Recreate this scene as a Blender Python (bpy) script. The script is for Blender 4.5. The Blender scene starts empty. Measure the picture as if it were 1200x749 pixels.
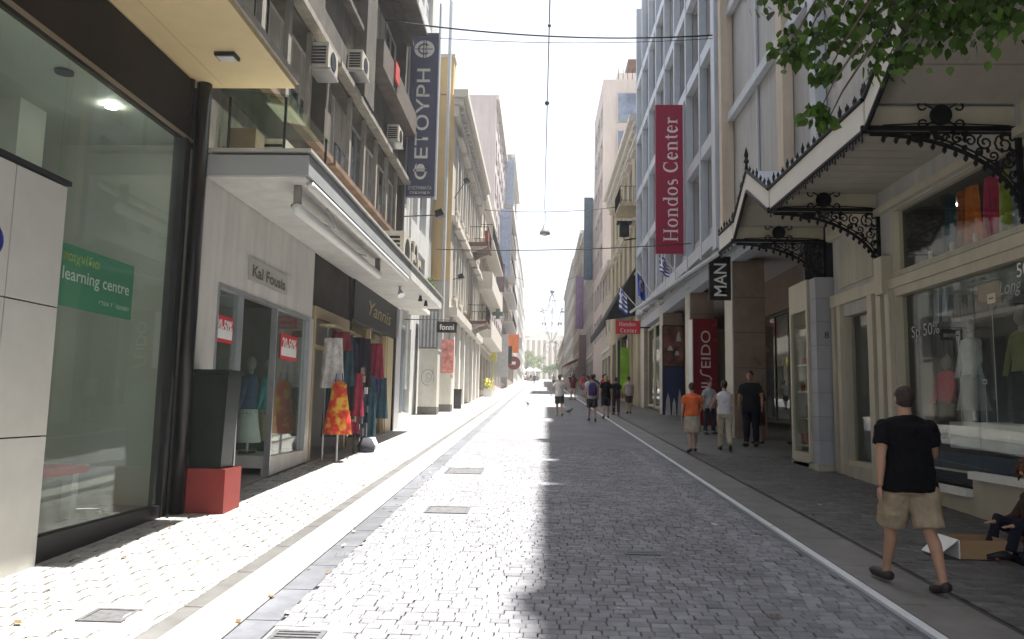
import bpy, math, random
from mathutils import Vector, Matrix
rnd = random.Random(7)
SC = bpy.context.scene
COL = SC.collection
SLOPE = 0.0419
def G(y):
    return SLOPE * min(max(y, -60.0), 232.0)

# ------------------------------------------------------------------ camera
cam_d = bpy.data.cameras.new("camera"); cam = bpy.data.objects.new("camera", cam_d); COL.objects.link(cam)
cam_d.sensor_width = 36.0; cam_d.lens = 891.87 * 36.0 / 1200.0
cam_d.clip_start = 0.05; cam_d.clip_end = 4000
yaw, pitch, roll = -.037543, .112677, .018968
cy_, sy_, cp_, sp_ = math.cos(yaw), math.sin(yaw), math.cos(pitch), math.sin(pitch)
fw = Vector((sy_ * cp_, cy_ * cp_, sp_)); rt = Vector((cy_, -sy_, 0)); up = rt.cross(fw)
r2 = rt * math.cos(roll) + up * math.sin(roll); u2 = -rt * math.sin(roll) + up * math.cos(roll)
cam.matrix_world = Matrix(((r2.x, u2.x, -fw.x, 0), (r2.y, u2.y, -fw.y, 0), (r2.z, u2.z, -fw.z, 1.6), (0, 0, 0, 1)))
SC.camera = cam

# ------------------------------------------------------------------ sky, sun, exposure
SUN = Vector((1.0, 0.45, 4.6)).normalized()          # direction towards the sun
SUN_EL = math.asin(SUN.z); SUN_AZ = math.atan2(SUN.x, SUN.y)
W = bpy.data.worlds.new("World"); SC.world = W; W.use_nodes = True
nt = W.node_tree; nt.nodes.clear()
sky = nt.nodes.new("ShaderNodeTexSky"); sky.sky_type = 'NISHITA'; sky.sun_disc = False
sky.sun_elevation = SUN_EL; sky.sun_rotation = SUN_AZ; sky.air_density = 1.0; sky.dust_density = 3.5; sky.ozone_density = 1.0
veil = nt.nodes.new("ShaderNodeMixRGB"); veil.inputs[0].default_value = 0.40
veil.inputs[2].default_value = (9.4, 9.9, 10.6, 1)       # thin even summer haze over the blue
bg = nt.nodes.new("ShaderNodeBackground"); bg.inputs[1].default_value = 0.051
wo = nt.nodes.new("ShaderNodeOutputWorld")
nt.links.new(sky.outputs[0], veil.inputs[1]); nt.links.new(veil.outputs[0], bg.inputs[0]); nt.links.new(bg.outputs[0], wo.inputs[0])
sd = bpy.data.lights.new("sun", 'SUN'); sun = bpy.data.objects.new("sun", sd); COL.objects.link(sun)
sd.energy = 5.0; sd.angle = math.radians(0.6); sd.color = (1.0, 0.965, 0.9)
sun.rotation_euler = SUN.to_track_quat('Z', 'Y').to_euler(); sun.location = (8, 0, 60)
SC.view_settings.view_transform = 'Standard'; SC.view_settings.look = 'None'
SC.view_settings.exposure = 2.0; SC.view_settings.gamma = 1.0; SC.view_settings.use_curve_mapping = False
SC.cycles.max_bounces = 7; SC.cycles.diffuse_bounces = 4; SC.cycles.glossy_bounces = 3
SC.cycles.transparent_max_bounces = 12; SC.cycles.sample_clamp_indirect = 6

# ------------------------------------------------------------------ materials
def L(h):
    h = h.lstrip('#'); o = []
    for i in (0, 2, 4):
        c = int(h[i:i + 2], 16) / 255.0
        o.append(c / 12.92 if c <= 0.04045 else ((c + 0.055) / 1.055) ** 2.4)
    return tuple(o)
_mats = {}
def M(name, rgb, rough=0.8, var=0.18, scale=3.0, bump=0.0, bscale=40.0, metal=0.0, streak=0.0, spec=0.4, emit=None, tone=0.0, objvar=0.0, alpha_trans=0.0, patch=0.0, spots=0.0, bdist=0.01):
    if name in _mats: return _mats[name]
    if isinstance(rgb, str): rgb = L(rgb)
    m = bpy.data.materials.new(name); m.use_nodes = True; t = m.node_tree; n = t.nodes; lk = t.links
    b = n["Principled BSDF"]; b.inputs["Roughness"].default_value = rough; b.inputs["Metallic"].default_value = metal
    b.inputs["Specular IOR Level"].default_value = spec
    geo = n.new("ShaderNodeNewGeometry")
    nz = n.new("ShaderNodeTexNoise"); nz.inputs["Scale"].default_value = scale; nz.inputs["Detail"].default_value = 6.0; nz.inputs["Roughness"].default_value = 0.65
    lk.new(geo.outputs["Position"], nz.inputs["Vector"])
    mx = n.new("ShaderNodeMapRange"); mx.inputs[1].default_value = 0.3; mx.inputs[2].default_value = 0.7
    mx.inputs[3].default_value = 1 - var; mx.inputs[4].default_value = 1 + var
    lk.new(nz.outputs["Fac"], mx.inputs[0])
    val = mx.outputs[0]
    def mul(a, bb):
        q = n.new("ShaderNodeMath"); q.operation = 'MULTIPLY'; lk.new(a, q.inputs[0])
        if isinstance(bb, float): q.inputs[1].default_value = bb
        else: lk.new(bb, q.inputs[1])
        return q.outputs[0]
    if streak > 0:
        mp = n.new("ShaderNodeMapping"); mp.inputs["Scale"].default_value = (3.0, 3.0, 0.35); lk.new(geo.outputs["Position"], mp.inputs[0])
        n2 = n.new("ShaderNodeTexNoise"); n2.inputs["Scale"].default_value = 1.6; n2.inputs["Detail"].default_value = 5; lk.new(mp.outputs[0], n2.inputs["Vector"])
        m2 = n.new("ShaderNodeMapRange"); m2.inputs[1].default_value = 0.35; m2.inputs[2].default_value = 0.65; m2.inputs[3].default_value = 1 - streak; m2.inputs[4].default_value = 1.0
        lk.new(n2.outputs["Fac"], m2.inputs[0]); val = mul(val, m2.outputs[0])
    if tone > 0:
        at = n.new("ShaderNodeAttribute"); at.attribute_name = "tone"
        m3 = n.new("ShaderNodeMapRange"); m3.inputs[3].default_value = 1 - tone; m3.inputs[4].default_value = 1 + tone; lk.new(at.outputs["Fac"], m3.inputs[0]); val = mul(val, m3.outputs[0])
    if objvar > 0:
        oi = n.new("ShaderNodeObjectInfo")
        m4 = n.new("ShaderNodeMapRange"); m4.inputs[3].default_value = 1 - objvar; m4.inputs[4].default_value = 1 + objvar; lk.new(oi.outputs["Random"], m4.inputs[0]); val = mul(val, m4.outputs[0])
    if patch > 0:      # worn tracks and stains
        for sc_, k_ in ((.55, patch), (2.3, patch * .6)):
            n5 = n.new("ShaderNodeTexNoise"); n5.inputs["Scale"].default_value = sc_; n5.inputs["Detail"].default_value = 7; n5.inputs["Roughness"].default_value = .7; lk.new(geo.outputs["Position"], n5.inputs["Vector"])
            m5 = n.new("ShaderNodeMapRange"); m5.inputs[1].default_value = .38; m5.inputs[2].default_value = .62; m5.inputs[3].default_value = 1 - k_; m5.inputs[4].default_value = 1 + k_ * .6; lk.new(n5.outputs["Fac"], m5.inputs[0]); val = mul(val, m5.outputs[0])
    if spots > 0:      # trodden gum and drips
        vv = n.new("ShaderNodeTexVoronoi"); vv.inputs["Scale"].default_value = 2.6; lk.new(geo.outputs["Position"], vv.inputs["Vector"])
        m6 = n.new("ShaderNodeMapRange"); m6.inputs[1].default_value = .045; m6.inputs[2].default_value = .075; m6.inputs[3].default_value = 1 - spots; m6.inputs[4].default_value = 1.0; lk.new(vv.outputs["Distance"], m6.inputs[0]); val = mul(val, m6.outputs[0])
    vm = n.new("ShaderNodeVectorMath"); vm.operation = 'SCALE'; vm.inputs[0].default_value = rgb; lk.new(val, vm.inputs["Scale"])
    lk.new(vm.outputs[0], b.inputs["Base Color"])
    # roughness breaks up a little too
    rr = n.new("ShaderNodeMapRange"); rr.inputs[3].default_value = max(0.02, rough - 0.08); rr.inputs[4].default_value = min(1, rough + 0.08); lk.new(nz.outputs["Fac"], rr.inputs[0]); lk.new(rr.outputs[0], b.inputs["Roughness"])
    if bump > 0:
        nb = n.new("ShaderNodeTexNoise"); nb.inputs["Scale"].default_value = bscale; nb.inputs["Detail"].default_value = 4; lk.new(geo.outputs["Position"], nb.inputs["Vector"])
        bp = n.new("ShaderNodeBump"); bp.inputs["Strength"].default_value = bump; bp.inputs["Distance"].default_value = bdist; lk.new(nb.outputs["Fac"], bp.inputs["Height"]); lk.new(bp.outputs[0], b.inputs["Normal"])
    if emit:
        b.inputs["Emission Color"].default_value = (*emit[0], 1); b.inputs["Emission Strength"].default_value = emit[1]
    if alpha_trans > 0:
        b.inputs["Subsurface Weight"].default_value = 0.0
        tr = n.new("ShaderNodeBsdfTranslucent"); lk.new(vm.outputs[0], tr.inputs[0])
        ms = n.new("ShaderNodeMixShader"); ms.inputs[0].default_value = alpha_trans
        lk.new(b.outputs[0], ms.inputs[1]); lk.new(tr.outputs[0], ms.inputs[2]); lk.new(ms.outputs[0], n["Material Output"].inputs[0])
    _mats[name] = m
    return m
def glass(name, tint=(0.8, 0.9, 0.86), refl=1.0, rough=0.02, haze_film=0.0, dcol=(.45, .5, .45)):
    if name in _mats: return _mats[name]
    m = bpy.data.materials.new(name); m.use_nodes = True; t = m.node_tree; n = t.nodes; n.clear(); lk = t.links
    o = n.new("ShaderNodeOutputMaterial"); tr = n.new("ShaderNodeBsdfTransparent"); tr.inputs[0].default_value = (*tint, 1)
    gl = n.new("ShaderNodeBsdfGlossy"); gl.inputs["Roughness"].default_value = rough
    lw = n.new("ShaderNodeLayerWeight"); lw.inputs[0].default_value = 0.5; fr = n.new("ShaderNodeMath"); fr.operation = 'POWER'; fr.inputs[1].default_value = 4.6; lk.new(lw.outputs["Facing"], fr.inputs[0])
    geo = n.new("ShaderNodeNewGeometry"); nz = n.new("ShaderNodeTexNoise"); nz.inputs["Scale"].default_value = 0.9; lk.new(geo.outputs["Position"], nz.inputs["Vector"])
    bp = n.new("ShaderNodeBump"); bp.inputs["Strength"].default_value = 0.04; bp.inputs["Distance"].default_value = 0.03; lk.new(nz.outputs[0], bp.inputs["Height"])
    lk.new(bp.outputs[0], gl.inputs["Normal"])
    mu = n.new("ShaderNodeMath"); mu.operation = 'MULTIPLY_ADD'; mu.inputs[1].default_value = refl * .85; mu.inputs[2].default_value = 0.035; mu.use_clamp = True
    lk.new(fr.outputs[0], mu.inputs[0]); ms = n.new("ShaderNodeMixShader"); lk.new(mu.outputs[0], ms.inputs[0])
    base = tr.outputs[0]
    if haze_film > 0:      # pale diffuse film standing in for hazy reflections in the pane
        df = n.new("ShaderNodeBsdfDiffuse"); df.inputs[0].default_value = (*dcol, 1); md = n.new("ShaderNodeMixShader"); md.inputs[0].default_value = haze_film
        lk.new(tr.outputs[0], md.inputs[1]); lk.new(df.outputs[0], md.inputs[2]); base = md.outputs[0]
    lk.new(base, ms.inputs[1]); lk.new(gl.outputs[0], ms.inputs[2]); lk.new(ms.outputs[0], o.inputs[0])
    _mats[name] = m
    return m

# ------------------------------------------------------------------ mesh helpers
class MB:
    def __init__(s): s.v = []; s.f = []; s.mi = []; s.cur = 0; s.tone = []; s.t = 0.5; s.smooth = []; s.sm = False
    def _q(s, idx):
        s.f.append(idx); s.mi.append(s.cur); s.tone.append(s.t); s.smooth.append(s.sm)
    def face(s, pts):
        b = len(s.v); s.v += [tuple(p) for p in pts]; s._q(tuple(range(b, b + len(pts)))); return s
    def box(s, x0, x1, y0, y1, z0, z1, sl=False, bottom=True):
        if x1 < x0: x0, x1 = x1, x0
        if y1 < y0: y0, y1 = y1, y0
        if z1 < z0: z0, z1 = z1, z0
        b = len(s.v); g0, g1 = (G(y0), G(y1)) if sl else (0, 0)
        s.v += [(x0, y0, z0 + g0), (x1, y0, z0 + g0), (x1, y1, z0 + g1), (x0, y1, z0 + g1), (x0, y0, z1 + g0), (x1, y0, z1 + g0), (x1, y1, z1 + g1), (x0, y1, z1 + g1)]
        for q in ((4, 5, 6, 7), (0, 1, 5, 4), (1, 2, 6, 5), (2, 3, 7, 6), (3, 0, 4, 7)) + (((3, 2, 1, 0),) if bottom else ()):
            s._q(tuple(b + i for i in q))
        return s
    def hexa(s, p):      # 8 points: bottom 4, top 4 (ccw from above)
        b = len(s.v); s.v += [tuple(q) for q in p]
        for q in ((4, 5, 6, 7), (0, 1, 5, 4), (1, 2, 6, 5), (2, 3, 7, 6), (3, 0, 4, 7), (3, 2, 1, 0)): s._q(tuple(b + i for i in q))
        return s
    def prism(s, pts, ext):     # polygon extruded by vector
        n = len(pts); b = len(s.v); e = Vector(ext)
        s.v += [tuple(p) for p in pts] + [tuple(Vector(p) + e) for p in pts]
        s._q(tuple(range(b, b + n))[::-1]); s._q(tuple(range(b + n, b + 2 * n)))
        for i in range(n): s._q((b + i, b + (i + 1) % n, b + n + (i + 1) % n, b + n + i))
        return s
    def rings(s, rings, cap=True):
        n = len(rings[0]); b = len(s.v)
        for r in rings: s.v += [tuple(p) for p in r]
        for k in range(len(rings) - 1):
            for i in range(n):
                a = b + k * n + i; c = b + k * n + (i + 1) % n
                s._q((a, c, c + n, a + n))
        if cap:
            s._q(tuple(b + i for i in range(n))[::-1]); s._q(tuple(b + (len(rings) - 1) * n + i for i in range(n)))
        return s
    def tube(s, path, r, n=8, flat=1.0):
        P = [Vector(p) for p in path]; rr = r if isinstance(r, (list, tuple)) else [r] * len(P); R = []; ref = None
        for i, p in enumerate(P):
            d = (P[min(i + 1, len(P) - 1)] - P[max(i - 1, 0)])
            if d.length < 1e-9: d = Vector((0, 0, 1))
            d.normalize()
            if ref is None: ref = Vector((0, 0, 1)) if abs(d.z) < 0.9 else Vector((0, 1, 0))
            a = ref - d * ref.dot(d)
            if a.length < 1e-6: a = d.orthogonal()
            a.normalize(); ref = a; c = d.cross(a)
            R.append([p + (a * math.cos(2 * math.pi * k / n) + c * math.sin(2 * math.pi * k / n) * flat) * rr[i] for k in range(n)])
        return s.rings(R)
    def loft(s, secs, n=14):    # (centre, rx, ry) in horizontal planes
        return s.rings([[Vector(c) + Vector((rx * math.cos(2 * math.pi * k / n), ry * math.sin(2 * math.pi * k / n), 0)) for k in range(n)] for c, rx, ry in secs])
    def ball(s, c, rx, ry=None, rz=None, n=10, m=6):
        ry = ry or rx; rz = rz or rx; c = Vector(c)
        return s.rings([[c + Vector((rx * math.sin(a) * math.cos(2 * math.pi * k / n), ry * math.sin(a) * math.sin(2 * math.pi * k / n), -rz * math.cos(a))) for k in range(n)] for a in [math.pi * (j + 0.35) / (m + 0.7) * 1.0 for j in range(m + 1)]])
    def build(s, name, mat, parent=None, smooth=None, tone=False):
        me = bpy.data.meshes.new(name); o = bpy.data.objects.new(name, me); COL.objects.link(o)
        off = Vector((0, 0, 0)); q = parent
        while q is not None: off += q.location; q = q.parent
        me.from_pydata([(x - off.x, y - off.y, z - off.z) for x, y, z in s.v], [], s.f)
        for m in (mat if isinstance(mat, (list, tuple)) else [mat]): me.materials.append(m)
        if isinstance(mat, (list, tuple)): me.polygons.foreach_set("material_index", s.mi)
        if smooth: me.polygons.foreach_set("use_smooth", [True] * len(me.polygons))
        elif any(s.smooth): me.polygons.foreach_set("use_smooth", s.smooth)
        if tone:
            at = me.attributes.new("tone", 'FLOAT', 'FACE'); at.data.foreach_set("value", s.tone)
        me.update()
        if parent is not None: o.parent = parent
        return o
def recalc(o):
    import bmesh
    b = bmesh.new(); b.from_mesh(o.data); bmesh.ops.recalc_face_normals(b, faces=b.faces); b.to_mesh(o.data); b.free()
def tag(o, label=None, cat=None, group=None, kind=None):
    if label: o["label"] = label
    if cat: o["category"] = cat
    if group: o["group"] = group
    if kind: o["kind"] = kind
    return o
def thing(name, label, cat, loc=(0, 0, 0), group=None):
    o = bpy.data.objects.new(name, None); COL.objects.link(o); o.location = loc; o.empty_display_size = 0.2
    return tag(o, label, cat, group)
def dup(o, parent=None):
    c = o.copy(); COL.objects.link(c); c.parent = parent
    for ch in list(o.children): dup(ch, c)
    return c
def inst(src, parent, loc, sc=None, rot=None):
    """copy of a single-mesh part sharing its data, placed in world coordinates"""
    c = src.copy(); COL.objects.link(c); off = Vector((0, 0, 0)); q = parent
    while q is not None: off += q.location; q = q.parent
    c.parent = parent; c.location = Vector(loc) - off
    if sc: c.scale = sc
    if rot: c.rotation_euler = rot
    return c
def txt(s, h, mat, parent, pos, xd, yd, ext=0.004, bold=0.0, width=None, name="lettering", align='CENTER', slant=0.0):
    cu = bpy.data.curves.new("t", 'FONT'); cu.body = s; cu.size = 1.0; cu.extrude = 0.0; cu.offset = bold; cu.align_x = 'LEFT'; cu.shear = slant
    cu.resolution_u = 3
    ob = bpy.data.objects.new("t", cu); COL.objects.link(ob)
    bpy.context.view_layer.update()
    me = bpy.data.meshes.new_from_object(ob.evaluated_get(bpy.context.evaluated_depsgraph_get()))
    bpy.data.objects.remove(ob); bpy.data.curves.remove(cu)
    V = [v.co.copy() for v in me.vertices]
    x0 = min(v.x for v in V); x1 = max(v.x for v in V); y0 = min(v.y for v in V); y1 = max(v.y for v in V)
    k = h / (y1 - y0); kx = k if width is None else width / (x1 - x0)
    cx = (x0 + x1) / 2 if align == 'CENTER' else (x0 if align == 'LEFT' else x1); cyy = (y0 + y1) / 2
    xd = Vector(xd); yd = Vector(yd); nn = xd.cross(yd); pos = Vector(pos)
    off = Vector((0, 0, 0)); q = parent
    while q is not None: off += q.location; q = q.parent
    for v, c in zip(me.vertices, V): v.co = pos + xd * ((c.x - cx) * kx) + yd * ((c.y - cyy) * k) + nn * ext - off
    me.materials.clear(); me.materials.append(mat); me.name = name
    o = bpy.data.objects.new(name, me); COL.objects.link(o); o.parent = parent
    return o
def evalmesh(o, mods):
    for t, kw in mods:
        m = o.modifiers.new(t, t)
        for k, v in kw.items(): setattr(m, k, v)
    bpy.context.view_layer.update()
    me = bpy.data.meshes.new_from_object(o.evaluated_get(bpy.context.evaluated_depsgraph_get()))
    o.modifiers.clear(); o.data = me
    return o
XP, XN, YP, YN, ZP = (1, 0, 0), (-1, 0, 0), (0, 1, 0), (0, -1, 0), (0, 0, 1)

# shared materials
m_white = M("white_paint", (0.72, 0.71, 0.68), 0.5, 0.06, 2.0, streak=0.08)
m_dark = M("dark_metal", (0.014, 0.014, 0.016), 0.45, 0.3, 8, spec=.25)
m_iron = M("black_cast_iron", (0.010, 0.010, 0.012), 0.5, 0.3, 12, spec=.2)
m_steel = M("brushed_steel", (0.45, 0.46, 0.48), 0.35, 0.1, 5, metal=0.7)
m_black = M("dark_interior", (0.015, 0.014, 0.014), 0.8, 0.4, 2)
m_pane_dk = M("window_glass_dark", (0.035, 0.045, 0.055), 0.08, 0.5, 0.8, spec=0.9)
m_pane_mid = M("window_glass_sky", (0.12, 0.15, 0.18), 0.1, 0.5, 0.6, spec=0.9)
m_curtain = M("curtained_glass", (0.38, 0.38, 0.36), 0.25, 0.25, 1.5, spec=0.8)
m_frame_w = M("white_window_frame", (0.6, 0.6, 0.58), 0.5, 0.1)
m_frame_d = M("brown_window_frame", (0.06, 0.045, 0.035), 0.5, 0.2)
m_shop_glass = glass("shop_glass", (0.90, 0.96, 0.93), 1.0, haze_film=.045)
m_lamp2 = M("added_lamp_glow", (.9, .9, .9), .5, 0.0, emit=((1, .93, .82), 8))
m_lamp = M("shop_lamp_glow", (.9, .9, .9), .5, 0.0, emit=((1, .93, .82), 13))
m_red = M("red_enamel", (0.42, 0.015, 0.025), 0.4, 0.08)
m_wtext = M("white_lettering", (0.75, 0.75, 0.73), 0.5, 0.03)
# ------------------------------------------------------------------ ground
def strip(name, x0, x1, ys, dz, mat, kind='structure'):
    b = MB()
    for y0, y1 in zip(ys[:-1], ys[1:]):
        b.face([(x0, y0, G(y0) + dz), (x1, y0, G(y0) + dz), (x1, y1, G(y1) + dz), (x0, y1, G(y1) + dz)])
    return tag(b.build(name, mat), kind=kind)
def brickmat(name, c1, c2, mortar, bw, bh, ms=0.012, bump=0.5, vary=0.3, rough=0.6, spec=0.4):
    m = bpy.data.materials.new(name); m.use_nodes = True; t = m.node_tree; n = t.nodes; lk = t.links; b = n["Principled BSDF"]
    geo = n.new("ShaderNodeNewGeometry"); br = n.new("ShaderNodeTexBrick"); br.inputs["Scale"].default_value = 1.0
    br.inputs["Brick Width"].default_value = bw; br.inputs["Row Height"].default_value = bh; br.inputs["Mortar Size"].default_value = ms
    br.inputs["Color1"].default_value = (*c1, 1); br.inputs["Color2"].default_value = (*c2, 1); br.inputs["Mortar"].default_value = (*mortar, 1); br.inputs["Bias"].default_value = 0.0
    lk.new(geo.outputs["Position"], br.inputs["Vector"])
    nz = n.new("ShaderNodeTexNoise"); nz.inputs["Scale"].default_value = 0.8; nz.inputs["Detail"].default_value = 8; lk.new(geo.outputs["Position"], nz.inputs["Vector"])
    mr = n.new("ShaderNodeMapRange"); mr.inputs[1].default_value = 0.3; mr.inputs[2].default_value = 0.7; mr.inputs[3].default_value = 1 - vary; mr.inputs[4].default_value = 1 + vary; lk.new(nz.outputs[0], mr.inputs[0])
    vm = n.new("ShaderNodeVectorMath"); vm.operation = 'SCALE'; lk.new(br.outputs["Color"], vm.inputs[0]); lk.new(mr.outputs[0], vm.inputs["Scale"]); lk.new(vm.outputs[0], b.inputs["Base Color"])
    bp = n.new("ShaderNodeBump"); bp.inputs["Strength"].default_value = bump; bp.inputs["Distance"].default_value = 0.01; bp.invert = True
    lk.new(br.outputs["Fac"], bp.inputs["Height"]); lk.new(bp.outputs[0], b.inputs["Normal"])
    b.inputs["Roughness"].default_value = rough; b.inputs["Specular IOR Level"].default_value = spec
    return m
YS = [-60, -20, 0, 10, 20, 40, 80, 150, 232]
m_mortar = M("dark_jointing", (0.11, 0.107, 0.11), 0.95, 0.3, 6, bump=0.3)
m_mortar2 = M("pale_jointing", (0.27, 0.26, 0.24), 0.95, 0.3, 6, bump=0.3)
m_earth = M("city_ground", (0.22, 0.21, 0.19), 0.95, 0.2, 0.05)
g = MB()
for x0, x1 in ((-450, -40), (-40, 40), (40, 450)):
    for y0, y1 in ((-250, -60), (-60, 232), (232, 750)):
        g.face([(x0, y0, G(y0) - .12), (x1, y0, G(y0) - .12), (x1, y1, G(y1) - .12), (x0, y1, G(y1) - .12)])
ground = tag(g.build("ground", m_earth), kind='structure')
XR0, XR1 = -1.64, 2.42            # carriageway of setts
YF = 17.0                         # real setts up to here, material beyond
m_far_road = brickmat("road_setts_far", (0.215, 0.215, 0.23), (0.17, 0.171, 0.184), (0.11, 0.11, 0.11), 0.13, 0.10, 0.010, 0.4, 0.15, rough=.75, spec=.2)
m_far_pav = brickmat("pavers_far", (0.37, 0.36, 0.34), (0.33, 0.32, 0.305), (0.2, 0.19, 0.18), 0.42, 0.25, 0.010, 0.4, 0.15)
m_far_pavr = brickmat("small_setts_far", (0.17, 0.16, 0.148), (0.12, 0.114, 0.106), (0.05, 0.048, 0.045), 0.17, 0.115, 0.012, 0.5, 0.2)
m_sett = M("granite_sett", (0.195, 0.195, 0.212), 0.68, 0.22, 5, bump=0.5, bscale=60, tone=0.2, spec=0.25, patch=.14, spots=.35)
m_sett_o = M("granite_sett_single", (0.195, 0.195, 0.212), 0.68, 0.22, 5, bump=0.5, bscale=60, objvar=0.2, spec=0.25, patch=.14, spots=.35)
m_paver = M("pale_paver", (0.30, 0.295, 0.28), 0.7, 0.15, 4, bump=0.4, bscale=50, tone=0.12, patch=.16, spots=.4)
m_paver_o = M("pale_paver_single", (0.30, 0.292, 0.275), 0.7, 0.15, 4, bump=0.4, bscale=50, objvar=0.12, patch=.16, spots=.4)
m_psett = M("brown_grey_sett", (0.10, 0.094, 0.09), 0.6, 0.25, 5, bump=0.5, bscale=60, tone=0.26, patch=.22, spots=.3)
m_psett_o = M("brown_grey_sett_single", (0.10, 0.094, 0.09), 0.6, 0.25, 5, bump=0.5, bscale=60, objvar=0.26, patch=.22, spots=.3)
m_marble = M("white_marble_band", (0.40, 0.39, 0.37), 0.5, 0.1, 2, patch=.12, spots=.3)
m_gutter = M("blue_grey_gutter", (0.115, 0.12, 0.135), 0.55, 0.2, 4, bump=0.2, patch=.2)
m_dband = M("grey_band", (0.10, 0.098, 0.095), 0.6, 0.15, 4, patch=.2)
m_kerb = M("grey_kerb_stone", (0.16, 0.152, 0.145), 0.55, 0.22, 2.5, bump=0.2, patch=.2, spots=.3)
m_line = M("pale_metal_line", (0.70, 0.72, 0.75), 0.3, 0.08, 3, spec=0.8)
ysn = [-60, -20, 0, YF]; ysf = [YF, 20, 40, 80, 150, 232]
road = strip("road", XR0, XR1, ysn, -0.022, m_mortar)
road_far = strip("road", XR0, XR1, ysf, 0.0, m_far_road)
pave_l = strip("pavement_left", -9, -2.36, [-60, -20, 0, 14], -0.022, m_mortar2)
strip("pavement_left", -9, -2.36, [14, 20, 40, 80, 150, 232], 0.0, m_far_pav)
pave_r = strip("pavement_right", 3.14, 9, [-60, -20, 0, 16], -0.03, m_mortar)
strip("pavement_right", 3.14, 9, [16, 20, 40, 80, 150, 232], 0.0, m_far_pavr)
strip("plaza", -60, 60, [232, 420], -0.03, m_far_pav)
def slabs(name, x0, x1, mat, ln, top, gap=0.006, near=-2.0, n=28):
    base = strip(name, x0, x1, YS, top - 0.006, m_mortar if name != "kerb_line" else mat)
    y = near
    while y < 40:
        b = MB(); b.box(x0 + 0.002, x1 - 0.002, y + gap, y + ln - gap, top - 0.03, top, sl=True, bottom=False); b.build("kerb_stone" if "kerb" in name or "gutter" in name else "band_stone", mat, base); y += ln
    far = MB()
    for a, c in ((40, 80), (80, 150), (150, 232)): far.box(x0, x1, a, c, top - 0.03, top, sl=True, bottom=False)
    far.build("far_band", mat, base)
    return base
slabs("granite_band", -2.36, -2.22, m_dband, 0.9, 0.004)
slabs("marble_band", -2.22, -1.86, m_marble, 0.8, 0.008)
slabs("gutter", -1.86, XR0, m_gutter, 0.7, -0.004)
slabs("kerb_right", 2.56, 3.06, m_kerb, 1.1, 0.012)
strip("gutter_joint", 3.06, 3.14, YS, -0.012, M("dark_joint", (0.05, 0.047, 0.045), 0.8))
strip("gutter_right", XR1, 2.47, YS, -0.008, m_gutter)
b = MB(); [b.box(2.475, 2.545, a, c, -0.03, 0.016, sl=True, bottom=False) for a, c in zip(YS[:-1], YS[1:])]
tag(b.build("kerb_line", m_line), kind='structure')

def pieces(base, name, x0, x1, y0, y1, bw, bl, mat_o, mat_s, top, first=300, jig=0.004, skip=None, stag=0.5, lightrow=None, shape=None, irregular=False):
    """rows of stones across the street, nearest ones as parts, the rest one mesh"""
    protos = []
    for k in range(6):
        pb = MB(); e = [rnd.uniform(-jig, jig) for _ in range(8)]; hx, hy = bw / 2 - .0028, bl / 2 - .0035
        c = 0.006
        P = [(-hx + e[0], -hy + e[1]), (hx + e[2], -hy + e[3]), (hx + e[4], hy + e[5]), (-hx + e[6], hy + e[7])]
        if shape == 'wave': P = [(-hx + .02, -hy), (-hx * .3, -hy - .012), (hx * .4, -hy + .008), (hx, -hy - .006), (hx - .018, 0), (hx, hy - .006), (hx * .4, hy + .008), (-hx * .3, hy - .012), (-hx + .02, hy), (-hx, 0)]
        ins = [(x * (1 - c / hx), y * (1 - c / hy)) for x, y in P]
        n = len(P)
        pb.rings([[(x, y, -0.03 + SLOPE * y) for x, y in P], [(x, y, -0.005 + SLOPE * y) for x, y in P], [(x, y, SLOPE * y) for x, y in ins]], cap=False)
        pb._q(tuple(range(2 * n, 3 * n)))
        protos.append(pb)
    meshes = []
    rest = MB(); cnt = 0; y = y0; row = 0
    cells = []
    while y < y1:
        x = x0 - (bw * stag if row % 2 else 0) - rnd.uniform(0, .02)
        while x < x1:
            a = max(x, x0); c = min(x + bw * (rnd.uniform(.72, 1.35) if irregular else 1), x1)
            if c - a > 0.03: cells.append(((a + c) / 2, y + bl / 2, (c - a) / bw))
            x = c if irregular and c > x0 else x + bw
        y += bl; row += 1
    cells.sort(key=lambda c: c[1])
    srcs = None
    for cx, cy, sx in cells:
        if skip and skip(cx, cy): continue
        k = rnd.randrange(6); dz = top + rnd.uniform(-.003, .003)
        if cnt < first and cy > 4.2:
            if srcs is None:
                srcs = []
            if len(srcs) <= k or srcs[k] is None:
                while len(srcs) <= k: srcs.append(None)
                o = protos[k].build(name, mat_o); o.location = (cx, cy, G(cy) + dz); o.scale = (sx, 1, 1); o.parent = base; srcs[k] = o
            else: inst(srcs[k], base, (cx, cy, G(cy) + dz), (sx, 1, 1))
            cnt += 1
        else:
            pb = protos[k]; off = len(rest.v); rest.t = rnd.random()
            if lightrow and lightrow(cx): rest.t = 1.25
            rest.v += [(vx * sx + cx, vy + cy, vz + G(cy) + dz) for vx, vy, vz in pb.v]
            for f in pb.f: rest._q(tuple(i + off for i in f))
    o = rest.build(name + "_field", mat_s, base, tone=True); tag(o, kind='stuff')
    return o
covers = [(-1.05, 9.05, .25, .22), (-1.62 + .18, 4.62, .16, .2), (-2.75, 5.0, .15, .13), (-1.2, 12.6, .3, .35), (0.95, 7.1, .16, .05)]
def in_cover(x, y): return any(abs(x - a) < w + .06 and abs(y - c) < h + .05 for a, c, w, h in covers)
pieces(road, "sett", XR0, XR1, 0.5, YF, 0.112, 0.088, m_sett_o, m_sett, 0.0, skip=in_cover, irregular=True, lightrow=lambda x: abs(x + 1.35) < .06 or abs(x - 1.98) < .06)
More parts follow.
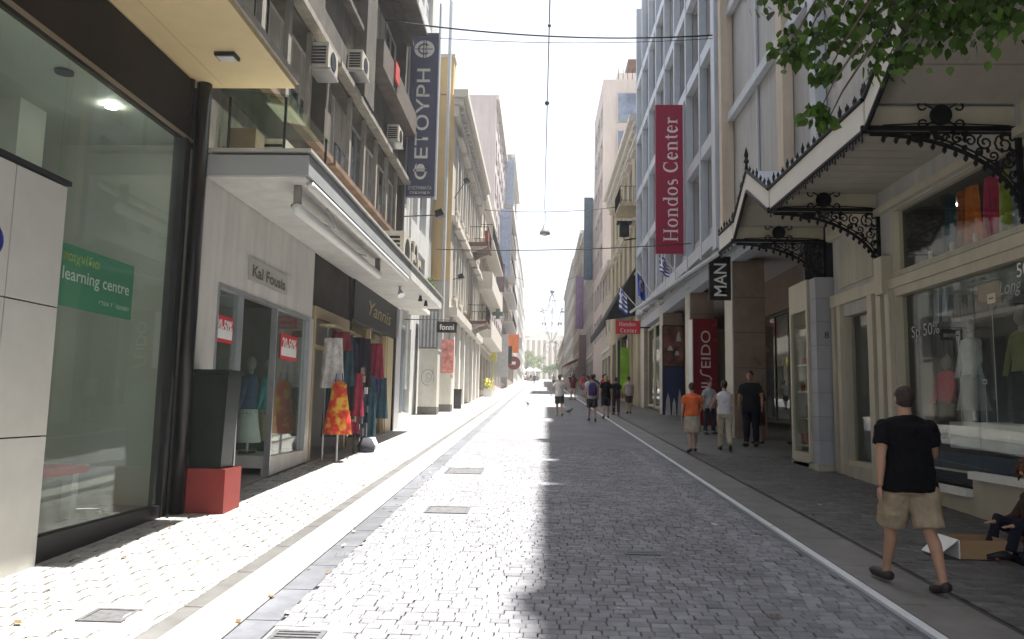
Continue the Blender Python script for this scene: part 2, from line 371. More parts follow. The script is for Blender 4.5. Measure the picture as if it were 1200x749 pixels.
pieces(pave_l, "paver", -4.3, -2.37, 0.5, 14.0, 0.235, 0.17, m_paver_o, m_paver, 0.0, jig=0.003, shape='wave', skip=in_cover)
pieces(pave_r, "cobble", 3.15, 5.3, 0.5, 16.0, 0.15, 0.105, m_psett_o, m_psett, 0.0, irregular=True)
# iron covers and a grated drain
mc = M("cast_iron_cover", (0.10, 0.10, 0.105), 0.5, 0.3, 20, bump=0.4, bscale=90)
def cover(x, y, w, h, label, name="manhole_cover", grate=False):
    t = thing(name, label, "drain" if grate else "manhole cover", (x, y, G(y)))
    ms_ = m_paver_o if x < -2 else m_sett_o
    MB().box(max(x - w - .16, -1.63 if x > -2 else -9), min(x + w + .16, 9 if x > -2 else -2.37), y - h - .13, y + h + .13, -.05, -.006, sl=True).build("surround", ms_, t)
    b = MB(); fr = 0.03
    for q in ((x - w, x + w, y - h, y - h + fr), (x - w, x + w, y + h - fr, y + h), (x - w, x - w + fr, y - h + fr, y + h - fr), (x + w - fr, x + w, y - h + fr, y + h - fr)): b.box(*q, -.03, .004, sl=True)
    b.build("frame", mc, t)
    if grate:
        n = 7
        for i in range(n):
            a = y - h + fr + (2 * h - 2 * fr) * (i + .25) / n; MB().box(x - w + fr, x + w - fr, a, a + (2 * h - 2 * fr) / n * .5, -.03, .002, sl=True).build("bar", mc, t)
    else:
        MB().box(x - w + fr + .006, x + w - fr - .006, y - h + fr + .006, y + h - fr - .006, -.03, .001, sl=True).build("lid", mc, t)
cover(*covers[0], "square iron cover in the sunlit setts halfway to the clothes rack")
cover(*covers[1], "slotted iron drain grate beside the left gutter nearest the viewer", "drain_grate", True)
cover(*covers[2], "small grey cover plate in the pale left pavement near the viewer")
cover(*covers[3], "larger worn cover in the sunlit road by the left gutter, farthest of the road covers")
cover(*covers[4], "narrow iron cover in the shaded setts in the middle of the road")
# ------------------------------------------------------------------ building helpers
def facade(parent, mat, X, side, y0, y1, z0, z1, ops, depth=0.22, D=9.0, name="wall", cut=None, roofz=True):
    """street wall with real openings in plane x=X (side=+1: body behind is +x) plus the closed body of the building"""
    b = MB(); ys = sorted(set([y0, y1] + [o[0] for o in ops] + [o[1] for o in ops])); zs = sorted(set([z0, z1] + [o[2] for o in ops] + [o[3] for o in ops]))
    s = side
    def q(p): b.face(p if s < 0 else p[::-1])
    for a, c in zip(ys[:-1], ys[1:]):
        run = None
        for e, f in zip(zs[:-1], zs[1:]):
            my, mz = (a + c) / 2, (e + f) / 2
            hole = any(o[0] < my < o[1] and o[2] < mz < o[3] for o in ops)
            if not hole: run = (run[0], f) if run else (e, f)
            if hole and run: q([(X, a, run[0]), (X, c, run[0]), (X, c, run[1]), (X, a, run[1])]); run = None
        if run: q([(X, a, run[0]), (X, c, run[0]), (X, c, run[1]), (X, a, run[1])])
    Xi = X + s * depth
    for o in ops:
        a, c, e, f = o[:4]
        q([(X, a, e), (Xi, a, e), (Xi, c, e), (X, c, e)]); q([(X, a, f), (X, c, f), (Xi, c, f), (Xi, a, f)])
        q([(X, a, e), (X, a, f), (Xi, a, f), (Xi, a, e)]); q([(X, c, e), (Xi, c, e), (Xi, c, f), (X, c, f)])
    XB = X + s * D
    q([(X, y0, z0), (X, y0, z1), (XB, y0, z1), (XB, y0, z0)]); q([(X, y1, z0), (XB, y1, z0), (XB, y1, z1), (X, y1, z1)])
    if roofz: q([(X, y0, z1), (X, y1, z1), (XB, y1, z1), (XB, y0, z1)])
    q([(XB, y0, z0), (XB, y0, z1), (XB, y1, z1), (XB, y1, z0)])
    return b.build(name, mat, parent)
_win = {}
def window(parent, X, side, y0, y1, z0, z1, depth=0.22, nv=1, nh=1, frame=m_frame_w, pane=m_pane_dk, fw_=0.06, sill=None, name="window", blind=0.0):
    w, h = y1 - y0, z1 - z0; key = (round(w, 2), round(h, 2), side, nv, nh, frame.name, pane.name, fw_, sill.name if sill else None, name, round(blind, 1), depth)
    loc = (X + side * (depth - 0.06), (y0 + y1) / 2, z0)
    if key in _win:
        src = _win[key]
        o = inst(src, parent, loc)
        for ch in src.children:
            c = ch.copy(); COL.objects.link(c); c.parent = o
        return o
    b = MB(); a = w / 2; s = side; dx = 0.05
    b.box(0, s * dx, -a, -a + fw_, 0, h); b.box(0, s * dx, a - fw_, a, 0, h); b.box(0, s * dx, -a + fw_, a - fw_, 0, fw_); b.box(0, s * dx, -a + fw_, a - fw_, h - fw_, h)
    for i in range(1, nv): yy = -a + w * i / nv; b.box(s * .003, s * dx, yy - fw_ * .4, yy + fw_ * .4, fw_, h - fw_)
    for i in range(1, nh): zz = h * i / nh; b.box(s * .006, s * (dx - .003), -a + fw_, a - fw_, zz - fw_ * .4, zz + fw_ * .4)
    o = b.build(name, frame); o.location = loc
    off = Vector((0, 0, 0)); q = parent
    while q is not None: off += q.location; q = q.parent
    o.parent = parent; o.location = Vector(loc) - off
    def ch(nm, bb, mt):
        me = bb.build(nm, mt); me.parent = o; return me
    ch("pane", MB().box(s * .03, s * .045, -a + fw_ * .5, a - fw_ * .5, fw_ * .5, h - fw_ * .5), pane)
    if blind > 0: ch("blind", MB().box(s * .012, s * .026, -a + fw_, a - fw_, h * (1 - blind), h - fw_), M("cloth_blind", (.45, .43, .38), .8, .15))
    if sill: ch("sill", MB().box(-s * (depth - .06 + .09), 0, -a - .08, a + .08, -.08, -.004), sill)
    _win[key] = o
    return o
def railing_mesh(X0, X1, y0, y1, z, h, step=0.13, t=0.012):
    b = MB(); b.box(X0, X1, y0, y0 + t * 2, z + h - .03, z + h)
    for x, yA, yB in ((X1, y0, y1),): b.box(x - t, x + t, yA, yB, z + h - .03, z + h); b.box(x - t, x + t, yA, yB, z + .06, z + .08)
    b.box(X0, X1, y1 - t * 2, y1, z + h - .03, z + h)
    n = max(2, int((y1 - y0) / step))
    for i in range(n + 1): yy = y0 + (y1 - y0) * i / n; b.box(X1 - t * .8, X1 + t * .8, yy - t * .8, yy + t * .8, z, z + h - .03)
    n = max(2, int(abs(X1 - X0) / step))
    for i in range(n + 1):
        xx = X0 + (X1 - X0) * i / n
        for yy in (y0 + t, y1 - t): b.box(xx - t * .8, xx + t * .8, yy - t * .8, yy + t * .8, z, z + h - .03)
    return b
def balcony(parent, X, side, y0, y1, z, proj=1.0, slab=None, rail=m_iron, h=1.0, step=0.13, thick=0.14, solid=None):
    Xo = X - side * proj
    o = MB().box(X, Xo, y0, y1, z - thick, z).build("balcony", slab or m_white, parent)
    e = side * .04
    if solid:
        bb = MB(); bb.box(Xo, Xo + side * .06, y0, y1, z, z + h); bb.box(Xo + side * .06, X, y0, y0 + .06, z, z + h); bb.box(Xo + side * .06, X, y1 - .06, y1, z, z + h); bb.build("parapet", solid, o)
    else: railing_mesh(X, Xo + e, y0 + .04, y1 - .04, z, h, step).build("railing", rail, o)
    return o
def generic(name, label, X, side, y0, y1, ztop, wallm, fh=3.1, gz=3.9, bay=2.3, wf=0.62, wh=0.6, pane_set=None, frame=m_frame_w, nv=2, balc=0, seed=0, cornice=0.25, gfm=None, D=9.0, shop=True, trim=None, band=0.0):
    """multi-storey street building: shop openings below, window rows above, cornice, some balconies"""
    r = random.Random(seed); base = G(y0); t = thing(name, label, "building", (X, (y0 + y1) / 2, G((y0 + y1) / 2)))
    ps = pane_set or [m_pane_dk, m_pane_mid, m_curtain]
    z = base + gz; ops = []; wins = []; nb = max(1, int((y1 - y0) / bay)); bw = (y1 - y0) / nb
    if shop:
        for i in range(nb):
            a = y0 + bw * i + .28; c = a + bw - .56; ops.append((a, c, G(y1) + .05, base + gz - .8)); wins.append((a, c, G(y1) + .05, base + gz - .8, 's'))
    while z + fh < ztop + .2:
        for i in range(nb):
            m_ = y0 + bw * (i + .5); a = m_ - bw * wf / 2; c = m_ + bw * wf / 2; lo = z + fh * (0.92 - wh); hi = z + fh * .92
            ops.append((a, c, lo, hi)); wins.append((a, c, lo, hi, 'w'))
        z += fh
    facade(t, wallm, X, side, y0, y1, base - .6, ztop, ops, D=D)
    for a, c, e, f, k in wins:
        if k == 's': window(t, X, side, a, c, e, f, nv=1, nh=1, frame=m_frame_d, pane=r.choice([m_pane_dk, m_pane_mid]), name="shop_window")
        else: window(t, X, side, a, c, e, f, nv=nv, nh=1, frame=frame, pane=r.choice(ps), sill=trim, blind=r.choice([0, 0, 0, .4, .6]))
    cm = trim or wallm
    if cornice > 0:
        MB().box(X + side * .002, X - side * cornice, y0 + .02, y1 - .02, ztop - .38, ztop + .05).build("cornice", cm, t)
    MB().box(X - side * .10, X, y0 + .03, y1 - .03, base + gz - .35, base + gz - .08).build("string_course", cm, t)
    if balc:
        z = base + gz + (fh if balc > 1 else 0)
        while z + fh < ztop:
            balcony(t, X, side, y0 + .5, y1 - .5, z + .12, proj=r.choice([.9, 1.1]), slab=cm, solid=(cm if r.random() < .4 else None), step=.22); z += fh * (1 if balc == 1 else 1)
    return t

# ------------------------------------------------------------------ RIGHT: large white retail block on brown pillars
RX = 5.2
m_stone_br = M("brown_marble", (0.30, 0.22, 0.17), 0.3, 0.22, 2.2, spec=0.6, streak=.1)
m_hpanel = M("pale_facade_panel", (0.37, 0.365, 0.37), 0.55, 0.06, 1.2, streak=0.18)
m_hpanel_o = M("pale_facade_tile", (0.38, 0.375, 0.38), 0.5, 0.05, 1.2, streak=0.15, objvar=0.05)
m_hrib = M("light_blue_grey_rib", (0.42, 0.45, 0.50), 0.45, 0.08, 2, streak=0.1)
m_beige_rib = M("beige_rib", (0.50, 0.42, 0.33), 0.55, 0.08, 2, streak=0.15)
store = thing("department_store", "white panelled department store on brown marble pillars behind the tall red banner", "building", (RX, 26, G(26)))
ops = []; YA, YB = 13.62, 39.4
fl = 3.05; z0f = 6.32
rows = [z0f + fl * i for i in range(6)]
fins = [21.3 + 2.26 * i for i in range(9)]
for zr in rows[:5]:
    for a, c in zip(fins[:-1], fins[1:]):
        ops.append((a + .10, c - .10, zr + .85, zr + fl - .02))
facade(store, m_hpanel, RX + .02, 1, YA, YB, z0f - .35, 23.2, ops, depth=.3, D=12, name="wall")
# unseen parapet pieces with a gap, added above the frame to shape the shadow
rt_m = M("roof_concrete", (0.3, 0.3, 0.29), 0.9)
for a, c, h in ((13.7, 16.6, .35), (16.9, 27.8, .2), (30.2, 39.3, .25)):
    MB().box(RX + .02, RX + .3, a, c, 23.2, 23.2 + h + .6).build("parapet", rt_m, store)
for zi, zr in enumerate(rows[:5]):
    for i, (a, c) in enumerate(zip(fins[:-1], fins[1:])):
        window(store, RX + .02, 1, a + .10, c - .10, zr + .85, zr + fl - .02, depth=.28, nv=2, nh=1, frame=m_hrib, pane=rnd.choice([m_pane_dk, m_pane_dk, m_pane_mid, m_curtain]), fw_=.07, blind=rnd.choice([0, 0, .3]))
    MB().box(RX, RX - .22, fins[0] - .9, YB - .05, zr + .02, zr + .42).build("spandrel_beam", m_hrib, store)
for zr in rows:
    MB().box(RX, RX - .16, YA + .05, fins[0] - .92, zr + .06, zr + .30).build("ledge", m_hrib, store)
for yy in fins[1:]:
    MB().box(RX - .24, RX + .0, yy - .09, yy + .09, z0f - .1, 23.1).build("fin", m_hrib, store)
for a, c, mt, pj in ((20.3, 20.62, m_beige_rib, .32), (20.75, 21.2, m_hrib, .40), (15.45, 15.85, m_beige_rib, .22), (13.66, 13.95, m_hrib, .2), (17.9, 17.98, m_hrib, .05)):
    MB().box(RX - pj, RX, a, c, z0f - .3, 23.1).build("pilaster", mt, store)
tile = None
for zr in rows[:4]:
    for (ya, yb) in ((14.0, 15.4), (15.9, 20.25)):
        n = max(1, round((yb - ya) / .88)); w = (yb - ya) / n
        for i in range(n):
            for k in range(3):
                h = (fl - .38) / 3
                if tile is None:
                    tile = MB().box(-.03, .0, -.43, .43, -.43, .43).build("panel", m_hpanel_o, store); tile.location = (0, 0, 0)
                    off = store.location
                    tile.location = Vector((RX + .015, ya + w * (i + .5), zr + .34 + h * (k + .5))) - off; tile.scale = (1, (w - .014) / .86, (h - .014) / .86)
                else: inst(tile, store, (RX + .015, ya + w * (i + .5), zr + .34 + h * (k + .5)), (1, (w - .014) / .86, (h - .014) / .86))
# arcade: pillars, soffit, rear shop front
m_soff = M("arcade_soffit", (0.42, 0.41, 0.39), 0.7, 0.06)
MB().box(RX + .03, 9.5, 13.7, 39.3, 5.72, 5.95).build("soffit", m_soff, store)
MB().box(RX - .02, RX + .35, 13.7, 39.3, 5.60, 6.02).build("lintel", m_hrib, store)
m_lit_side = M("pillar_lit_side", (0.52, 0.49, 0.44), 0.4, 0.08, streak=.1)
for yy, w, h in ((20.5, .82, 1), (26.3, .78, 1), (32.1, .75, 1), (37.9, .75, 1)):
    p = MB().box(RX - .02, RX + w, yy, yy + .85, G(yy) - .3, 5.62).build("pillar", m_stone_br, store)
    for k in range(5):   # joint collars of the marble cladding
        MB().box(RX - .026, RX + w + .006, yy - .006, yy + .856, G(yy) + .95 * k + .9, G(yy) + .95 * k + .912).build("joint", M("marble_joint", (.07, .05, .04), .6), p)
    MB().box(RX - .05, RX - .022, yy + .02, yy + .84, G(yy), 5.6).build("painted_lit_side", m_lit_side, p)  # pale sheet paints the light falling on the pillar's street side
m_shopback = M("shop_interior_wall", (0.22, 0.19, 0.16), 0.7, 0.3, 1.0)
bk = MB(); bk.box(9.6, 9.8, 13.7, 39.3, .3, 5.72); bk.build("rear_wall", m_shopback, store)
fl_ = MB(); fl_.face([(8.98, 13.7, G(13.7) + .004), (9.6, 13.7, G(13.7) + .004), (9.6, 39.3, G(39.3) + .004), (8.98, 39.3, G(39.3) + .004)]); fl_.build("arcade_floor", m_far_pavr, store)
for a, c in ((15.2, 17.4), (17.5, 19.7), (19.8, 22.4), (22.5, 25.6), (25.7, 29.0)):
    window(store, 7.3, 1, a, c, G(c) + .15, 4.6, depth=.1, nv=2, frame=m_frame_d, pane=glass("arcade_glass", (.7, .75, .72), .8), fw_=.08, name="shop_window")
MB().box(7.25, 7.5, 15.0, 29.1, 4.6, 5.72).build("fascia_beam", M("fascia_brown", (.16, .11, .08), .5), store)
# lit shelves inside
sh = M("shelf_goods", (0.35, 0.22, 0.15), 0.6, 0.9, 9)
for yy in (16.0, 18.2, 21, 24):
    for k in range(4): MB().box(9.1, 9.55, yy, yy + 1.7, 1.1 + .7 * k + G(yy) * .3, 1.14 + .7 * k + G(yy) * .3).box(9.25, 9.5, yy + .1, yy + 1.5, 1.14 + .7 * k + G(yy) * .3, 1.45 + .7 * k + G(yy) * .3).build("goods_shelf", sh, store)
# street window of the far half, with cream frame
m_cream = M("cream_paint", (0.50, 0.46, 0.36), 0.45, 0.08, 2, streak=.12)
m_cream2 = M("cream_paint_worn", (0.44, 0.41, 0.33), 0.5, 0.12, 2, streak=.2)
for a, c in ((33.2, 35.6), (35.8, 37.8)):
    window(store, RX + .1, 1, a, c, G(c) + .1, 5.5, depth=.1, nv=1, frame=m_cream, pane=glass("greenish_glass", (.55, .68, .6), 1.0), fw_=.12, name="shop_window")
MB().box(RX + .3, RX + 1.6, 33.1, 38.0, G(33), 5.5).build("display_box", M("window_display", (.28, .30, .24), .8, .4, 2), store)
MB().box(RX - .02, RX + .35, 38.7, 39.4, G(38) - .3, 5.6).build("end_pier", m_cream2, store)
# sloping glazed canopy along the street
cn = thing("glazed_canopy", "thin sloping glazed canopy with pale ribs running along the department store", "canopy", (RX, 22, 5.6))
gcl = glass("frosted_glass", (.62, .65, .63), .8, .25)
y = 15.6
while y < 33:
    dz = .045 * (y - 16)
    P = lambda yy, xx, zz: (xx, yy, zz + .045 * (yy - 16))
    MB().hexa([P(y, 3.95, 5.02), P(y, RX, 5.75), P(y + .86, RX, 5.75), P(y + .86, 3.95, 5.02), P(y, 3.95, 5.035), P(y, RX, 5.765), P(y + .86, RX, 5.765), P(y + .86, 3.95, 5.035)]).build("glass_panel", gcl, cn)
    MB().tube([P(y - .02, 3.9, 5.0), P(y - .02, RX, 5.73)], .03, 5).build("rib", m_hrib, cn)
    y += .9
MB().tube([(3.92, 15.5, 4.98), (3.92, 33, 5.74)], .06, 6).build("gutter_edge", m_hrib, cn)
MB().tube([(4.3, 15.5, 5.10), (4.3, 33, 5.88)], .03, 6).build("purlin", m_steel, cn)

# banner, hanging signs
def ribbon(b, pts, ws, tf):
    """variable width stroke in 2-D mapped by tf"""
    n = len(pts); Lp, Rp = [], []
    for i in range(n):
        a = pts[max(i - 1, 0)]; c = pts[min(i + 1, n - 1)]; dx, dy = c[0] - a[0], c[1] - a[1]; l = math.hypot(dx, dy) or 1
        w = (ws[i] if isinstance(ws, (list, tuple)) else ws) / 2; nx, ny = -dy / l * w, dx / l * w
        Lp.append((pts[i][0] + nx, pts[i][1] + ny)); Rp.append((pts[i][0] - nx, pts[i][1] - ny))
    for i in range(n - 1): b.face([tf(*Rp[i]), tf(*Rp[i + 1]), tf(*Lp[i + 1]), tf(*Lp[i])])
def arcp(cx, cy, rx, ry, a0, a1, n=14): return [(cx + rx * math.cos(math.radians(a0 + (a1 - a0) * i / n)), cy + ry * math.sin(math.radians(a0 + (a1 - a0) * i / n))) for i in range(n + 1)]
def thick(n, a0, a1, lo, hi): return [lo + (hi - lo) * abs(math.cos(math.radians(a0 + (a1 - a0) * i / n))) ** 1.3 for i in range(n + 1)]
def serif_glyph(ch, b, tf):
    st, th, sf = .115, .04, .035
    R = lambda x0, y0, x1, y1: b.face([tf(x0, y0), tf(x1, y0), tf(x1, y1), tf(x0, y1)])
    def stem(x, y0, y1, bot=True, top=2):
        R(x - st / 2, y0, x + st / 2, y1)
        if bot: R(x - .125, y0 - .001, x + .125, y0 + sf)
        if top == 2: R(x - .125, y1 - sf, x + .125, y1 + .001)
        if top == 1: R(x - .13, y1 - .05, x, y1 - .01)
    if ch == 'H': stem(.15, 0, .72); stem(.62, 0, .72); R(.15, .34, .62, .34 + th); return .80
    if ch == 'C': ribbon(b, arcp(.37, .36, .29, .34, 45, 318, 20), [.05 + .09 * (abs(math.cos(math.radians(45 + 273 * i / 20))) if 90 < 45 + 273 * i / 20 < 270 else .1) for i in range(21)], tf); R(.57, .48, .60, .72); R(.57, .02, .60, .2); return .72
    if ch == 'o': ribbon(b, arcp(.27, .25, .19, .23, 0, 360, 22), thick(22, 0, 360, .04, .12), tf); return .56
    if ch == 'e': ribbon(b, arcp(.26, .25, .18, .23, 0, 320, 20), [.05 + .08 * (1 if 110 < 16 * i < 260 else .1) for i in range(21)], tf); R(.1, .26, .45, .26 + th); return .52
    if ch == 'n': stem(.14, 0, .48, top=1); ribbon(b, arcp(.3, .33, .16, .14, 160, 0, 8) + [(.46, .05)], [.04, .05, .05, .06, .07, .08, .1, .11, .115, .115], tf); R(.34, 0, .58, sf); return .62
    if ch == 'd': ribbon(b, arcp(.26, .25, .18, .23, 20, 340, 20), thick(20, 20, 340, .04, .11), tf); stem(.45, 0, .74, bot=False, top=1); R(.45, 0, .56, sf); return .60
    if ch == 's': ribbon(b, arcp(.21, .36, .12, .11, 40, 230, 9) + arcp(.21, .13, .135, .12, 60, -140, 9), [.04, .05, .05, .06, .06, .07, .08, .10, .11, .12, .11, .1, .09, .08, .07, .06, .05, .05, .05, .05], tf); return .42
    if ch == 't': R(.12, .06, .12 + st, .6); R(.02, .44, .34, .48); ribbon(b, arcp(.24, .1, .065, .08, 180, 330, 6), .05, tf); return .38
    if ch == 'r': stem(.14, 0, .48, top=1); ribbon(b, [(.18, .34), (.25, .43), (.34, .45), (.39, .4)], [.04, .05, .08, .09], tf); return .44
    return .3
def serif_text(s, cap, mat, parent, pos, xd, yd, ext=.004, width=None, name="lettering"):
    X = Vector(xd); Y = Vector(yd); N = X.cross(Y); pos = Vector(pos)
    tot = 0
    class D: 
        def face(s, *_): pass
    for ch in s: tot += serif_glyph(ch, D(), lambda x, y: (0, 0)) + .03
    k = cap / .72; kx = (width / tot) if width else k
    b = MB(); adv = -tot / 2
    for i, ch in enumerate(s):
        a = adv; e = ext + .0004 * (i % 3)
        adv += serif_glyph(ch, b, lambda x, y, a=a, e=e: tuple(pos + X * ((a + x) * kx) + Y * ((y - .36) * k) + N * e)) + .03
    return b.build(name, mat, parent)
m_bred = M("crimson_banner", (0.26, 0.012, 0.045), 0.6, 0.06, 2)
m_lpink = M("pale_pink_lettering", (0.70, 0.60, 0.60), 0.6, 0.03)
ban = thing("store_banner", "tall crimson vertical banner with white serif lettering on the white panelled store", "banner", (4.42, 26, 7))
MB().box(3.95, 4.90, 26.0, 26.12, 6.92, 12.25).build("banner_cloth", m_bred, ban)
serif_text("Hondos Center", .50, m_lpink, ban, (4.46, 26.0, 9.58), ZP, XN, width=4.5)
for zz in (7.0, 9.6, 12.1): MB().tube([(4.9, 26.06, zz), (5.2, 26.06, zz)], .03, 6).build("bracket", m_steel, ban)
MB().box(4.92, 4.99, 26.02, 26.10, 6.85, 12.3).build("post", m_steel, ban)
ms = thing("hanging_sign", "black hanging sign reading MAN below the end of the iron canopy", "sign", (4.25, 18, 4.6))
MB().box(4.0, 4.5, 18.0, 18.1, 4.18, 5.22).build("board", m_black, ms)
serif = txt("MAN", .30, m_wtext, ms, (4.25, 18.0, 4.66), ZP, XN, bold=.012, width=.78)
MB().tube([(4.25, 18.05, 5.2), (4.25, 18.05, 5.32)], .02, 6).build("hanger", m_dark, ms)
rs = thing("projecting_sign", "small red projecting sign with two lines of white lettering near the flags", "sign", (4.1, 36, 5.3))
MB().box(3.58, 4.72, 36, 36.12, 5.08, 5.70).build("board", M("bright_red_sign", (.48, .02, .03), .5, .05), rs)
serif_text("Hondos", .20, m_lpink, rs, (4.12, 36, 5.54), XP, ZP, width=.8); serif_text("Center", .20, m_lpink, rs, (4.18, 36, 5.24), XP, ZP, width=.8)
MB().box(4.72, 5.2, 36.03, 36.09, 5.36, 5.42).build("bracket", m_dark, rs)
# perfume sign standing against the second pillar
sg = thing("lightbox_sign", "tall dark red upright sign with white letters reading upward, against a marble pillar", "sign", (5.5, 25.9, G(26)))
MB().box(5.12, 5.93, 25.62, 26.2, G(26) - .02, 4.62).build("box", M("wine_red_panel", (0.19, 0.008, 0.015), .25, .06, spec=.6), sg)
MB().box(5.085, 5.118, 25.60, 26.22, G(26) - .02, 4.60).build("side_panel", M("white_side_panel", (.6, .6, .6), .4, .05), sg)
y_ = 25.62
txt("EIDO", .32, m_lpink, sg, (5.54, y_, 3.60), ZP, XN, width=1.25)
txt("HI", .32, m_lpink, sg, (5.54, y_, 2.28), ZP, XN, width=.42)
b = MB()
for zc in (2.72, 1.86):
    tf = lambda x, y, zc=zc: (5.54 - y, y_ - .004, zc + x)
    ribbon(b, [(-.20, -.17), (-.10, -.175), (-.03, -.12), (.03, .12), (.10, .175), (.20, .17)], .045, tf)
b.build("lettering", m_lpink, sg)
# poster stand on the third pillar
ps = thing("poster_stand", "tall poster, brown picture above blue and white shapes, on the far marble pillar", "poster", (5.5, 31.7, G(32)))
MB().box(5.10, 5.98, 31.75, 32.0, G(32), 5.05).build("board", m_dark, ps)
MB().box(5.13, 5.95, 31.74, 31.748, 3.35, 5.0).build("upper_picture", M("brown_picture", (.16, .06, .045), .5, 1.0, 2.2), ps)
MB().box(5.13, 5.95, 31.74, 31.748, G(32) + .1, 3.3).build("lower_picture", M("navy_picture", (.02, .03, .09), .5, .6, 2), ps)
for sx, sz, w, h in ((5.3, 1.75, .12, .5), (5.55, 1.65, .10, .4), (5.78, 1.85, .1, .55), (5.75, 4.6, .1, .22), (5.4, 4.1, .12, .1), (5.68, 3.9, .1, .1)):
    MB().prism([(sx - w, 31.738, sz - h), (sx + w, 31.738, sz - h), (sx + w * .6, 31.738, sz + h * .5), (sx, 31.738, sz + h), (sx - w * .6, 31.738, sz + h * .4)], (0, .0015, 0)).build("printed_shape", M("pale_print", (.5, .48, .5), .5, .2), ps)
# flags
def flag(label, base, tip, cloth, kind):
    t = thing("flag", label, "flag", base); MB().tube([base, tip], .02, 6).build("pole", m_white, t)
    bx, by, bz = tip; b = MB(); n = 7; m = 9
    W_, H_ = cloth
    blue = M("flag_blue", (.02, .05, .30), .7, .1); wh = M("flag_white", (.65, .66, .7), .7, .1)
    def pt(u, v):   # hanging folds
        fold = math.sin(u * 9 + v * 2.5) * .07 * (0.4 + v)
        dirx = (base[0] - tip[0]); dz = base[2] - tip[2]; l = math.hypot(dirx, dz)
        return (bx + dirx / l * u * W_ * .62 + .03 * v, by + fold, bz + dz / l * u * W_ * .6 - v * H_ + .12 * u * v)
    for j in range(m):
        for i in range(n * 2):
            b.cur = (j % 2) if kind == 'gr' else 0
            if kind == 'gr' and i < 6 and j < 5: b.cur = 1 if (i in (2, 3) or j == 2) else 0
            u0, u1, v0, v1 = i / n / 2, (i + 1) / n / 2, j / m, (j + 1) / m
            b.face([pt(u0, v0), pt(u1, v0), pt(u1, v1), pt(u0, v1)])
    b.build("cloth", [blue, wh], t, smooth=True)
    if kind == 'eu':
        s = MB()
        for k in range(12):
            a = k * math.pi / 6; p = Vector(pt(.5 + .2 * math.cos(a), .45 + .22 * math.sin(a))); s.box(p.x - .02, p.x + .02, p.y - .02, p.y - .01, p.z - .02, p.z + .02)
        s.build("stars", M("flag_yellow", (.6, .45, .03), .7), t)
flag("blue and white striped flag hanging right below the crimson banner", (5.1, 27.5, 6.3), (4.3, 27.5, 7.25), (.8, .7), 'gr')
flag("plain dark blue flag with small yellow stars between the two striped flags", (4.6, 29.4, 5.6), (3.75, 29.4, 6.9), (.8, .95), 'eu')
flag("blue and white striped flag hanging just above the small red projecting sign", (4.6, 34.5, 5.9), (3.55, 34.5, 7.1), (.9, 1.05), 'gr')
# ------------------------------------------------------------------ RIGHT near: cream shop with cast iron canopy
shop = thing("cream_shop_building", "cream painted shop with wide display windows under the cast iron canopy, pale stone above", "building", (RX, 9, G(9)))
m_pst = M("pale_stone_wall", (0.44, 0.43, 0.41), 0.7, 0.08, 1.2, streak=.2)
m_blk = M("blue_grey_block", (0.36, 0.37, 0.40), 0.6, 0.08, 2, streak=.1, objvar=.06)
ops = [(2.0, 11.28, 3.66, 4.58), (9.46, 11.25, G(9.5) + .28, G(9.5) + .49), (2.0, 11.25, G(9.5) + .50, 3.30), (12.12, 13.12, G(12.5) + .28, 3.22)]
for zr in (6.3, 9.35, 12.4, 15.4, 18.4):
    for yy in (3, 6, 9): ops.append((yy, yy + 1.3, zr, zr + 1.9))
w = facade(shop, [m_cream, m_pst], RX, 1, -4.0, 13.56, -.4, 24.3, ops, depth=.16, D=9)
for p in w.data.polygons: p.material_index = 1 if p.center.z + shop.location.z > 4.95 else 0
for zr in (6.3, 9.35, 12.4, 15.4, 18.4):
    for yy in (3, 6, 9): window(shop, RX, 1, yy, yy + 1.3, zr, zr + 1.9, depth=.16, nv=2, frame=m_frame_w, pane=m_pane_mid)
# mouldings
MB().box(RX - .10, RX, 2, 13.55, 4.60, 4.70).build("architrave", m_cream, shop)
MB().box(RX - .05, RX, 2, 11.5, 3.42, 3.56).build("mid_rail_moulding", m_cream, shop)
MB().box(RX - .03, RX, 2, 11.4, 3.575, 3.64).build("mid_rail_bead", m_cream2, shop)
MB().box(RX - .09, RX, 11.5, 13.54, 3.42, 3.62).build("door_cornice", m_cream, shop)
MB().box(RX - .14, RX, 11.36, 11.62, 3.36, 3.92).build("console_block", m_cream, shop)
for a, c in ((11.32, 11.46), (11.60, 11.76), (11.90, 12.08), (13.16, 13.30), (13.42, 13.54)):
    MB().box(RX - .07, RX, a, c, G(a) + .02, 3.42).build("pilaster_strip", m_cream, shop)
MB().box(RX - .03, RX, 11.9, 13.2, 3.72, 4.45).build("recessed_panel", m_cream2, shop)
MB().box(RX - .09, RX + .002, 2, 9.40, G(9.5) + .44, G(9.5) + .53).build("sill", m_white, shop)
MB().box(RX - .09, RX + .002, 9.46, 11.26, G(9.5) + .22, G(9.5) + .31).build("sill", m_white, shop)
MB().box(RX - .06, RX, 11.9, 13.5, G(12), G(12.5) + .2).build("door_step", m_cream2, shop)
gsh = m_shop_glass_d = glass("shop_glass_dark", (.86, .89, .87), .8)
def paneset(y0, y1, z0, z1, splits, nm="display_pane"):
    ys = [y0] + splits + [y1]
    for a, c in zip(ys[:-1], ys[1:]): MB().box(RX + .10, RX + .115, a + .008, c - .008, z0, z1).build(nm, gsh, shop)
paneset(2.0, 11.28, 3.66, 4.58, [4.2, 6.6, 9.0]); paneset(2.0, 9.44, G(9.5) + .50, 3.30, [5.5, 8.0]); paneset(9.46, 11.25, G(9.5) + .28, G(9.5) + .49, []); paneset(9.44, 11.25, G(9.5) + .50, 3.30, [10.4])
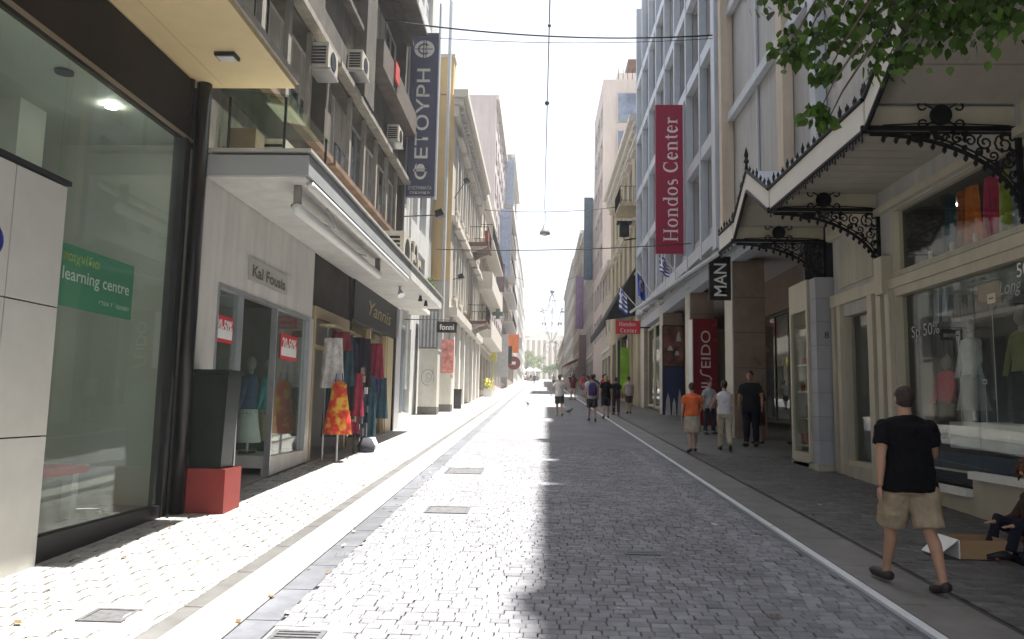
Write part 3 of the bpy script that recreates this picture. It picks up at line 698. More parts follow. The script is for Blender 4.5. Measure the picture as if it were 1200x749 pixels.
d = MB(); d.box(RX + .09, RX + .12, 12.15, 13.08, G(12.5) + .3, 3.2); dr = d.build("door", gsh, shop)
MB().box(RX + .05, RX + .085, 12.28, 12.31, 1.3, 2.1).build("handle", m_steel, dr)
# interior
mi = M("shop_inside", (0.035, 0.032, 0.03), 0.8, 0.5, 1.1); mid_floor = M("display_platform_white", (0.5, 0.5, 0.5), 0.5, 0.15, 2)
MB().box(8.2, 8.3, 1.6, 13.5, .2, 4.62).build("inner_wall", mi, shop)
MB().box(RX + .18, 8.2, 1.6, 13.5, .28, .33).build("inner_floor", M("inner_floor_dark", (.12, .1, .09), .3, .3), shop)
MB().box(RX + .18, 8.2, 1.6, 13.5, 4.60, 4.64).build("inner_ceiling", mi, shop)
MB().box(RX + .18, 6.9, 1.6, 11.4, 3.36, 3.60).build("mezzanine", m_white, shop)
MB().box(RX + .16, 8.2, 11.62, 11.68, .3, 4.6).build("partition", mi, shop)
MB().box(RX + .25, 6.3, 2.0, 10.4, 1.16, 1.50).build("display_platform", mid_floor, shop)
MB().box(RX + .2, RX + .24, 2.0, 11.1, .75, 1.1).build("blue_backdrop", M("navy_cloth", (.03, .05, .10), .9, .3), shop)
for i in range(12): MB().box(RX + .22, RX + .25, 4.6 + .55 * i, 4.64 + .55 * i, 3.6, 3.86).build("baluster", m_white, shop)
# clothes in the upper window: hanging garments, folds as pleated sheets
def garment(t, x, y, z, w, h, mat, name="garment", side=1, flare=.15, sleeves=False, axis='y'):
    b = MB(); n = 14; k = 6
    for sgn in (0, 1):
        rows_ = []
        for j in range(k + 1):
            v = j / k; ww = w * (.75 + flare * v * 2)
            rows_.append([(u, v, ww) for u in [i / n for i in range(n + 1)]])
        for j in range(k):
            for i in range(n):
                q = []
                for (jj, ii) in ((j, i), (j, i + 1), (j + 1, i + 1), (j + 1, i)):
                    u, v, ww = rows_[jj][ii]; a = (u - .5) * ww; d = .018 * math.sin(u * 17 + jj * .4) * (0.4 + v) + (.045 if sgn else -.045) * (1 - abs(2 * u - 1) ** 3)
                    p = (x + d, y + a, z - v * h) if axis == 'y' else (x + a, y + d, z - v * h)
                    q.append(p)
                b.face(q if sgn else q[::-1])
    return b.build(name, mat, t, smooth=True)
gcols = [("rust_cloth", (.35, .08, .02)), ("orange_cloth", (.62, .16, .02)), ("magenta_cloth", (.55, .04, .12)), ("lime_cloth", (.35, .42, .05)), ("dark_teal_cloth", (.02, .06, .08)), ("pale_denim", (.28, .33, .38)), ("dark_denim", (.04, .06, .11)), ("dark_denim", (.04, .06, .11)), ("rust_cloth", (.35, .08, .02))]
for (yy, ci, w_) in ((10.45, 4, .3), (10.15, 0, .26), (9.92, 1, .34), (9.5, 2, .36), (9.22, 3, .2), (8.98, 5, .16), (8.82, 5, .2), (8.45, 6, .42), (7.9, 7, .4), (7.3, 2, .4)):
    nm, c = gcols[ci]
    t = garment(None, 5.62, yy, 4.56, w_, .78 + .05 * math.sin(yy * 7), M(nm, c, .85, .35, 6), name="hanging_garment")
    tag(t, {4: "dark teal garment hanging leftmost behind the upper shop window", 0: "rust red garment next to the orange one in the upper shop window", 1: "bright orange garment hanging in the upper shop window", 2: "magenta pink garment hanging in the upper shop window" if yy > 9 else "second magenta garment deep in the upper window at the frame edge", 3: "narrow lime green garment in the upper shop window", 5: ("thin pale denim leg hanging beside the lime garment" if yy > 8.9 else "wider pale denim trousers beside the dark jeans"), 6: "dark blue jeans hanging in the upper window right of the pale denim", 7: "second dark denim garment nearest the frame edge in the upper window"}[ci], "garment", "garments hanging in the upper shop window")
# shop lamps inside
for i in range(6):
    for (x, z) in ((5.95, 4.57), (6.3, 3.34), (7.4, 4.57)): MB().tube([(x, 3.6 + 1.45 * i, z), (x, 3.6 + 1.45 * i, z + .02)], .05, 10).build('ceiling_spot', m_lamp, shop)
# mannequins
def mannequin(label, x, y, z, mat_top, mat_bot, H=1.0, skin=(.20, .18, .16)):
    t = thing("mannequin", label, "mannequin", (x, y, z), "shop window mannequins")
    sk = M("mannequin_skin", skin, .4); b = MB(); b.loft([((x, y, z), .13, .13), ((x, y, z + .02), .13, .13)]); b.build("stand", m_dark, t)
    b = MB(); b.tube([(x, y, z + .02), (x, y, z + .6 * H)], .02, 6); b.build("pole", m_steel, t)
    b = MB(); b.loft([((x, y, z + .55 * H), .13, .17), ((x, y, z + .75 * H), .10, .14), ((x, y, z + .95 * H), .115, .17), ((x, y, z + 1.08 * H), .09, .18), ((x, y, z + 1.12 * H), .05, .06)], 14)
    for s in (1, -1): b.tube([(x, y + .17 * s, z + 1.05 * H), (x - .03, y + .23 * s, z + .8 * H), (x - .10, y + .2 * s, z + .58 * H)], [.045, .04, .03], 8)
    b.build("torso", mat_top, t, smooth=True)
    b = MB(); b.ball((x, y, z + 1.28 * H), .075, .075, .11); b.tube([(x, y, z + 1.1 * H), (x, y, z + 1.2 * H)], .035, 8); b.build("head", sk, t, smooth=True)
    b = MB(); b.loft([((x, y, z + .15 * H), .20, .22), ((x, y, z + .4 * H), .15, .18), ((x, y, z + .62 * H), .125, .165)], 16); b.build("skirt", mat_bot, t, smooth=True)
mannequin("mannequin in white draped top behind the walking man", 5.75, 10.35, 1.5, M("white_cloth", (.6, .6, .6), .85, .15, 8), M("grey_cloth", (.3, .3, .3), .85, .2))
mannequin("mannequin in a pale olive and dark top in the middle of the display window", 5.8, 9.35, 1.5, M("olive_cloth", (.25, .25, .1), .85, .3), m_black)
mannequin("mannequin in a bright pink dress at the right end of the display window", 5.7, 8.2, 1.5, M("pink_cloth", (.65, .06, .12), .85, .15), M("pink_cloth", (.65, .06, .12)))
mannequin("low mannequin in bright pink just left of the white draped one", 5.75, 11.0, 1.25, M("pink_cloth", (.65, .06, .12)), m_black, .85)
mannequin("darkly dressed mannequin beside the pink one in the display window", 6.1, 7.4, 1.5, m_black, M("grey_cloth", (.3, .3, .3)))
# price cards and window lettering
for (y_, z_, w, h, lab) in ((10.1, 2.62, .10, .13, "upright white price card left of the olive mannequin"), (9.33, 3.0, .16, .12, "wide white card on a stick above the olive mannequin"), (9.55, 2.0, .09, .06, "tiny cream card in front of the olive mannequin")):
    c = thing("price_card", lab, "price card", (5.45, y_, z_)); MB().box(5.45, 5.456, y_ - w / 2, y_ + w / 2, z_ - h / 2, z_ + h / 2).build("card", m_white, c)
    MB().box(5.452, 5.456, y_ - .006, y_ + .006, 1.5, z_ - h / 2).build("stick", m_steel, c)
    MB().box(5.446, 5.449, y_ - w * .3, y_ + w * .3, z_ - .01, z_ + .01).build("print", m_dark, c)
ml = M("frosted_lettering", (.35, .36, .36), .6, .1)
txt("Long street", .20, ml, shop, (RX + .095, 8.42, 3.02), YN, ZP, width=.95, slant=.3)
txt("50", .16, m_wtext, shop, (RX + .095, 8.45, 3.2), YN, ZP)
txt("Sp 50%", .22, ml, shop, (RX + .095, 10.62, 2.72), YN, ZP, width=.75)
for yy in (10.72, 10.48): MB().tube([(5.5, yy, 2.85), (5.55, yy + .06, 3.33)], .035, 6).build("hanging_tube", M("tube_grey", (.35, .34, .36), .5), shop)
MB().box(5.5, 6.2, 8.7, 9.7, 3.0, 3.32).build("display_panel", M("panel_teal", (.10, .14, .14), .5, .4), shop)
# block pier with glass case
case = thing("display_case_pier", "blue grey block pier with a narrow lit display case beside the cream shop", "pier", (5.0, 14.2, G(14.2)))
MB().box(4.86, RX + .6, 13.60, 14.98, G(13.6) - .3, G(13.6) + .10).build("plinth", m_cream2, case)
zc = G(13.6) + .104; i = 0
while zc < 3.95:
    h = min(.42, 4.0 - zc); MB().box(4.90, RX + .6, 13.64, 13.95, zc, zc + h - .012).build("block", m_blk, case); zc += h
MB().box(4.91, RX + .59, 13.66, 13.94, G(13.6) + .1, 3.98).build("mortar", M("mortar_pale", (.25, .25, .25), .8), case)
MB().box(4.86, 5.2, 13.97, 14.05, .7, 4.0).build("case_frame", m_cream, case); MB().box(4.86, 5.2, 14.88, 14.96, .7, 4.0).build("case_frame", m_cream, case)
MB().box(4.86, 5.2, 14.05, 14.88, 3.45, 4.0).build("case_head", m_cream, case); MB().box(4.86, 5.2, 14.05, 14.88, .6, .85).build("case_base", m_cream, case)
MB().box(5.22, 5.3, 13.97, 14.96, .7, 3.9).build("case_back", M("case_back_pale", (.35, .36, .36), .6, .3, 2), case)
MB().box(4.90, 4.912, 14.05, 14.88, .85, 3.45).build("case_glass", gsh, case)
for k in range(5): MB().box(4.95, 5.2, 14.07, 14.86, .95 + .5 * k, .97 + .5 * k).build("shelf", m_white, case)
for k in range(9):
    zz = .98 + .5 * (k % 5); yy = 14.2 + .22 * (k % 3)
    MB().box(5.0, 5.14, yy, yy + .13, zz, zz + .12 + .1 * (k % 2)).build("displayed_item", M("item_%s" % ("tan", "dark", "red")[k % 3], ((.4, .3, .2), (.05, .05, .06), (.4, .05, .04))[k % 3], .6), case)
txt("8", .12, m_dark, case, (5.08, 13.64, 2.95), XP, ZP)
tag(MB().box(RX - .0, 7.2, 15.02, 15.2, .2, 5.6).build("dark_return_wall", M("dark_clad", (.05, .045, .045), .5)), "dark wall closing the near end of the arcade", "wall")

# ---- the canopy
CX = 3.53; CZ = 4.68
can = thing("iron_canopy", "ornate black cast iron canopy with white valance and boarded soffit over the cream shop", "canopy", (4.3, 10, 4.68))
m_board = M("soffit_board", (0.42, 0.39, 0.33), 0.65, 0.1, 3, objvar=.06, streak=.05)
m_val = M("valance_white", (0.66, 0.64, 0.60), 0.5, 0.05)
y = 8.30; 
while y < 11.6:
    MB().box(CX + .05, RX, y, y + .27, CZ + .30, CZ + .325).build("soffit_board", m_board, can); y += .29
MB().box(CX + .03, RX, 8.23, 11.68, CZ + .335, CZ + .38).build("roof_sheet", m_hrib, can)
for yy in (13.95, 14.25, 14.55): MB().box(CX + .05, RX, yy, yy + .28, CZ + .30, CZ + .325).build("soffit_board", m_board, can)
MB().box(CX + .03, RX, 13.9, 15.0, CZ + .335, CZ + .38).build("roof_sheet", m_hrib, can)
def lace(b, p0, p1, step=.085, h=.10):
    a = Vector(p0); c = Vector(p1); n = max(1, int((c - a).length / step)); d = (c - a) / n
    for i in range(n):
        m = a + d * (i + .5); hh = h * (1.25 if i % 3 == 0 else .8); u = d.normalized() * .022
        b.prism([m - u, m + u, m + u * .5 - Vector((0, 0, hh * .55)), m + u * 1.1 - Vector((0, 0, hh * .8)), m - Vector((0, 0, hh)), m - u * 1.1 - Vector((0, 0, hh * .8)), m - u * .5 - Vector((0, 0, hh * .55))], (.012, 0, 0))
fin_proto = None
def crest(p0, p1, step=.21, tall=1.0):
    global fin_proto
    a = Vector(p0); c = Vector(p1); n = max(1, int((c - a).length / step)); d = (c - a) / n
    for i in range(n + 1):
        m = a + d * i; k = tall * (1.35 if i % 3 == 0 else .9)
        if fin_proto is None:
            b = MB(); b.tube([(0, 0, 0), (0, 0, .05), (0, 0, .075), (0, 0, .10), (0, 0, .135)], [.016, .010, .026, .012, .003], 6)
            for s in (1, -1): b.tube([(0, 0, .02), (0, .035 * s, .035), (0, .05 * s, .065), (0, .035 * s, .085)], .008, 5)
            fin_proto = b.build("finial", m_iron); fin_proto.parent = can; fin_proto.location = m - can.location; fin_proto.scale = (1, 1, k)
        else: inst(fin_proto, can, m, (1, 1, k))
def valance(y0, y1, z0, z1, lac=True):
    """white strip with iron rims from (y0,z0) to (y1,z1); z = lower edge"""
    h = .32
    P = lambda y, z, x: (x, y, z)
    n = max(1, round(abs(y1 - y0) / .9))
    MB().hexa([P(y0, z0, CX), P(y0, z0, CX + .03), P(y1, z1, CX + .03), P(y1, z1, CX), P(y0, z0 + h, CX), P(y0, z0 + h, CX + .03), P(y1, z1 + h, CX + .03), P(y1, z1 + h, CX)]).build("valance_panel", m_val, can)
    b = MB(); b.tube([P(y0, z0 - .02, CX), P(y1, z1 - .02, CX)], .028, 6); b.tube([P(y0, z0 + h + .02, CX), P(y1, z1 + h + .02, CX)], .032, 6); b.build("rim", m_iron, can)
    if lac:
        b = MB(); lace(b, P(y0, z0 - .02, CX - .01), P(y1, z1 - .02, CX - .01)); tag(b.build("lace_edging", m_iron, can), kind="stuff")
    crest(P(y0, z0 + h + .03, CX), P(y1, z1 + h + .03, CX))
valance(8.23, 11.66, CZ + .02, CZ + .02); valance(13.95, 15.0, CZ + .04, CZ + .04)
# gables (raised bays)
def gable(ya, yb, ym, zpk):
    for (a, za, c, zc) in ((ya, CZ + .02, ym, zpk), (ym, zpk, yb, CZ + .02)):
        valance(a, c, za, zc, lac=False)
        n = 5
        for i in range(n):
            u0, u1 = i / n, (i + .96) / n
            q0 = (a + (c - a) * u0, za + (zc - za) * u0 + .28); q1 = (a + (c - a) * u1, za + (zc - za) * u1 + .28)
            MB().hexa([(CX + .05, q0[0], q0[1]), (RX, q0[0], q0[1]), (RX, q1[0], q1[1]), (CX + .05, q1[0], q1[1]), (CX + .05, q0[0], q0[1] + .025), (RX, q0[0], q0[1] + .025), (RX, q1[0], q1[1] + .025), (CX + .05, q1[0], q1[1] + .025)]).build("soffit_board", m_board, can)
        MB().hexa([(CX + .03, a, za + .314), (RX, a, za + .314), (RX, c, zc + .314), (CX + .03, c, zc + .314), (CX + .03, a, za + .34), (RX, a, za + .34), (RX, c, zc + .34), (CX + .03, c, zc + .34)]).build("roof_sheet", m_hrib, can)
    b = MB(); zb = zpk + .36
    b.tube([(CX, ym, zb), (CX, ym, zb + .10), (CX, ym, zb + .14), (CX, ym, zb + .2), (CX, ym, zb + .26), (CX, ym, zb + .4)], [.035, .02, .05, .025, .04, .004], 8); b.build("spire_finial", m_iron, can)
    MB().face([(RX - .004, ya, CZ + .0), (RX - .004, yb, CZ), (RX - .004, yb, CZ + .3), (RX - .004, ym, zpk + .28), (RX - .004, ya, CZ + .3)]).build("gable_back", m_cream, can)
gable(13.88, 11.72, 12.95, 5.38); gable(8.18, 4.2, 6.19, 6.05)
# trusses
def spiral(c, r, turns, a0, s=1, n=14): return [(c[0] + s * r * (1 - .8 * i / n) * math.cos(a0 + turns * 2 * math.pi * i / n), 0, c[1] + r * (1 - .8 * i / n) * math.sin(a0 + turns * 2 * math.pi * i / n)) for i in range(n + 1)]
def truss(y):
    t = thing("x", None, None); t.name = "truss"; t.parent = can; t.location = Vector((0, y, 0)) - can.location
    def put(nm, b): 
        o = b.build(nm, m_iron); o.parent = t; return o
    b = MB(); b.box(CX - .04, RX, -.02, .02, CZ + .0, CZ + .05); b.box(CX - .04, RX, -.012, .012, CZ - .035, CZ - .015); put("top_bar", b)
    arc = [(CX + .06 + (RX - CX - .09) * math.sin(a), 0, 3.74 + .90 * math.cos(a)) for a in [math.pi / 2 * i / 18 for i in range(19)]]
    b = MB(); b.tube(arc, .026, 6); b.tube([(x + .03, 0, z + .045) for x, _, z in arc[5:-2]], .012, 5); b.box(RX - .05, RX, -.025, .025, 3.72, CZ); put("arch_rib", b)
    b = MB()
    for k, (x, z, r, tn, a0, s) in enumerate(((5.02, 4.53, .12, 1.5, 1, 1), (5.05, 4.33, .075, 1.3, 3, -1), (4.82, 4.55, .09, 1.4, 2, 1), (4.66, 4.57, .075, 1.3, 0, -1), (4.52, 4.59, .06, 1.3, 1, 1), (4.90, 4.40, .06, 1.3, 4, 1), (4.76, 4.45, .045, 1.2, 5, -1), (4.40, 4.60, .045, 1.2, 0, 1), (5.10, 4.18, .05, 1.3, 0, 1), (4.97, 4.25, .04, 1.3, 2, 1), (5.12, 4.44, .05, 1.2, 3, 1), (4.30, 4.61, .04, 1.2, 2, -1), (4.2, 4.62, .035, 1.2, 0, 1), (5.12, 4.60, .05, 1.2, 0, 1), (4.60, 4.50, .03, 1.2, 3, 1), (5.13, 4.05, .03, 1.2, 1, 1))): b.tube(spiral((x, z), r, tn, a0, s), .012, 5)
    for x in (3.75, 3.9, 4.05, 4.2): b.tube(spiral((x, 4.615), .035, 1.2, x * 7, 1, 9), .009, 5)
    for k in range(34):
        a = rnd.uniform(.35, 1.42); x = CX + .06 + (RX - CX - .09) * math.sin(a); z = 3.76 + .9 * math.cos(a); z += (CZ - z) * rnd.random()
        b.ball((x, 0, z), .024, .012, .03, 6, 3)
    tag(put("scrollwork", b), kind="stuff")
    b = MB()
    for i, (x, _, z) in enumerate(arc):
        if i % 1 == 0 and i > 0: b.tube([(x, 0, z - .02), (x, 0, z - .045), (x, 0, z - .07), (x, 0, z - .10)], [.008, .022, .026, .004], 6)
    b.ball((4.10, 0, 4.60), .10, .04, .06, 8, 4)
    tag(put("pendants", b), kind="stuff")
    b = MB(); c = (4.36, 4.86); b.prism([(c[0] + .115 * math.cos(2 * math.pi * i / 20), -.02, c[1] + .115 * math.sin(2 * math.pi * i / 20)) for i in range(20)], (0, .04, 0)); put("medallion", b)
    b = MB()
    for sx in (1, -1):
        for sz in (1, -1): b.tube([(c[0] + sx * .08, 0, c[1] + sz * .07), (c[0] + sx * .16, 0, c[1] + sz * .12)] + [(c[0] + sx * (.20 + .045 * math.cos(2.5 - 5.2 * i / 8)), 0, c[1] + sz * (.10 + .045 * math.sin(2.5 - 5.2 * i / 8))) for i in range(9)], .011, 5)
    b.tube([(CX + .2, 0, CZ + .06), (c[0], 0, CZ + .09), (RX - .1, 0, CZ + .06)], .008, 4)
    put("medallion_scrolls", b)
    o = MB().box(CX + .05, RX - .01, .05, .07, CZ + .055, CZ + .295).build('cross_panel', m_cream); o.parent = t
    return t
t0 = truss(8.21); 
for yy in (11.68, 13.91, 4.1):
    c = dup(t0, can); c.location = Vector((0, yy, 0)) - can.location
# ------------------------------------------------------------------ LEFT near: glazed ground floor with pale panels
LX = -4.0
lc = thing("glazed_shop_building", "ground floor with pale cladding panels and a tall greenish shop window under a dark fascia", "building", (LX, 6, G(6)))
m_clad = M("pale_cladding", (0.52, 0.51, 0.47), 0.4, 0.06, 1.5, patch=.06, objvar=.03, spec=.5)
m_fasc = M("dark_brown_fascia", (0.022, 0.014, 0.010), 0.55, 0.6, 1.3, streak=.2, spec=.15)
zs = [0.0, 1.285, 2.335, 3.36]; ys_ = [3.0, 4.35, 5.49, 6.12]
MB().box(LX - .14, LX - .035, 1.0, 6.10, -.3, 3.35).build("panel_backing", m_dark, lc)
for a, c in zip(ys_[:-1], ys_[1:]):
    for e, f in zip(zs[:-1], zs[1:]): MB().box(LX - .03, LX, a + .006, c - .006, e + (.006 if e else -.2), f - .006).build("cladding_panel", m_clad, lc)
MB().box(LX - .14, LX + .02, 1.0, 6.14, 3.37, 3.41).build("panel_cap", m_dark, lc)
MB().box(LX - .09, LX - .078, 6.12, 8.16, .48, 4.52).build("window_pane", m_shop_glass, lc)
MB().box(LX - .09, LX - .078, 1.0, 6.11, 3.42, 4.52).build("window_pane", m_shop_glass, lc)
MB().box(LX - .14, LX - .03, 6.13, 8.2, .2, .47).build("window_base", m_dark, lc)
MB().box(LX - .14, LX - .03, 6.13, 6.16, .48, .54).build("corner_bracket", m_steel, lc)
MB().box(LX - .16, LX - .02, 8.16, 8.24, .3, 4.54).build("mullion", m_dark, lc)
MB().box(LX - .16, LX - .05, 1.0, 8.34, 4.545, 5.26).build("fascia", m_fasc, lc)
MB().box(LX - .05, LX - .02, 1.0, 8.34, 4.535, 4.565).build("fascia_trim", M("bronze_trim", (.3, .24, .18), .35, .1, metal=.6), lc)
pl = MB(); pl.tube([(LX + .03, 8.42, .2), (LX + .03, 8.42, 5.3)], .085, 12); pl.tube([(LX - .08, 8.30, .2), (LX - .08, 8.30, 5.3)], .05, 8)
pl.build("corner_column", M("glossy_black_pipe", (.010, .008, .009), .3, .2, spec=.35), lc, smooth=True)
m_ycan = M("yellowed_soffit", (0.58, 0.46, 0.26), 0.6, 0.06, .8, streak=.06)
for a, c in ((LX - .15, -3.78), (-3.775, -2.93)):
    MB().box(a, c, 1.0, 8.53, 5.275, 5.33).build("soffit_panel", m_ycan, lc)
MB().box(LX - .15, -2.90, .95, 8.56, 5.335, 5.42).build("canopy_slab", M("canopy_edge", (.35, .32, .27), .7, .2), lc)
lamp = MB(); lamp.box(-3.50, -3.28, 7.58, 7.74, 5.235, 5.272); l0 = lamp.build("soffit_lamp", m_dark, lc); MB().box(-3.48, -3.30, 7.60, 7.72, 5.225, 5.233).build("lens", M("lamp_lens", (.5, .5, .5), .3), l0)
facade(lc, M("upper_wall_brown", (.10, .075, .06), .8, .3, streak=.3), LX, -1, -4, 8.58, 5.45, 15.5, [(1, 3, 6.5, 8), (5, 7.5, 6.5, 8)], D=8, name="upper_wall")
window(lc, LX, -1, 1, 3, 6.5, 8, nv=2); window(lc, LX, -1, 5, 7.5, 6.5, 8, nv=3)
# unseen slab added above the frame to shade the pavement strip before the window
MB().box(LX + .01, -2.30, 6.75, 8.70, 6.75, 6.9).build('added_shade_slab', m_fasc, lc)
# interior
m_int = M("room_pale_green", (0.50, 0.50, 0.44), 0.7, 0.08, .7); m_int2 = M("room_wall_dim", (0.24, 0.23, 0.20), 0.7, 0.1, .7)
MB().box(-9.5, LX - .16, .5, 8.55, 4.56, 4.60).build("room_ceiling", m_int, lc)
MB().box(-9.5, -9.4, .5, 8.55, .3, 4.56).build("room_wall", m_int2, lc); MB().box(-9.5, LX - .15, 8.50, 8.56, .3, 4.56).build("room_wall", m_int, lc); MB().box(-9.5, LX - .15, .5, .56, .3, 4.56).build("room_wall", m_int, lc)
MB().box(-9.5, LX - .15, .5, 8.5, .36, .42).build("room_floor", M("room_floor", (.28, .27, .24), .3, .1), lc)
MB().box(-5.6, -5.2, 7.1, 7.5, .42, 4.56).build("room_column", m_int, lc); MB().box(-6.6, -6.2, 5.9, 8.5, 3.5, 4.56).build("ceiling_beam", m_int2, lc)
MB().box(-6.9, -6.6, 6.6, 8.4, .42, 3.3).build("dark_doorway", m_black, lc)
MB().tube([(-4.39, 7.29, 4.53), (-4.39, 7.29, 4.555)], .055, 14).build("downlight", M("downlight_glow", (.9, .9, .9), .5, 0.0, emit=((1, .96, .88), 26)), lc)
for i in range(8): MB().tube([(-7.9 + 1.3 * (i % 2), 1.2 + 1.2 * (i // 2), 4.53), (-7.9 + 1.3 * (i % 2), 1.2 + 1.2 * (i // 2), 4.555)], .09, 14).build("downlight", _mats['downlight_glow'], lc)  # unseen extra downlights, added deeper in to brighten the room
MB().tube([(-4.37, 6.49, 4.53), (-4.37, 6.49, 4.555)], .08, 14).build("downlight", m_dark, lc)
tb = thing("play_table", "low red topped play table with white legs behind the tall shop window", "table", (-4.9, 7.2, .42))
MB().box(-5.2, -4.5, 6.4, 7.6, .86, .93).build("tabletop", M("red_tabletop", (.45, .04, .03), .4), tb)
for x, yy in ((-5.12, 6.5), (-4.62, 6.5), (-5.12, 7.5), (-4.62, 7.5)): MB().box(x - .05, x + .05, yy - .05, yy + .05, .42, .857).build("leg", m_white, tb)
for i, (x, yy, c, nm) in enumerate(((-4.8, 6.9, (.03, .3, .5), "blue"), (-4.9, 6.6, (.6, .3, .02), "orange"), (-4.7, 6.5, (.08, .4, .08), "green"))):
    tag(MB().ball((x, yy, .99), .06, n=10).build("toy_ball", M("toy_" + nm, c, .4), smooth=True), "%s toy ball on the low red table behind the shop window" % nm, "toy")
gs = thing("window_sign", "green sign lettered learning centre hung behind the tall shop window", "sign", (-4.16, 6.9, 2.66))
MB().box(-4.165, -4.155, 6.22, 7.53, 2.39, 2.94).build("board", M("green_board", (.005, .23, .11), .45, .04), gs)
txt("παιχνίδια", .115, M("yellow_lettering", (.45, .55, .02), .5), gs, (-4.155, 6.36, 2.83), YP, ZP, width=.56, align='LEFT', slant=.1)
txt("y learning centre", .15, m_wtext, gs, (-4.155, 6.235, 2.665), YP, ZP, width=1.22, align='LEFT', bold=.008)
txt("στον 1° όροφο", .06, m_wtext, gs, (-4.155, 7.47, 2.49), YP, ZP, width=.52, align='RIGHT')
lg = thing("wall_logo", "dark blue round logo on the pale panels at the left frame edge", "logo", (LX + .002, 5.3, 2.73))
MB().prism([(LX + .001, 5.23 + .19 * math.cos(a * math.pi / 12), 2.735 + .15 * math.sin(a * math.pi / 12)) for a in range(24)], (.004, 0, 0)).build("disc", M("logo_blue", (.01, .015, .18), .4), lg)
b = MB(); ribbon(b, arcp(0, 0, .1, .08, 200, 330, 8), .025, lambda x, y: (LX + .0075, 5.25 + x, 2.70 + y)); b.build("mark", m_wtext, lg)

# tapered litter bin on a red plinth
bp = thing("planter_box", "dark green tapered stone box standing on a red plinth beside the black column", "planter", (-3.7, 8.7, G(8.7)))
m_red_pl = M("red_plinth_paint", (0.20, 0.022, 0.018), 0.55, 0.12, 4)
g0 = G(8.6)
MB().box(-3.97, -3.46, 8.44, 8.90, g0 - .15, g0 + .48).build("plinth", m_red_pl, bp)
m_grn = M("dark_green_stone", (0.010, 0.016, 0.013), 0.35, 0.3, 6, spec=.25, patch=.4)
MB().hexa([(-3.90, 8.50, g0 + .482), (-3.54, 8.50, g0 + .482), (-3.54, 8.80, g0 + .482), (-3.90, 8.80, g0 + .482), (-3.96, 8.44, g0 + 1.52), (-3.49, 8.44, g0 + 1.52), (-3.49, 8.84, g0 + 1.52), (-3.96, 8.84, g0 + 1.52)]).build("box", m_grn, bp)
MB().box(-3.98, -3.47, 8.42, 8.86, g0 + 1.523, g0 + 1.58).build("rim", m_grn, bp)

# ------------------------------------------------------------------ LEFT: concrete block with white shop, clothes shop and dark shop
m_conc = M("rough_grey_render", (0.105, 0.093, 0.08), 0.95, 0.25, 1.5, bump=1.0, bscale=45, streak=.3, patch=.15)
m_led = M("weathered_ledge", (.26, .24, .21), .85, .2, 3, streak=.3)
m_wwall = M("offwhite_wall", (0.62, 0.60, 0.56), 0.7, 0.05, 1.0, streak=.14, patch=.06)
cb = thing("concrete_building", "grey rendered block with ribbon windows above the long white street canopy", "building", (LX, 15, G(15)))
ops = [(8.9, 13.3, 6.1, 7.82), (13.7, 21.2, 6.1, 7.82), (9.0, 12.4, 9.9, 11.9), (13.2, 15.2, 9.6, 12.0), (16.6, 20.9, 9.95, 11.9), (9, 21, 13, 14.9), (9, 21, 16.1, 17.9)]
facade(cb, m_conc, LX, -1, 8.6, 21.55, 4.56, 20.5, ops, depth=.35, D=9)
for o in ops:
    n = max(1, round((o[1] - o[0]) / 1.25)); w = (o[1] - o[0]) / n
    for i in range(n):
        window(cb, LX, -1, o[0] + w * i, o[0] + w * (i + 1) - .002 * (i % 2), o[2], o[3], depth=.35, nv=2, frame=rnd.choice([m_frame_w, m_frame_d, m_steel]), pane=rnd.choice([m_pane_dk, m_pane_mid, m_curtain, m_pane_dk]), fw_=.05, blind=rnd.choice([0, .5, 0, .8]))
        if i and o[2] < 8: MB().box(LX - .02, LX + .06, o[0] + w * i - .07, o[0] + w * i + .07, o[2] + .002, o[3] - .002).build("window_fin", m_led, cb)
    MB().box(LX, LX + .20, o[0] - .15 if o[0] > 8.95 else 8.62, o[1] + .15, o[3] + .06, o[3] + .17).build("ledge", m_led if o[2] < 8 else m_conc, cb)
    MB().box(LX, LX + .16, o[0] - .12 if o[0] > 8.95 else 8.62, o[1] + .12, o[2] - .14, o[2] - .04).build("window_sill", M("rusty_sill", (.16, .10, .065), .8, .4, 3) if o[2] < 7 else m_conc, cb)
MB().box(LX - .3, LX + .22, 15.3, 16.2, 8.05, 20.4).build("pier", m_conc, cb)
# balcony front with red cloth
bf = MB().box(LX, LX + .35, 16.4, 21.0, 9.2, 9.85).build("window_box", M("brown_panel", (.10, .08, .07), .8, .3), cb)
tag(MB().box(LX + .352, LX + .40, 17.6, 18.1, 9.45, 9.9).build("hanging_cloth", M("red_cloth", (.4, .04, .04), .9, .2)), "red cloth draped over the upper window ledge of the concrete block", "cloth")
MB().box(LX, LX + .6, 16.4, 20.9, 12.2, 12.3).build("upper_slab", m_conc, cb)
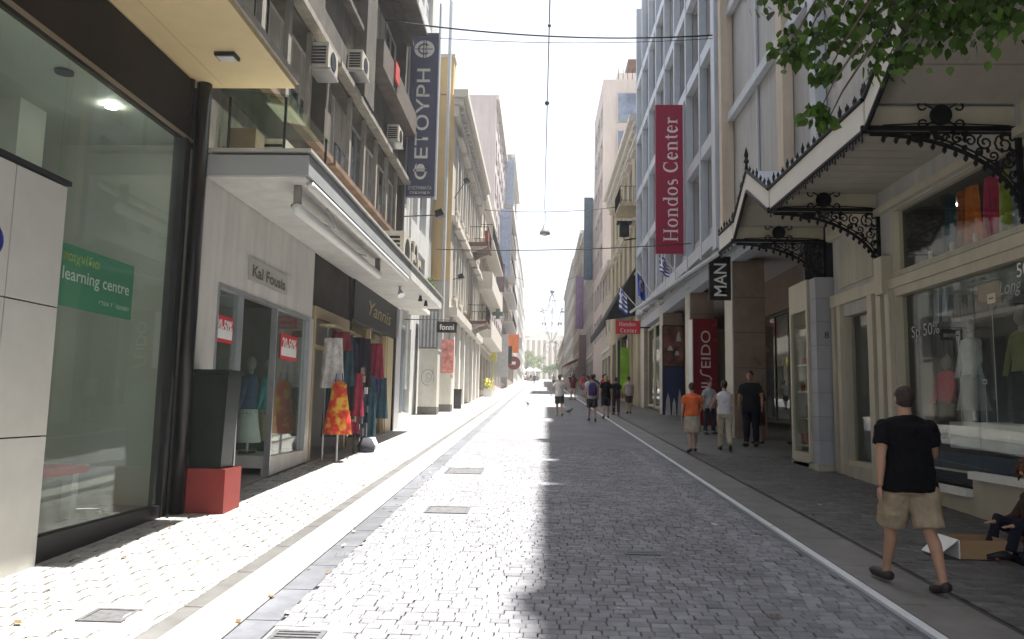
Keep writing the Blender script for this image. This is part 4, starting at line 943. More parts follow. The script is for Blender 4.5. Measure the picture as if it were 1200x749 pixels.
# ground floor shells
MB().box(-9, LX - .25, 21.0, 21.55, .3, 4.55).build("end_wall", m_wwall, cb)
MB().box(-9, LX - .01, 8.62, 21.5, 4.25, 4.55).build("floor_slab", m_wwall, cb)
MB().box(-7.1, -7.0, 8.6, 21.5, .2, 4.24).build("rear_wall", M("shop_rear", (.07, .06, .055), .8, .4, 1), cb)
MB().box(-7.0, LX - .02, 8.6, 8.7, .2, 4.24).build("party_wall", m_wwall, cb); MB().box(-7.0, LX - .14, 13.12, 13.22, .2, 4.24).build("party_wall", M('shop_rear', (.07, .06, .055)), cb); MB().box(-7.0, LX - .02, 15.75, 15.85, .2, 4.24).build("party_wall", m_wwall, cb)
fl1 = MB(); fl1.hexa([(-7, 8.7, .3), (LX, 8.7, .3), (LX, 21, .3), (-7, 21, .3), (-7, 8.7, G(8.7) + .06), (LX, 8.7, G(8.7) + .02), (LX, 21, G(21) + .02), (-7, 21, G(21) + .06)]); fl1.build("shop_floor", M("shop_floor_grey", (.25, .24, .22), .4, .1), cb)
# white shop front
W0 = MB()
W0.box(LX - .12, LX, 8.62, 9.2, .2, 4.24); W0.box(LX - .12, LX, 9.2, 13.12, 3.05, 4.24); W0.box(LX - .12, LX, 13.0, 13.24, .4, 3.05)
W0.box(LX - .12, LX, 11.35, 13.0, .3, .78); W0.box(LX - .12, LX, 9.2, 10.0, .2, .62)
W0.build("shopfront_wall", m_wwall, cb)
for a, c, e, f in ((9.2, 9.24, .62, 3.05), (12.96, 13.0, .78, 3.05), (9.24, 12.96, 3.0, 3.05), (9.98, 10.02, .62, 3.0), (11.33, 11.37, .5, 3.0)): MB().box(LX - .08, LX + .012, a, c, e, f).build("shop_frame", m_steel, cb)
MB().box(LX - .06, LX - .05, 9.24, 9.98, .64, 3.0).build("shop_pane", m_shop_glass, cb); MB().box(LX - .06, LX - .05, 11.37, 12.96, .79, 3.0).build("shop_pane", m_shop_glass, cb)
MB().box(LX - .9, LX - .08, 11.335, 11.35, .8, 3.0).build("return_pane", m_shop_glass, cb); MB().box(LX - .9, LX - .06, 9.995, 10.01, .62, 3.0).build("return_pane", m_shop_glass, cb)
MB().box(LX - 1.0, LX - .9, 10.0, 11.35, 2.7, 3.05).build("door_header", m_wwall, cb)
MB().box(LX - 1.0, LX - .12, 11.37, 13.0, .6, .78).build("display_floor", m_wwall, cb); MB().box(LX - 1.0, LX - .12, 9.2, 9.98, .4, .6).build("display_floor", m_wwall, cb)
m_salered = M("sale_red", (.55, .02, .03), .5, .05)
for ya, zc, lab, w, h, sx in ((9.55, 2.50, "red and white discount card on the left pane of the white shop", .56, .34, LX - .045), (12.1, 2.46, "red and white discount card on the right pane of the white shop", .8, .40, LX - .045)):
    t = thing("sale_card", lab, "sale sign", (sx, ya, zc)); MB().box(sx, sx + .006, ya - w / 2, ya + w / 2, zc - h / 2, zc + h / 2).build("card", m_salered, t)
    MB().box(sx + .0065, sx + .0075, ya - w * .46, ya + w * .46, zc - h * .36, zc - h * .02).build("white_band", m_wtext, t)
    txt("20-50%", h * .48, m_wtext, t, (sx + .008, ya, zc + h * .12), YP, ZP, width=w * .86, bold=.03)
    0 and txt("SALE", h * .2, m_salered, t, (sx + .008, ya, zc - h * .19), YP, ZP, width=w * .5, bold=.02)
nm = thing("shop_name_plate", "small shop name plate on the off white wall above the white shop", "sign", (LX, 10.85, 3.4))
MB().box(LX + .001, LX + .02, 10.12, 11.68, 3.24, 3.56).build("plate", M("plate_grey", (.42, .41, .38), .5, .04), nm)
txt("Kal Fousis", .17, M("grey_lettering", (.10, .09, .08), .5), nm, (LX + .02, 10.9, 3.39), YP, ZP, width=1.35, bold=.03)
for (x, yy, z, c1, c2, lab) in ((-4.45, 12.4, .8, ("teal_print", (.02, .25, .28)), ("sand_print", (.35, .28, .15)), "mannequin in a teal blue dress in the right pane of the white shop"), (-4.5, 11.75, .8, ("dark_blue_print", (.03, .06, .15)), ("white_cloth", (.6, .6, .6)), "mannequin in dark blue and white in the right pane of the white shop"), (-4.55, 9.5, .62, ("dark_red_print", (.14, .03, .05)), ("grey_cloth", (.3, .3, .3)), "dark red dressed mannequin behind the left pane of the white shop"), (-5.6, 10.6, .5, ("black_print", (.03, .03, .035)), ("black_print", (.03, .03, .035)), "black dressed mannequin deep in the doorway of the white shop")):
    mannequin(lab, x, yy, z, M(c1[0], c1[1], .85, .5, 9), M(c2[0], c2[1], .85, .4, 9), H=1.08)
for yy, zz in ((10.7, 4.2), (12.2, 3.0), (9.6, 3.0), (14.5, 4.2), (17, 4.2), (18.8, 4.2)): MB().tube([(-5.4, yy, zz), (-5.4, yy, zz + .02)], .06, 10).build('ceiling_spot', m_lamp2 if yy < 13 else m_lamp, cb)  # ceiling spots added to brighten the left shop interiors
# clothes shop: dark fascia and beige frame
m_beige = M("beige_shopfront", (0.45, 0.36, 0.22), 0.5, 0.08, 2)
MB().box(LX - .15, LX - .03, 13.25, 15.75, 3.32, 4.24).build("fascia", M("fascia_dark_photo", (.035, .028, .022), .55, .9, 1.6, spec=.15), cb)
for a, c, e, f in ((13.26, 13.36, .5, 3.3), (13.36, 15.72, 3.10, 3.3), (15.60, 15.72, .6, 3.1), (13.36, 15.6, 2.55, 2.62)): MB().box(LX - .12, LX + .01, a, c, e, f).build("shop_frame", m_beige, cb)
MB().box(LX - .12, LX - .02, 15.72, 16.0, .5, 4.24).build("pier", m_black, cb)
# dark shop with gold lettering
MB().box(LX - .12, LX + .02, 16.0, 21.2, 3.36, 4.24).build("fascia", M("slate_fascia", (.03, .03, .031), .5, .2, 2, spec=.2), cb)
txt("Yannis", .34, M("gold_lettering", (.45, .34, .12), .35, metal=.5), cb, (LX + .022, 18.7, 3.8), YP, ZP, width=2.6, slant=.3)
for a, c in ((16.0, 17.7), (17.85, 19.6)):
    MB().box(LX - .10, LX - .09, a + .05, c, G(a) + .1, 3.3).build("shop_pane", glass("amber_glass", (.85, .78, .6), .9), cb); MB().box(LX - .12, LX, c, c + .14, G(a), 3.34).build("shop_frame", m_beige, cb)
MB().box(LX - .7, LX - .6, 16.0, 19.7, .6, 3.3).build("display_back", M("amber_back", (.5, .38, .2), .7, .2, 1.5), cb)
MB().box(LX - .12, LX + .02, 19.75, 20.5, .6, 3.34).build("door_panel", m_beige, cb)
MB().box(LX - .2, LX + .05, 20.55, 20.75, .5, 3.35).build("black_pier", m_black, cb); MB().box(LX - .3, LX + .04, 20.76, 21.5, .5, 4.24).build("grey_pier", M("grey_polished_pier", (.20, .20, .21), .3, .15, 3), cb)
# canopy over the pavement
wc = thing("street_canopy", "long white canopy slab projecting over the left pavement", "canopy", (-3.4, 15, 4.4))
m_slab = M("canopy_white", (0.56, 0.55, 0.52), 0.6, 0.08, 1.2, streak=.12, patch=.08)
MB().box(LX + .002, -2.76, 8.64, 15.85, 4.26, 4.50).build("slab", M("canopy_grey_edge", (.30, .31, .32), .6, .1, 1.5), wc)
MB().box(LX + .002, -2.76, 15.86, 20.95, 4.24, 4.53).build("slab", m_slab, wc)
MB().box(LX + .01, -2.80, 8.66, 15.84, 4.235, 4.258).build("soffit_panel", m_slab, wc)
MB().box(LX + .01, -2.73, 8.60, 20.98, 4.535, 4.57).build("top_flashing", M("flashing", (.4, .39, .36), .5, .2), wc)
m_awn = M("awning_cassette_white", (0.70, 0.69, 0.66), 0.45, 0.04)
aw = thing("rolled_awning", "rolled white awning cassette under the near half of the street canopy", "awning", (-2.95, 11.2, 4.1))
MB().tube([(-2.80, 8.85, 4.19), (-2.80, 15.6, 4.19)], .055, 10).build("cassette", m_awn, aw, smooth=True)
MB().tube([(-2.98, 8.95, 3.93), (-2.98, 13.7, 3.93)], .07, 10).build("fabric_roll", m_awn, aw, smooth=True)
MB().tube([(-3.05, 9.0, 3.98), (-3.05, 13.6, 3.98)], .03, 6).build("torsion_bar", M("rail_brown", (.2, .17, .14), .6), aw)
for yy in (9.0, 13.65): MB().box(-3.04, -2.95, yy - .025, yy + .025, 3.98, 4.23).build("bracket", M("bracket_grey", (.22, .2, .18), .5), aw)
for k, yy in enumerate((9.6, 11.6)): MB().tube([(-3.0, yy, 3.96), (-2.92, yy + .9, 4.04), (-2.86, yy + .2, 4.15)], .018, 6).build("folding_arm", m_steel, aw)
sl = thing("canopy_spotlight", "small spotlight fixed below the far half of the street canopy", "spotlight", (-3.2, 17, 4.1)); MB().tube([(-3.2, 17, 4.24), (-3.2, 17, 4.12)], .03, 6).build("stem", m_steel, sl); MB().tube([(-3.2, 17, 4.13), (-3.15, 16.95, 4.03)], [.05, .09], 8).build("lamp_head", m_steel, sl)
for i, yy in enumerate((18.4, 19.3)):
    sl = thing("canopy_spotlight", "%s of two tiny spotlights near the far end of the street canopy" % ("nearer", "farther")[i], "spotlight", (-2.9, yy, 4.15)); MB().tube([(-2.95, yy, 4.24), (-2.95, yy, 4.1)], [.03, .06], 6).build("lamp_head", m_dark, sl)
# terrace things on the canopy
gc = thing("glass_rain_cover", "small glass rain cover on thin posts standing on the street canopy", "glass cover", (-3.5, 9.4, 4.57))
MB().hexa([(LX, 8.9, 5.42), (-3.1, 8.9, 5.34), (-3.1, 10.6, 5.34), (LX, 10.6, 5.42), (LX, 8.9, 5.43), (-3.1, 8.9, 5.35), (-3.1, 10.6, 5.35), (LX, 10.6, 5.43)]).build("glass_sheet", glass("green_sheet", (.72, .80, .72), .8), gc)
for x, yy in ((-3.2, 9.0), (-3.12, 10.5), (-3.9, 9.0)): MB().tube([(x, yy, 4.572), (x, yy, 5.36)], .018, 6).build("post", m_dark, gc)
m_acw = M("ac_casing", (0.45, 0.42, 0.36), 0.6, 0.12, 4, streak=.15)
def ac(label, x0, x1, y0, y1, z0, z1, face='y', group=None):
    t = thing("air_conditioner", label, "air conditioner", ((x0 + x1) / 2, (y0 + y1) / 2, z0), group)
    MB().box(x0, x1, y0, y1, z0, z1).build("casing", m_acw, t); w = x1 - x0; h = z1 - z0; d = y1 - y0
    b = MB()
    if face == 'y':
        for i in range(6): b.box(x0 + w * .12, x1 - w * .12, y0 - .012, y0 - .002, z0 + h * (.12 + .13 * i), z0 + h * (.19 + .13 * i))
    b.build("front_louvre", m_dark, t)
    if face == 'x' or True:
        b = MB(); n = 16; cy, cz = (y0 + y1) / 2, (z0 + z1) / 2; r = min(d, h) * .38
        b.prism([(x1 + .002, cy + r * math.cos(2 * math.pi * i / n), cz + r * math.sin(2 * math.pi * i / n)) for i in range(n)], (.012, 0, 0)); b.build("fan_grille", m_dark, t)
    MB().box(x0 - .02, x1 + .03, y0 + .02, y1 - .02, z0 - .04, z0 - .005).build("bracket", m_steel, t)
ac("boxy air conditioner hung on the ledge of the grey rendered block", LX + .02, LX + .34, 12.2, 12.8, 7.25, 7.68)
for k, (ya, zz, lab) in enumerate(((14.6, 8.3, "nearer of the small air conditioners on the grey render between the window bands"), (18.6, 8.25, "farther of the small air conditioners on the grey render between the window bands"), (17.4, 4.75, "small air conditioner low on the grey rendered block just above the street canopy"))): ac(lab, LX + .02, LX + .32, ya, ya + .6, zz, zz + .42)
ac("air conditioner with dark louvres beneath the small glass cover", LX + .15, LX + .5, 9.9, 10.6, 4.65, 5.15)
ac("large dark unit sitting on the far part of the street canopy", -3.7, -3.0, 16.2, 17.1, 4.62, 5.35)
for i, yy in enumerate((18.2, 19.1)): ac("%s of two narrow dark units at the far end of the street canopy" % ("nearer", "farther")[i], -3.5, -3.15, yy, yy + .5, 4.6, 5.3)
tag(MB().box(-3.95, -3.6, 9.1, 9.4, 4.58, 5.0).build("brown_cabinet", M("cabinet_brown", (.12, .09, .06), .7, .3)), "brown cabinet at the near end of the street canopy under the glass cover", "cabinet")
# plants on canopy end
import itertools
def leafmesh(cx, cy, cz, rx, ry, rz, n, s, seed, heart=False):
    r = random.Random(seed); b = MB()
    for i in range(n):
        while True:
            p = Vector((r.uniform(-1, 1), r.uniform(-1, 1), r.uniform(-1, 1)))
            if p.length < 1: break
        p = Vector((cx + p.x * rx, cy + p.y * ry, cz + p.z * rz)); a = Vector((r.gauss(0, 1), r.gauss(0, 1), r.gauss(-.3, .7))).normalized(); c = a.cross(Vector((r.gauss(0, 1), r.gauss(0, 1), r.gauss(0, 1)))).normalized(); k = s * r.uniform(.6, 1.3); b.t = r.random()
        b.face([p, p + a * k * .5 + c * k * .32, p + a * k, p + a * k * .5 - c * k * .32])
    return b
m_leaf = M("leaf_green", (0.05, 0.10, 0.02), 0.5, 0.2, 5, tone=.5, alpha_trans=.35)
pt = thing("terrace_plant", "small green plants trailing on the far end of the street canopy", "plant", (-3.2, 19.9, 4.57))
o = leafmesh(-3.1, 19.6, 4.75, .28, .9, .18, 260, .09, 3).build("foliage", m_leaf, pt, tone=True); tag(o, kind="stuff"); MB().box(-3.3, -2.95, 18.9, 20.3, 4.572, 4.66).build("trough", m_acw, pt)
# projecting blue sign
bs = thing("projecting_sign", "tall narrow slate blue vertical sign with cream Greek letters high on the left", "sign", (-3.5, 21.3, 7.6))
m_sblue = M("slate_blue_sign", (0.060, 0.062, 0.115), .6, .08, 2); m_cr = M("cream_lettering", (.62, .61, .56), .6, .04)
MB().box(-3.95, -3.12, 21.3, 21.5, 7.55, 12.5).build("board", m_sblue, bs)
txt("ΦΕΤΟΥΡΗ", .42, m_cr, bs, (-3.535, 21.3, 9.72), ZP, XN, width=3.35, bold=.012)
b = MB(); tf = lambda x, y: (-3.535 + x, 21.296, 12.0 + y)
b.face([tf(.3 * math.cos(a), .27 * math.sin(a)) for a in [i * math.pi / 12 for i in range(24)]]); b.build("emblem_disc", m_cr, bs)
b = MB(); tf = lambda x, y: (-3.535 + x, 21.292, 12.0 + y)
ribbon(b, arcp(0, 0, .17, .15, 50, 310, 14), .045, tf); ribbon(b, [(-.02, -.27), (-.02, .27)], .03, tf); ribbon(b, [(.05, -.26), (.05, .26)], .025, tf); ribbon(b, [(-.28, 0), (.25, 0)], .025, tf); b.build("emblem_strokes", m_sblue, bs)
txt("ΣΥΣΤΗΜΑΤΑ", .10, m_cr, bs, (-3.535, 21.3, 7.80), XP, ZP, width=.68); txt("ΟΙΚΙΑΚΑ", .08, m_cr, bs, (-3.535, 21.3, 7.66), XP, ZP, width=.6)
for zz in (8.2, 9.4, 10.9, 12.3): MB().tube([(-3.1, 21.54, zz), (-4.0, 21.54, zz)], .015, 5).build("stay", m_dark, bs)
MB().box(-3.98, -3.93, 21.25, 21.5, 7.3, 13.2).build("side_post", m_steel, bs); MB().box(-3.11, -3.07, 21.25, 21.5, 7.5, 13.4).build("side_post", m_steel, bs)
# ------------------------------------------------------------------ pale block with pipes, cabinets
m_palebl = M("pale_blue_grey_wall", (0.52, 0.52, 0.51), 0.6, 0.08, 1.5, streak=.25)
pb = thing("pale_building", "narrow pale building with white window strips and vertical pipes beyond the concrete block", "building", (-4.72, 26, G(26)))
ops = []
for k in range(5):
    zz = 5.4 + 2.9 * k
    for a in (22.0, 24.2, 26.4, 28.6): ops.append((a, a + 1.7, zz, zz + 2.0))
ops.append((22.0, 27.6, G(28) + .1, 4.3))
facade(pb, m_palebl, -4.72, -1, 21.6, 32.15, G(21) - .5, 19.5, ops, D=9)
for o in ops[:-1]: window(pb, -4.72, -1, *o, nv=2, frame=m_frame_w, pane=rnd.choice([m_pane_mid, m_curtain, m_curtain]), blind=rnd.choice([0, .5]))
for a in (22.0, 23.9, 25.8): window(pb, -4.72, -1, a, a + 1.85, G(28) + .1, 4.3, nv=1, frame=m_steel, pane=m_pane_mid, name="shop_window")
for yy, r, mt in ((31.9, .07, m_frame_w), (31.6, .05, m_steel), (23.6, .06, m_frame_w), (26.1, .05, m_frame_w)): MB().tube([(-4.15 if yy > 30 else -4.62, yy, G(yy) + 1), (-4.15 if yy > 30 else -4.62, yy, 19.4)], r, 8).build("pipe", mt, pb)
balcony(pb, -4.72, -1, 22.2, 27.4, 4.95, proj=.7, slab=m_wwall, step=.2)
ac("air conditioner on the pale building just below the slate blue sign", -4.68, -4.2, 24.6, 25.3, 6.35, 6.95)
ac("air conditioner on the pale building above the slate blue sign", -4.68, -4.2, 24.0, 24.7, 13.2, 13.9)
sc = MB(); sc.box(-4.1, -4.05, 24.6, 25.9, 5.2, 5.95); tag(sc.build("folded_parasol_cloth", M("peach_cloth", (.5, .36, .26), .9, .2)), "peach coloured cloth hung over the balcony of the pale building", "cloth")
def floodlight(label, base, tip):
    t = thing("floodlight", label, "floodlight", base); MB().tube([base, tip], .018, 6).build("arm", m_dark, t); x, y, z = tip
    MB().hexa([(x - .04, y - .12, z - .10), (x + .22, y - .12, z - .02), (x + .22, y + .14, z - .02), (x - .04, y + .14, z - .10), (x - .08, y - .12, z + .10), (x + .12, y - .12, z + .18), (x + .12, y + .14, z + .18), (x - .08, y + .14, z + .10)]).build("lamp_head", m_dark, t)
floodlight("black floodlight on a long arm just below the slate blue sign", (-4.7, 22.4, 7.2), (-3.15, 22.4, 7.28))
floodlight("black floodlight pointing up on the yellow building corner", (-4.0, 33.0, 10.6), (-3.45, 33.0, 11.5))
floodlight("small dark floodlight low on the yellow building corner", (-3.9, 33.2, 7.1), (-3.6, 33.2, 7.2))
m_cab = M("cabinet_offwhite", (0.50, 0.48, 0.43), 0.5, 0.08, 3, streak=.1)
def cabinet(label, x0, x1, y0, y1, h, top=False, graffiti=False):
    g_ = G(y0); t = thing("utility_cabinet", label, "utility cabinet", ((x0 + x1) / 2, (y0 + y1) / 2, g_))
    MB().box(x0, x1, y0, y1, g_ + .3, g_ + h).build("body", m_cab, t); MB().box(x0 - .01, x1 + .01, y0 - .01, y1 + .01, g_ - .05, g_ + .30).build("plinth", M("dark_plinth", (.12, .11, .10), .7, .2), t)
    MB().box(x0 - .03, x1 + .03, y0 - .03, y1 + .03, g_ + h + .002, g_ + h + .06).build("cap", m_cab, t)
    if graffiti:
        b = MB(); c = ((x0 + x1) / 2, g_ + h * .58); tf = lambda x, y: (c[0] + x, y0 - .004, c[1] + y)
        ribbon(b, arcp(0, 0, .24, .30, -30, 290, 18), .02, tf); ribbon(b, arcp(.02, .05, .08, .10, 20, 300, 8), .018, tf); ribbon(b, [(-.1, -.12), (.02, -.2), (.12, -.08), (.2, .3)], .018, tf); b.build("graffiti", M("graffiti_grey", (.16, .16, .17), .6), t)
    return t
cabinet("tall off white cabinet with a grey graffiti face beneath the ribbed steel housing", -4.56, -3.86, 28.6, 29.3, 2.42, graffiti=True)
sb = thing("steel_housing", "ribbed grey steel housing standing on top of the graffiti cabinet", "housing", (-4.2, 28.95, G(28.6) + 2.48))
MB().box(-4.60, -3.86, 28.62, 29.3, 3.69, 5.2).build("body", M("galvanised_housing", (.20, .20, .20), .45, .25, 3, metal=.4), sb)
for k in range(5): MB().box(-4.56 + .14 * k, -4.50 + .14 * k, 28.60, 28.618, 3.75, 5.1).build("rib", m_steel, sb)
cabinet("lower beige cabinet with red poster standing behind the graffiti cabinet", -4.1, -3.6, 31.0, 31.6, 1.5)
pk = thing("street_poster", "faded red poster panel above the lower beige cabinet", "poster", (-3.9, 31.7, 3)); MB().box(-4.15, -3.6, 31.7, 31.8, 2.9, 4.3).build("board", M("faded_red_print", (.5, .2, .17), .6, .6, 4), pk); MB().tube([(-3.9, 31.75, 1.3), (-3.9, 31.75, 2.9)], .04, 6).build("post", m_steel, pk)
bn = thing("litter_bin", "small dark grey litter bin on the sunlit left pavement", "litter bin", (-3.62, 33.8, G(33.8)))
MB().box(-3.78, -3.46, 33.7, 34.0, G(33.7), G(33.7) + .82).build("body", M("bin_grey", (.035, .035, .035), .6, .2), bn); MB().box(-3.80, -3.44, 33.68, 34.02, G(33.7) + .823, G(33.7) + .87).build("rim", m_dark, bn)
hs = thing("hanging_sign", "small black sign with white letters hanging over the left pavement", "sign", (-3.2, 26, 4.25))
MB().box(-3.57, -2.88, 26, 26.08, 4.06, 4.44).build("board", m_black, hs); txt("fonni", .2, m_wtext, hs, (-3.22, 26, 4.25), XP, ZP, width=.5, bold=.02); MB().tube([(-4.72, 26.04, 4.5), (-2.9, 26.04, 4.5)], .015, 5).build("arm", m_dark, hs)

# ------------------------------------------------------------------ yellow neoclassical building
m_yel = M("ochre_yellow_wall", (0.52, 0.38, 0.19), 0.8, 0.06, 1.2, streak=.1); m_neo = M("pale_grey_stucco", (0.45, 0.42, 0.37), 0.75, 0.08, 1.0, streak=.2); m_trim = M("stone_trim", (0.5, 0.47, 0.42), 0.7, 0.08)
YX = -3.92
yb = thing("neoclassical_building", "yellow ended neoclassical building with deep cornice and pedimented windows on the left", "building", (YX, 40, G(40)))
ops = []; wn = []
for yy in [33.6 + 2.35 * i for i in range(6)]:
    ops += [(yy, yy + 1.15, 6.4, 9.0), (yy, yy + 1.15, 10.4, 13.2), (yy - .15, yy + 1.3, G(yy) + .15, 4.9)]
facade(yb, m_neo, YX, -1, 32.3, 47.4, G(32) - .5, 15.2, ops, depth=.3, D=9)
MB().box(-12, YX - .003, 32.25, 32.298, 6.9, 15.2).build("end_wall_yellow", m_yel, yb)
MB().box(-12, YX + .0, 32.24, 32.29, G(32) - .5, 6.88).build("end_wall_pale", m_neo, yb)
for o in ops:
    sh_ = o[2] < 5
    window(yb, YX, -1, *o, depth=.3, nv=1 if sh_ else 2, nh=1 if sh_ else 2, frame=m_frame_d if sh_ else m_frame_w, pane=m_pane_mid if sh_ else rnd.choice([m_curtain, m_pane_mid]), sill=None if sh_ else m_trim, name="shop_window" if sh_ else "window")
    if not sh_:
        for a, c in ((o[0] - .2, o[0]), (o[1], o[1] + .2)): MB().box(YX, YX + .10, a, c, o[2], o[3] + .1).build("window_surround", m_trim, yb)
        MB().box(YX, YX + .30, o[0] - .35, o[1] + .35, o[3] + .32, o[3] + .45).build("window_hood", m_trim, yb)
for yy in [33.25 + 2.35 * i for i in range(7)]: MB().box(YX, YX + .16, yy - .22, yy + .18, G(yy) + .02, 5.3).build("pilaster", M("white_pilaster", (.66, .64, .60), .6, .06), yb)
MB().box(YX, YX + .34, 32.32, 47.3, 5.4, 5.75).build("entablature", m_trim, yb)
MB().box(YX, YX + .2, 32.32, 47.3, 9.55, 9.8).build("string_course", m_trim, yb)
for k, (a, z0, z1) in enumerate(((.22, 14.2, 14.7), (.42, 14.72, 14.95), (.62, 14.97, 15.3))): MB().box(YX - .01, YX + a, 32.3 - a * .8, 47.4, z0, z1).build("cornice", m_trim, yb)
for i in range(30): MB().box(YX + .21, YX + .40, 32.5 + .5 * i, 32.68 + .5 * i, 14.5, 14.715).build("cornice_bracket", m_trim, yb)
MB().box(YX - .7, YX - .1, 32.35, 33.1, 15.32, 17.0).build("chimney", m_yel, yb); MB().box(YX - .75, YX - .05, 32.3, 33.15, 17.0, 17.15).build("chimney_cap", m_trim, yb)
m_rust = M("rusty_brown", (.12, .06, .04), .8, .4, 3)
for z in (10.2, 6.0):
    bo = balcony(yb, YX, -1, 39.6, 42.6, z, proj=1.1, slab=m_rust, step=.2, h=.85)
    for yy in (39.9, 42.2): MB().prism([(YX, yy, z - .15), (YX + 1.0, yy, z - .15), (YX + .3, yy, z - .45), (YX, yy, z - .6)], (0, .18, 0)).build("console", m_trim, bo)
tag(MB().box(YX + .9, YX + 1.1, 39.5, 40.3, 10.25, 10.8).build("red_awning_cloth", M("brick_red_cloth", (.22, .06, .04), .9, .2)), "brick red cloth on the upper balcony of the yellow building", "cloth")

# ------------------------------------------------------------------ further left side
G1 = M("far_grey_wall", (0.36, 0.34, 0.32), .8, .12, .6, streak=.2); G2 = M("far_beige_wall", (0.44, 0.40, 0.34), .8, .1, .6, streak=.15); G3 = M("far_pale_wall", (0.50, 0.47, 0.45), .8, .08, .5, streak=.15); G4 = M("far_brown_wall", (0.26, 0.22, 0.18), .8, .15, .6, streak=.2); G5 = M("far_rose_grey_wall", (.42, .37, .37), .8, .08, .5, streak=.1)
generic("street_building", "grey building with balconies directly beyond the yellow ended one", -4.0, -1, 47.5, 61.9, 16.2, G2, balc=1, seed=2, bay=2.6, trim=m_trim)
generic("tower_building", "tall pale rose grey tower rising above the yellow building on the left", -4.0, -1, 62, 79, 27.8, G5, balc=0, seed=3, bay=2.8, fh=3.0, trim=G3)
generic("street_building", "brown grey building with the tall blue vertical signs on the left", -4.0, -1, 79.2, 94, 27, G1, seed=4, balc=1, trim=G3)
generic("street_building", "tall beige building whose dark corner ends the left roofline", -4.0, -1, 94.2, 117, 33.5, G4, seed=5, trim=G3, cornice=.5)
generic("street_building", "slim pale building beyond the dark cornered one on the left", -4.3, -1, 117.2, 146, 30, G3, seed=6, wf=.5, D=12)
generic("street_building", "grey building with dark window rows far down on the left", -4.3, -1, 146.2, 186, 31, G1, seed=7, bay=3, trim=G3)
generic("street_building", "low farthest building on the left before the trees", -4.6, -1, 186.2, 229, 27, G3, seed=8, bay=4)
def vsign(label, x0, x1, y, z0, z1, mat, stripes=None, lm=None, n=6, name="vertical_sign", text=None):
    t = thing(name, label, "sign", ((x0 + x1) / 2, y, z0)); MB().box(x0, x1, y, y + .2, z0, z1).build("board", mat, t)
    if n:
        b = MB(); h = (z1 - z0) / n
        for i in range(n):
            cz = z0 + h * (i + .5); r = min(h, x1 - x0) * .3; cx = (x0 + x1) / 2
            tf = lambda x, yv: (cx + x, y - .01, cz + yv)
            k = i % 3
            if k == 0: ribbon(b, arcp(0, 0, r * .8, r, 0, 360, 10), r * .35, tf)
            elif k == 1: ribbon(b, [(-r * .7, -r), (-r * .7, r), (r * .7, -r), (r * .7, r)], r * .35, tf)
            else: ribbon(b, [(-r * .6, -r), (-r * .6, r), (r * .6, r)], r * .35, tf); ribbon(b, [(-r * .6, 0), (r * .4, 0)], r * .3, tf)
        c0 = mat.node_tree.nodes["Vector Math"].inputs[0].default_value if mat.node_tree.nodes.get("Vector Math") else (.3, .3, .3)
        b.build("lettering", M(mat.name + "_faint", tuple(min(.6, c * 1.12 + .035) for c in c0), .6, .05), t)
    wallx = RX if x0 > 0 else -4.0
    MB().tube([((x1 if x0 > 0 else x0), y + .1, (z0 + z1) / 2), (wallx, y + .1, (z0 + z1) / 2)], .04, 5).build("bracket", m_steel, t)
    return t
vsign("upper pale blue vertical sign high on the left side street front", -4.0 + .05, -3.0, 79.0, 22.8, 27.8, M("sky_blue_sign", (.30, .36, .44), .5), n=7)
vsign("lower blue vertical sign hanging in front of the brown building on the left", -3.95, -2.9, 70.0, 13.5, 20.0, M("mid_blue_sign", (.26, .31, .42), .5), n=7)
vsign("brown and dark vertical sign below the blue ones on the left", -3.95, -3.2, 66, 11.5, 14.0, M("brown_sign", (.12, .07, .08), .6), n=2)
vsign("pale grey square sign over the left pavement before the orange one", -3.98, -2.6, 62, 3.9, 7.4, M("pale_sign", (.42, .42, .42), .6), n=0)
vsign("black rectangular sign beside the pale grey square sign", -3.9, -2.5, 68, 5.3, 6.9, m_black, n=0)
vsign("bright orange square sign far down the left side", -3.7, -2.2, 78, 7.0, 8.9, M("orange_sign", (.75, .18, .03), .5), n=0)
rr_ = thing("round_sign", "dark red round sign below the orange one on the left", "sign", (-2.6, 79, 6)); MB().prism([(-2.7 + .7 * math.cos(i * math.pi / 9), 79, 6.0 + .7 * math.sin(i * math.pi / 9)) for i in range(18)], (0, .2, 0)).build("disc", M("dark_red_sign", (.18, .01, .02), .5), rr_); MB().box(-3.0, -2.5, 78.96, 78.99, 5.85, 6.15).build("mark", m_wtext, rr_); MB().tube([(-4, 79.1, 6), (-3.5, 79.1, 6)], .04, 5).build("bracket", m_steel, rr_)
vsign("small white sign beyond the orange one", -3.8, -2.2, 92, 8.4, 9.8, m_white, n=0)
gx = thing("pharmacy_cross_sign", "greenish cross shaped sign on the left beyond the yellow building", "sign", (-3.3, 58, 8.6)); MB().box(-3.7, -2.9, 58, 58.2, 8.45, 8.75).box(-3.45, -3.15, 57.99, 58.21, 8.2, 9.0).build("cross", M("cross_green_grey", (.12, .16, .14), .5), gx); MB().tube([(-4, 58.1, 8.6), (-3.7, 58.1, 8.6)], .03, 5).build("bracket", m_steel, gx)
m_yelpl = M("yellow_bag", (.6, .55, .1), .6, .2)
def kiosk(label, x, y):
    t = thing("flower_stand", label, "flower stand", (x, y, G(y))); o = leafmesh(x, y, G(y) + .9, .35, .35, .4, 160, .16, 9).build("flowers", m_yelpl, t, tone=True); tag(o, kind="stuff"); MB().box(x - .3, x + .3, y - .3, y + .3, G(y), G(y) + .55).build("tub", m_white, t)
kiosk("yellow flowers in a white tub by the left shopfronts", -3.5, 52)
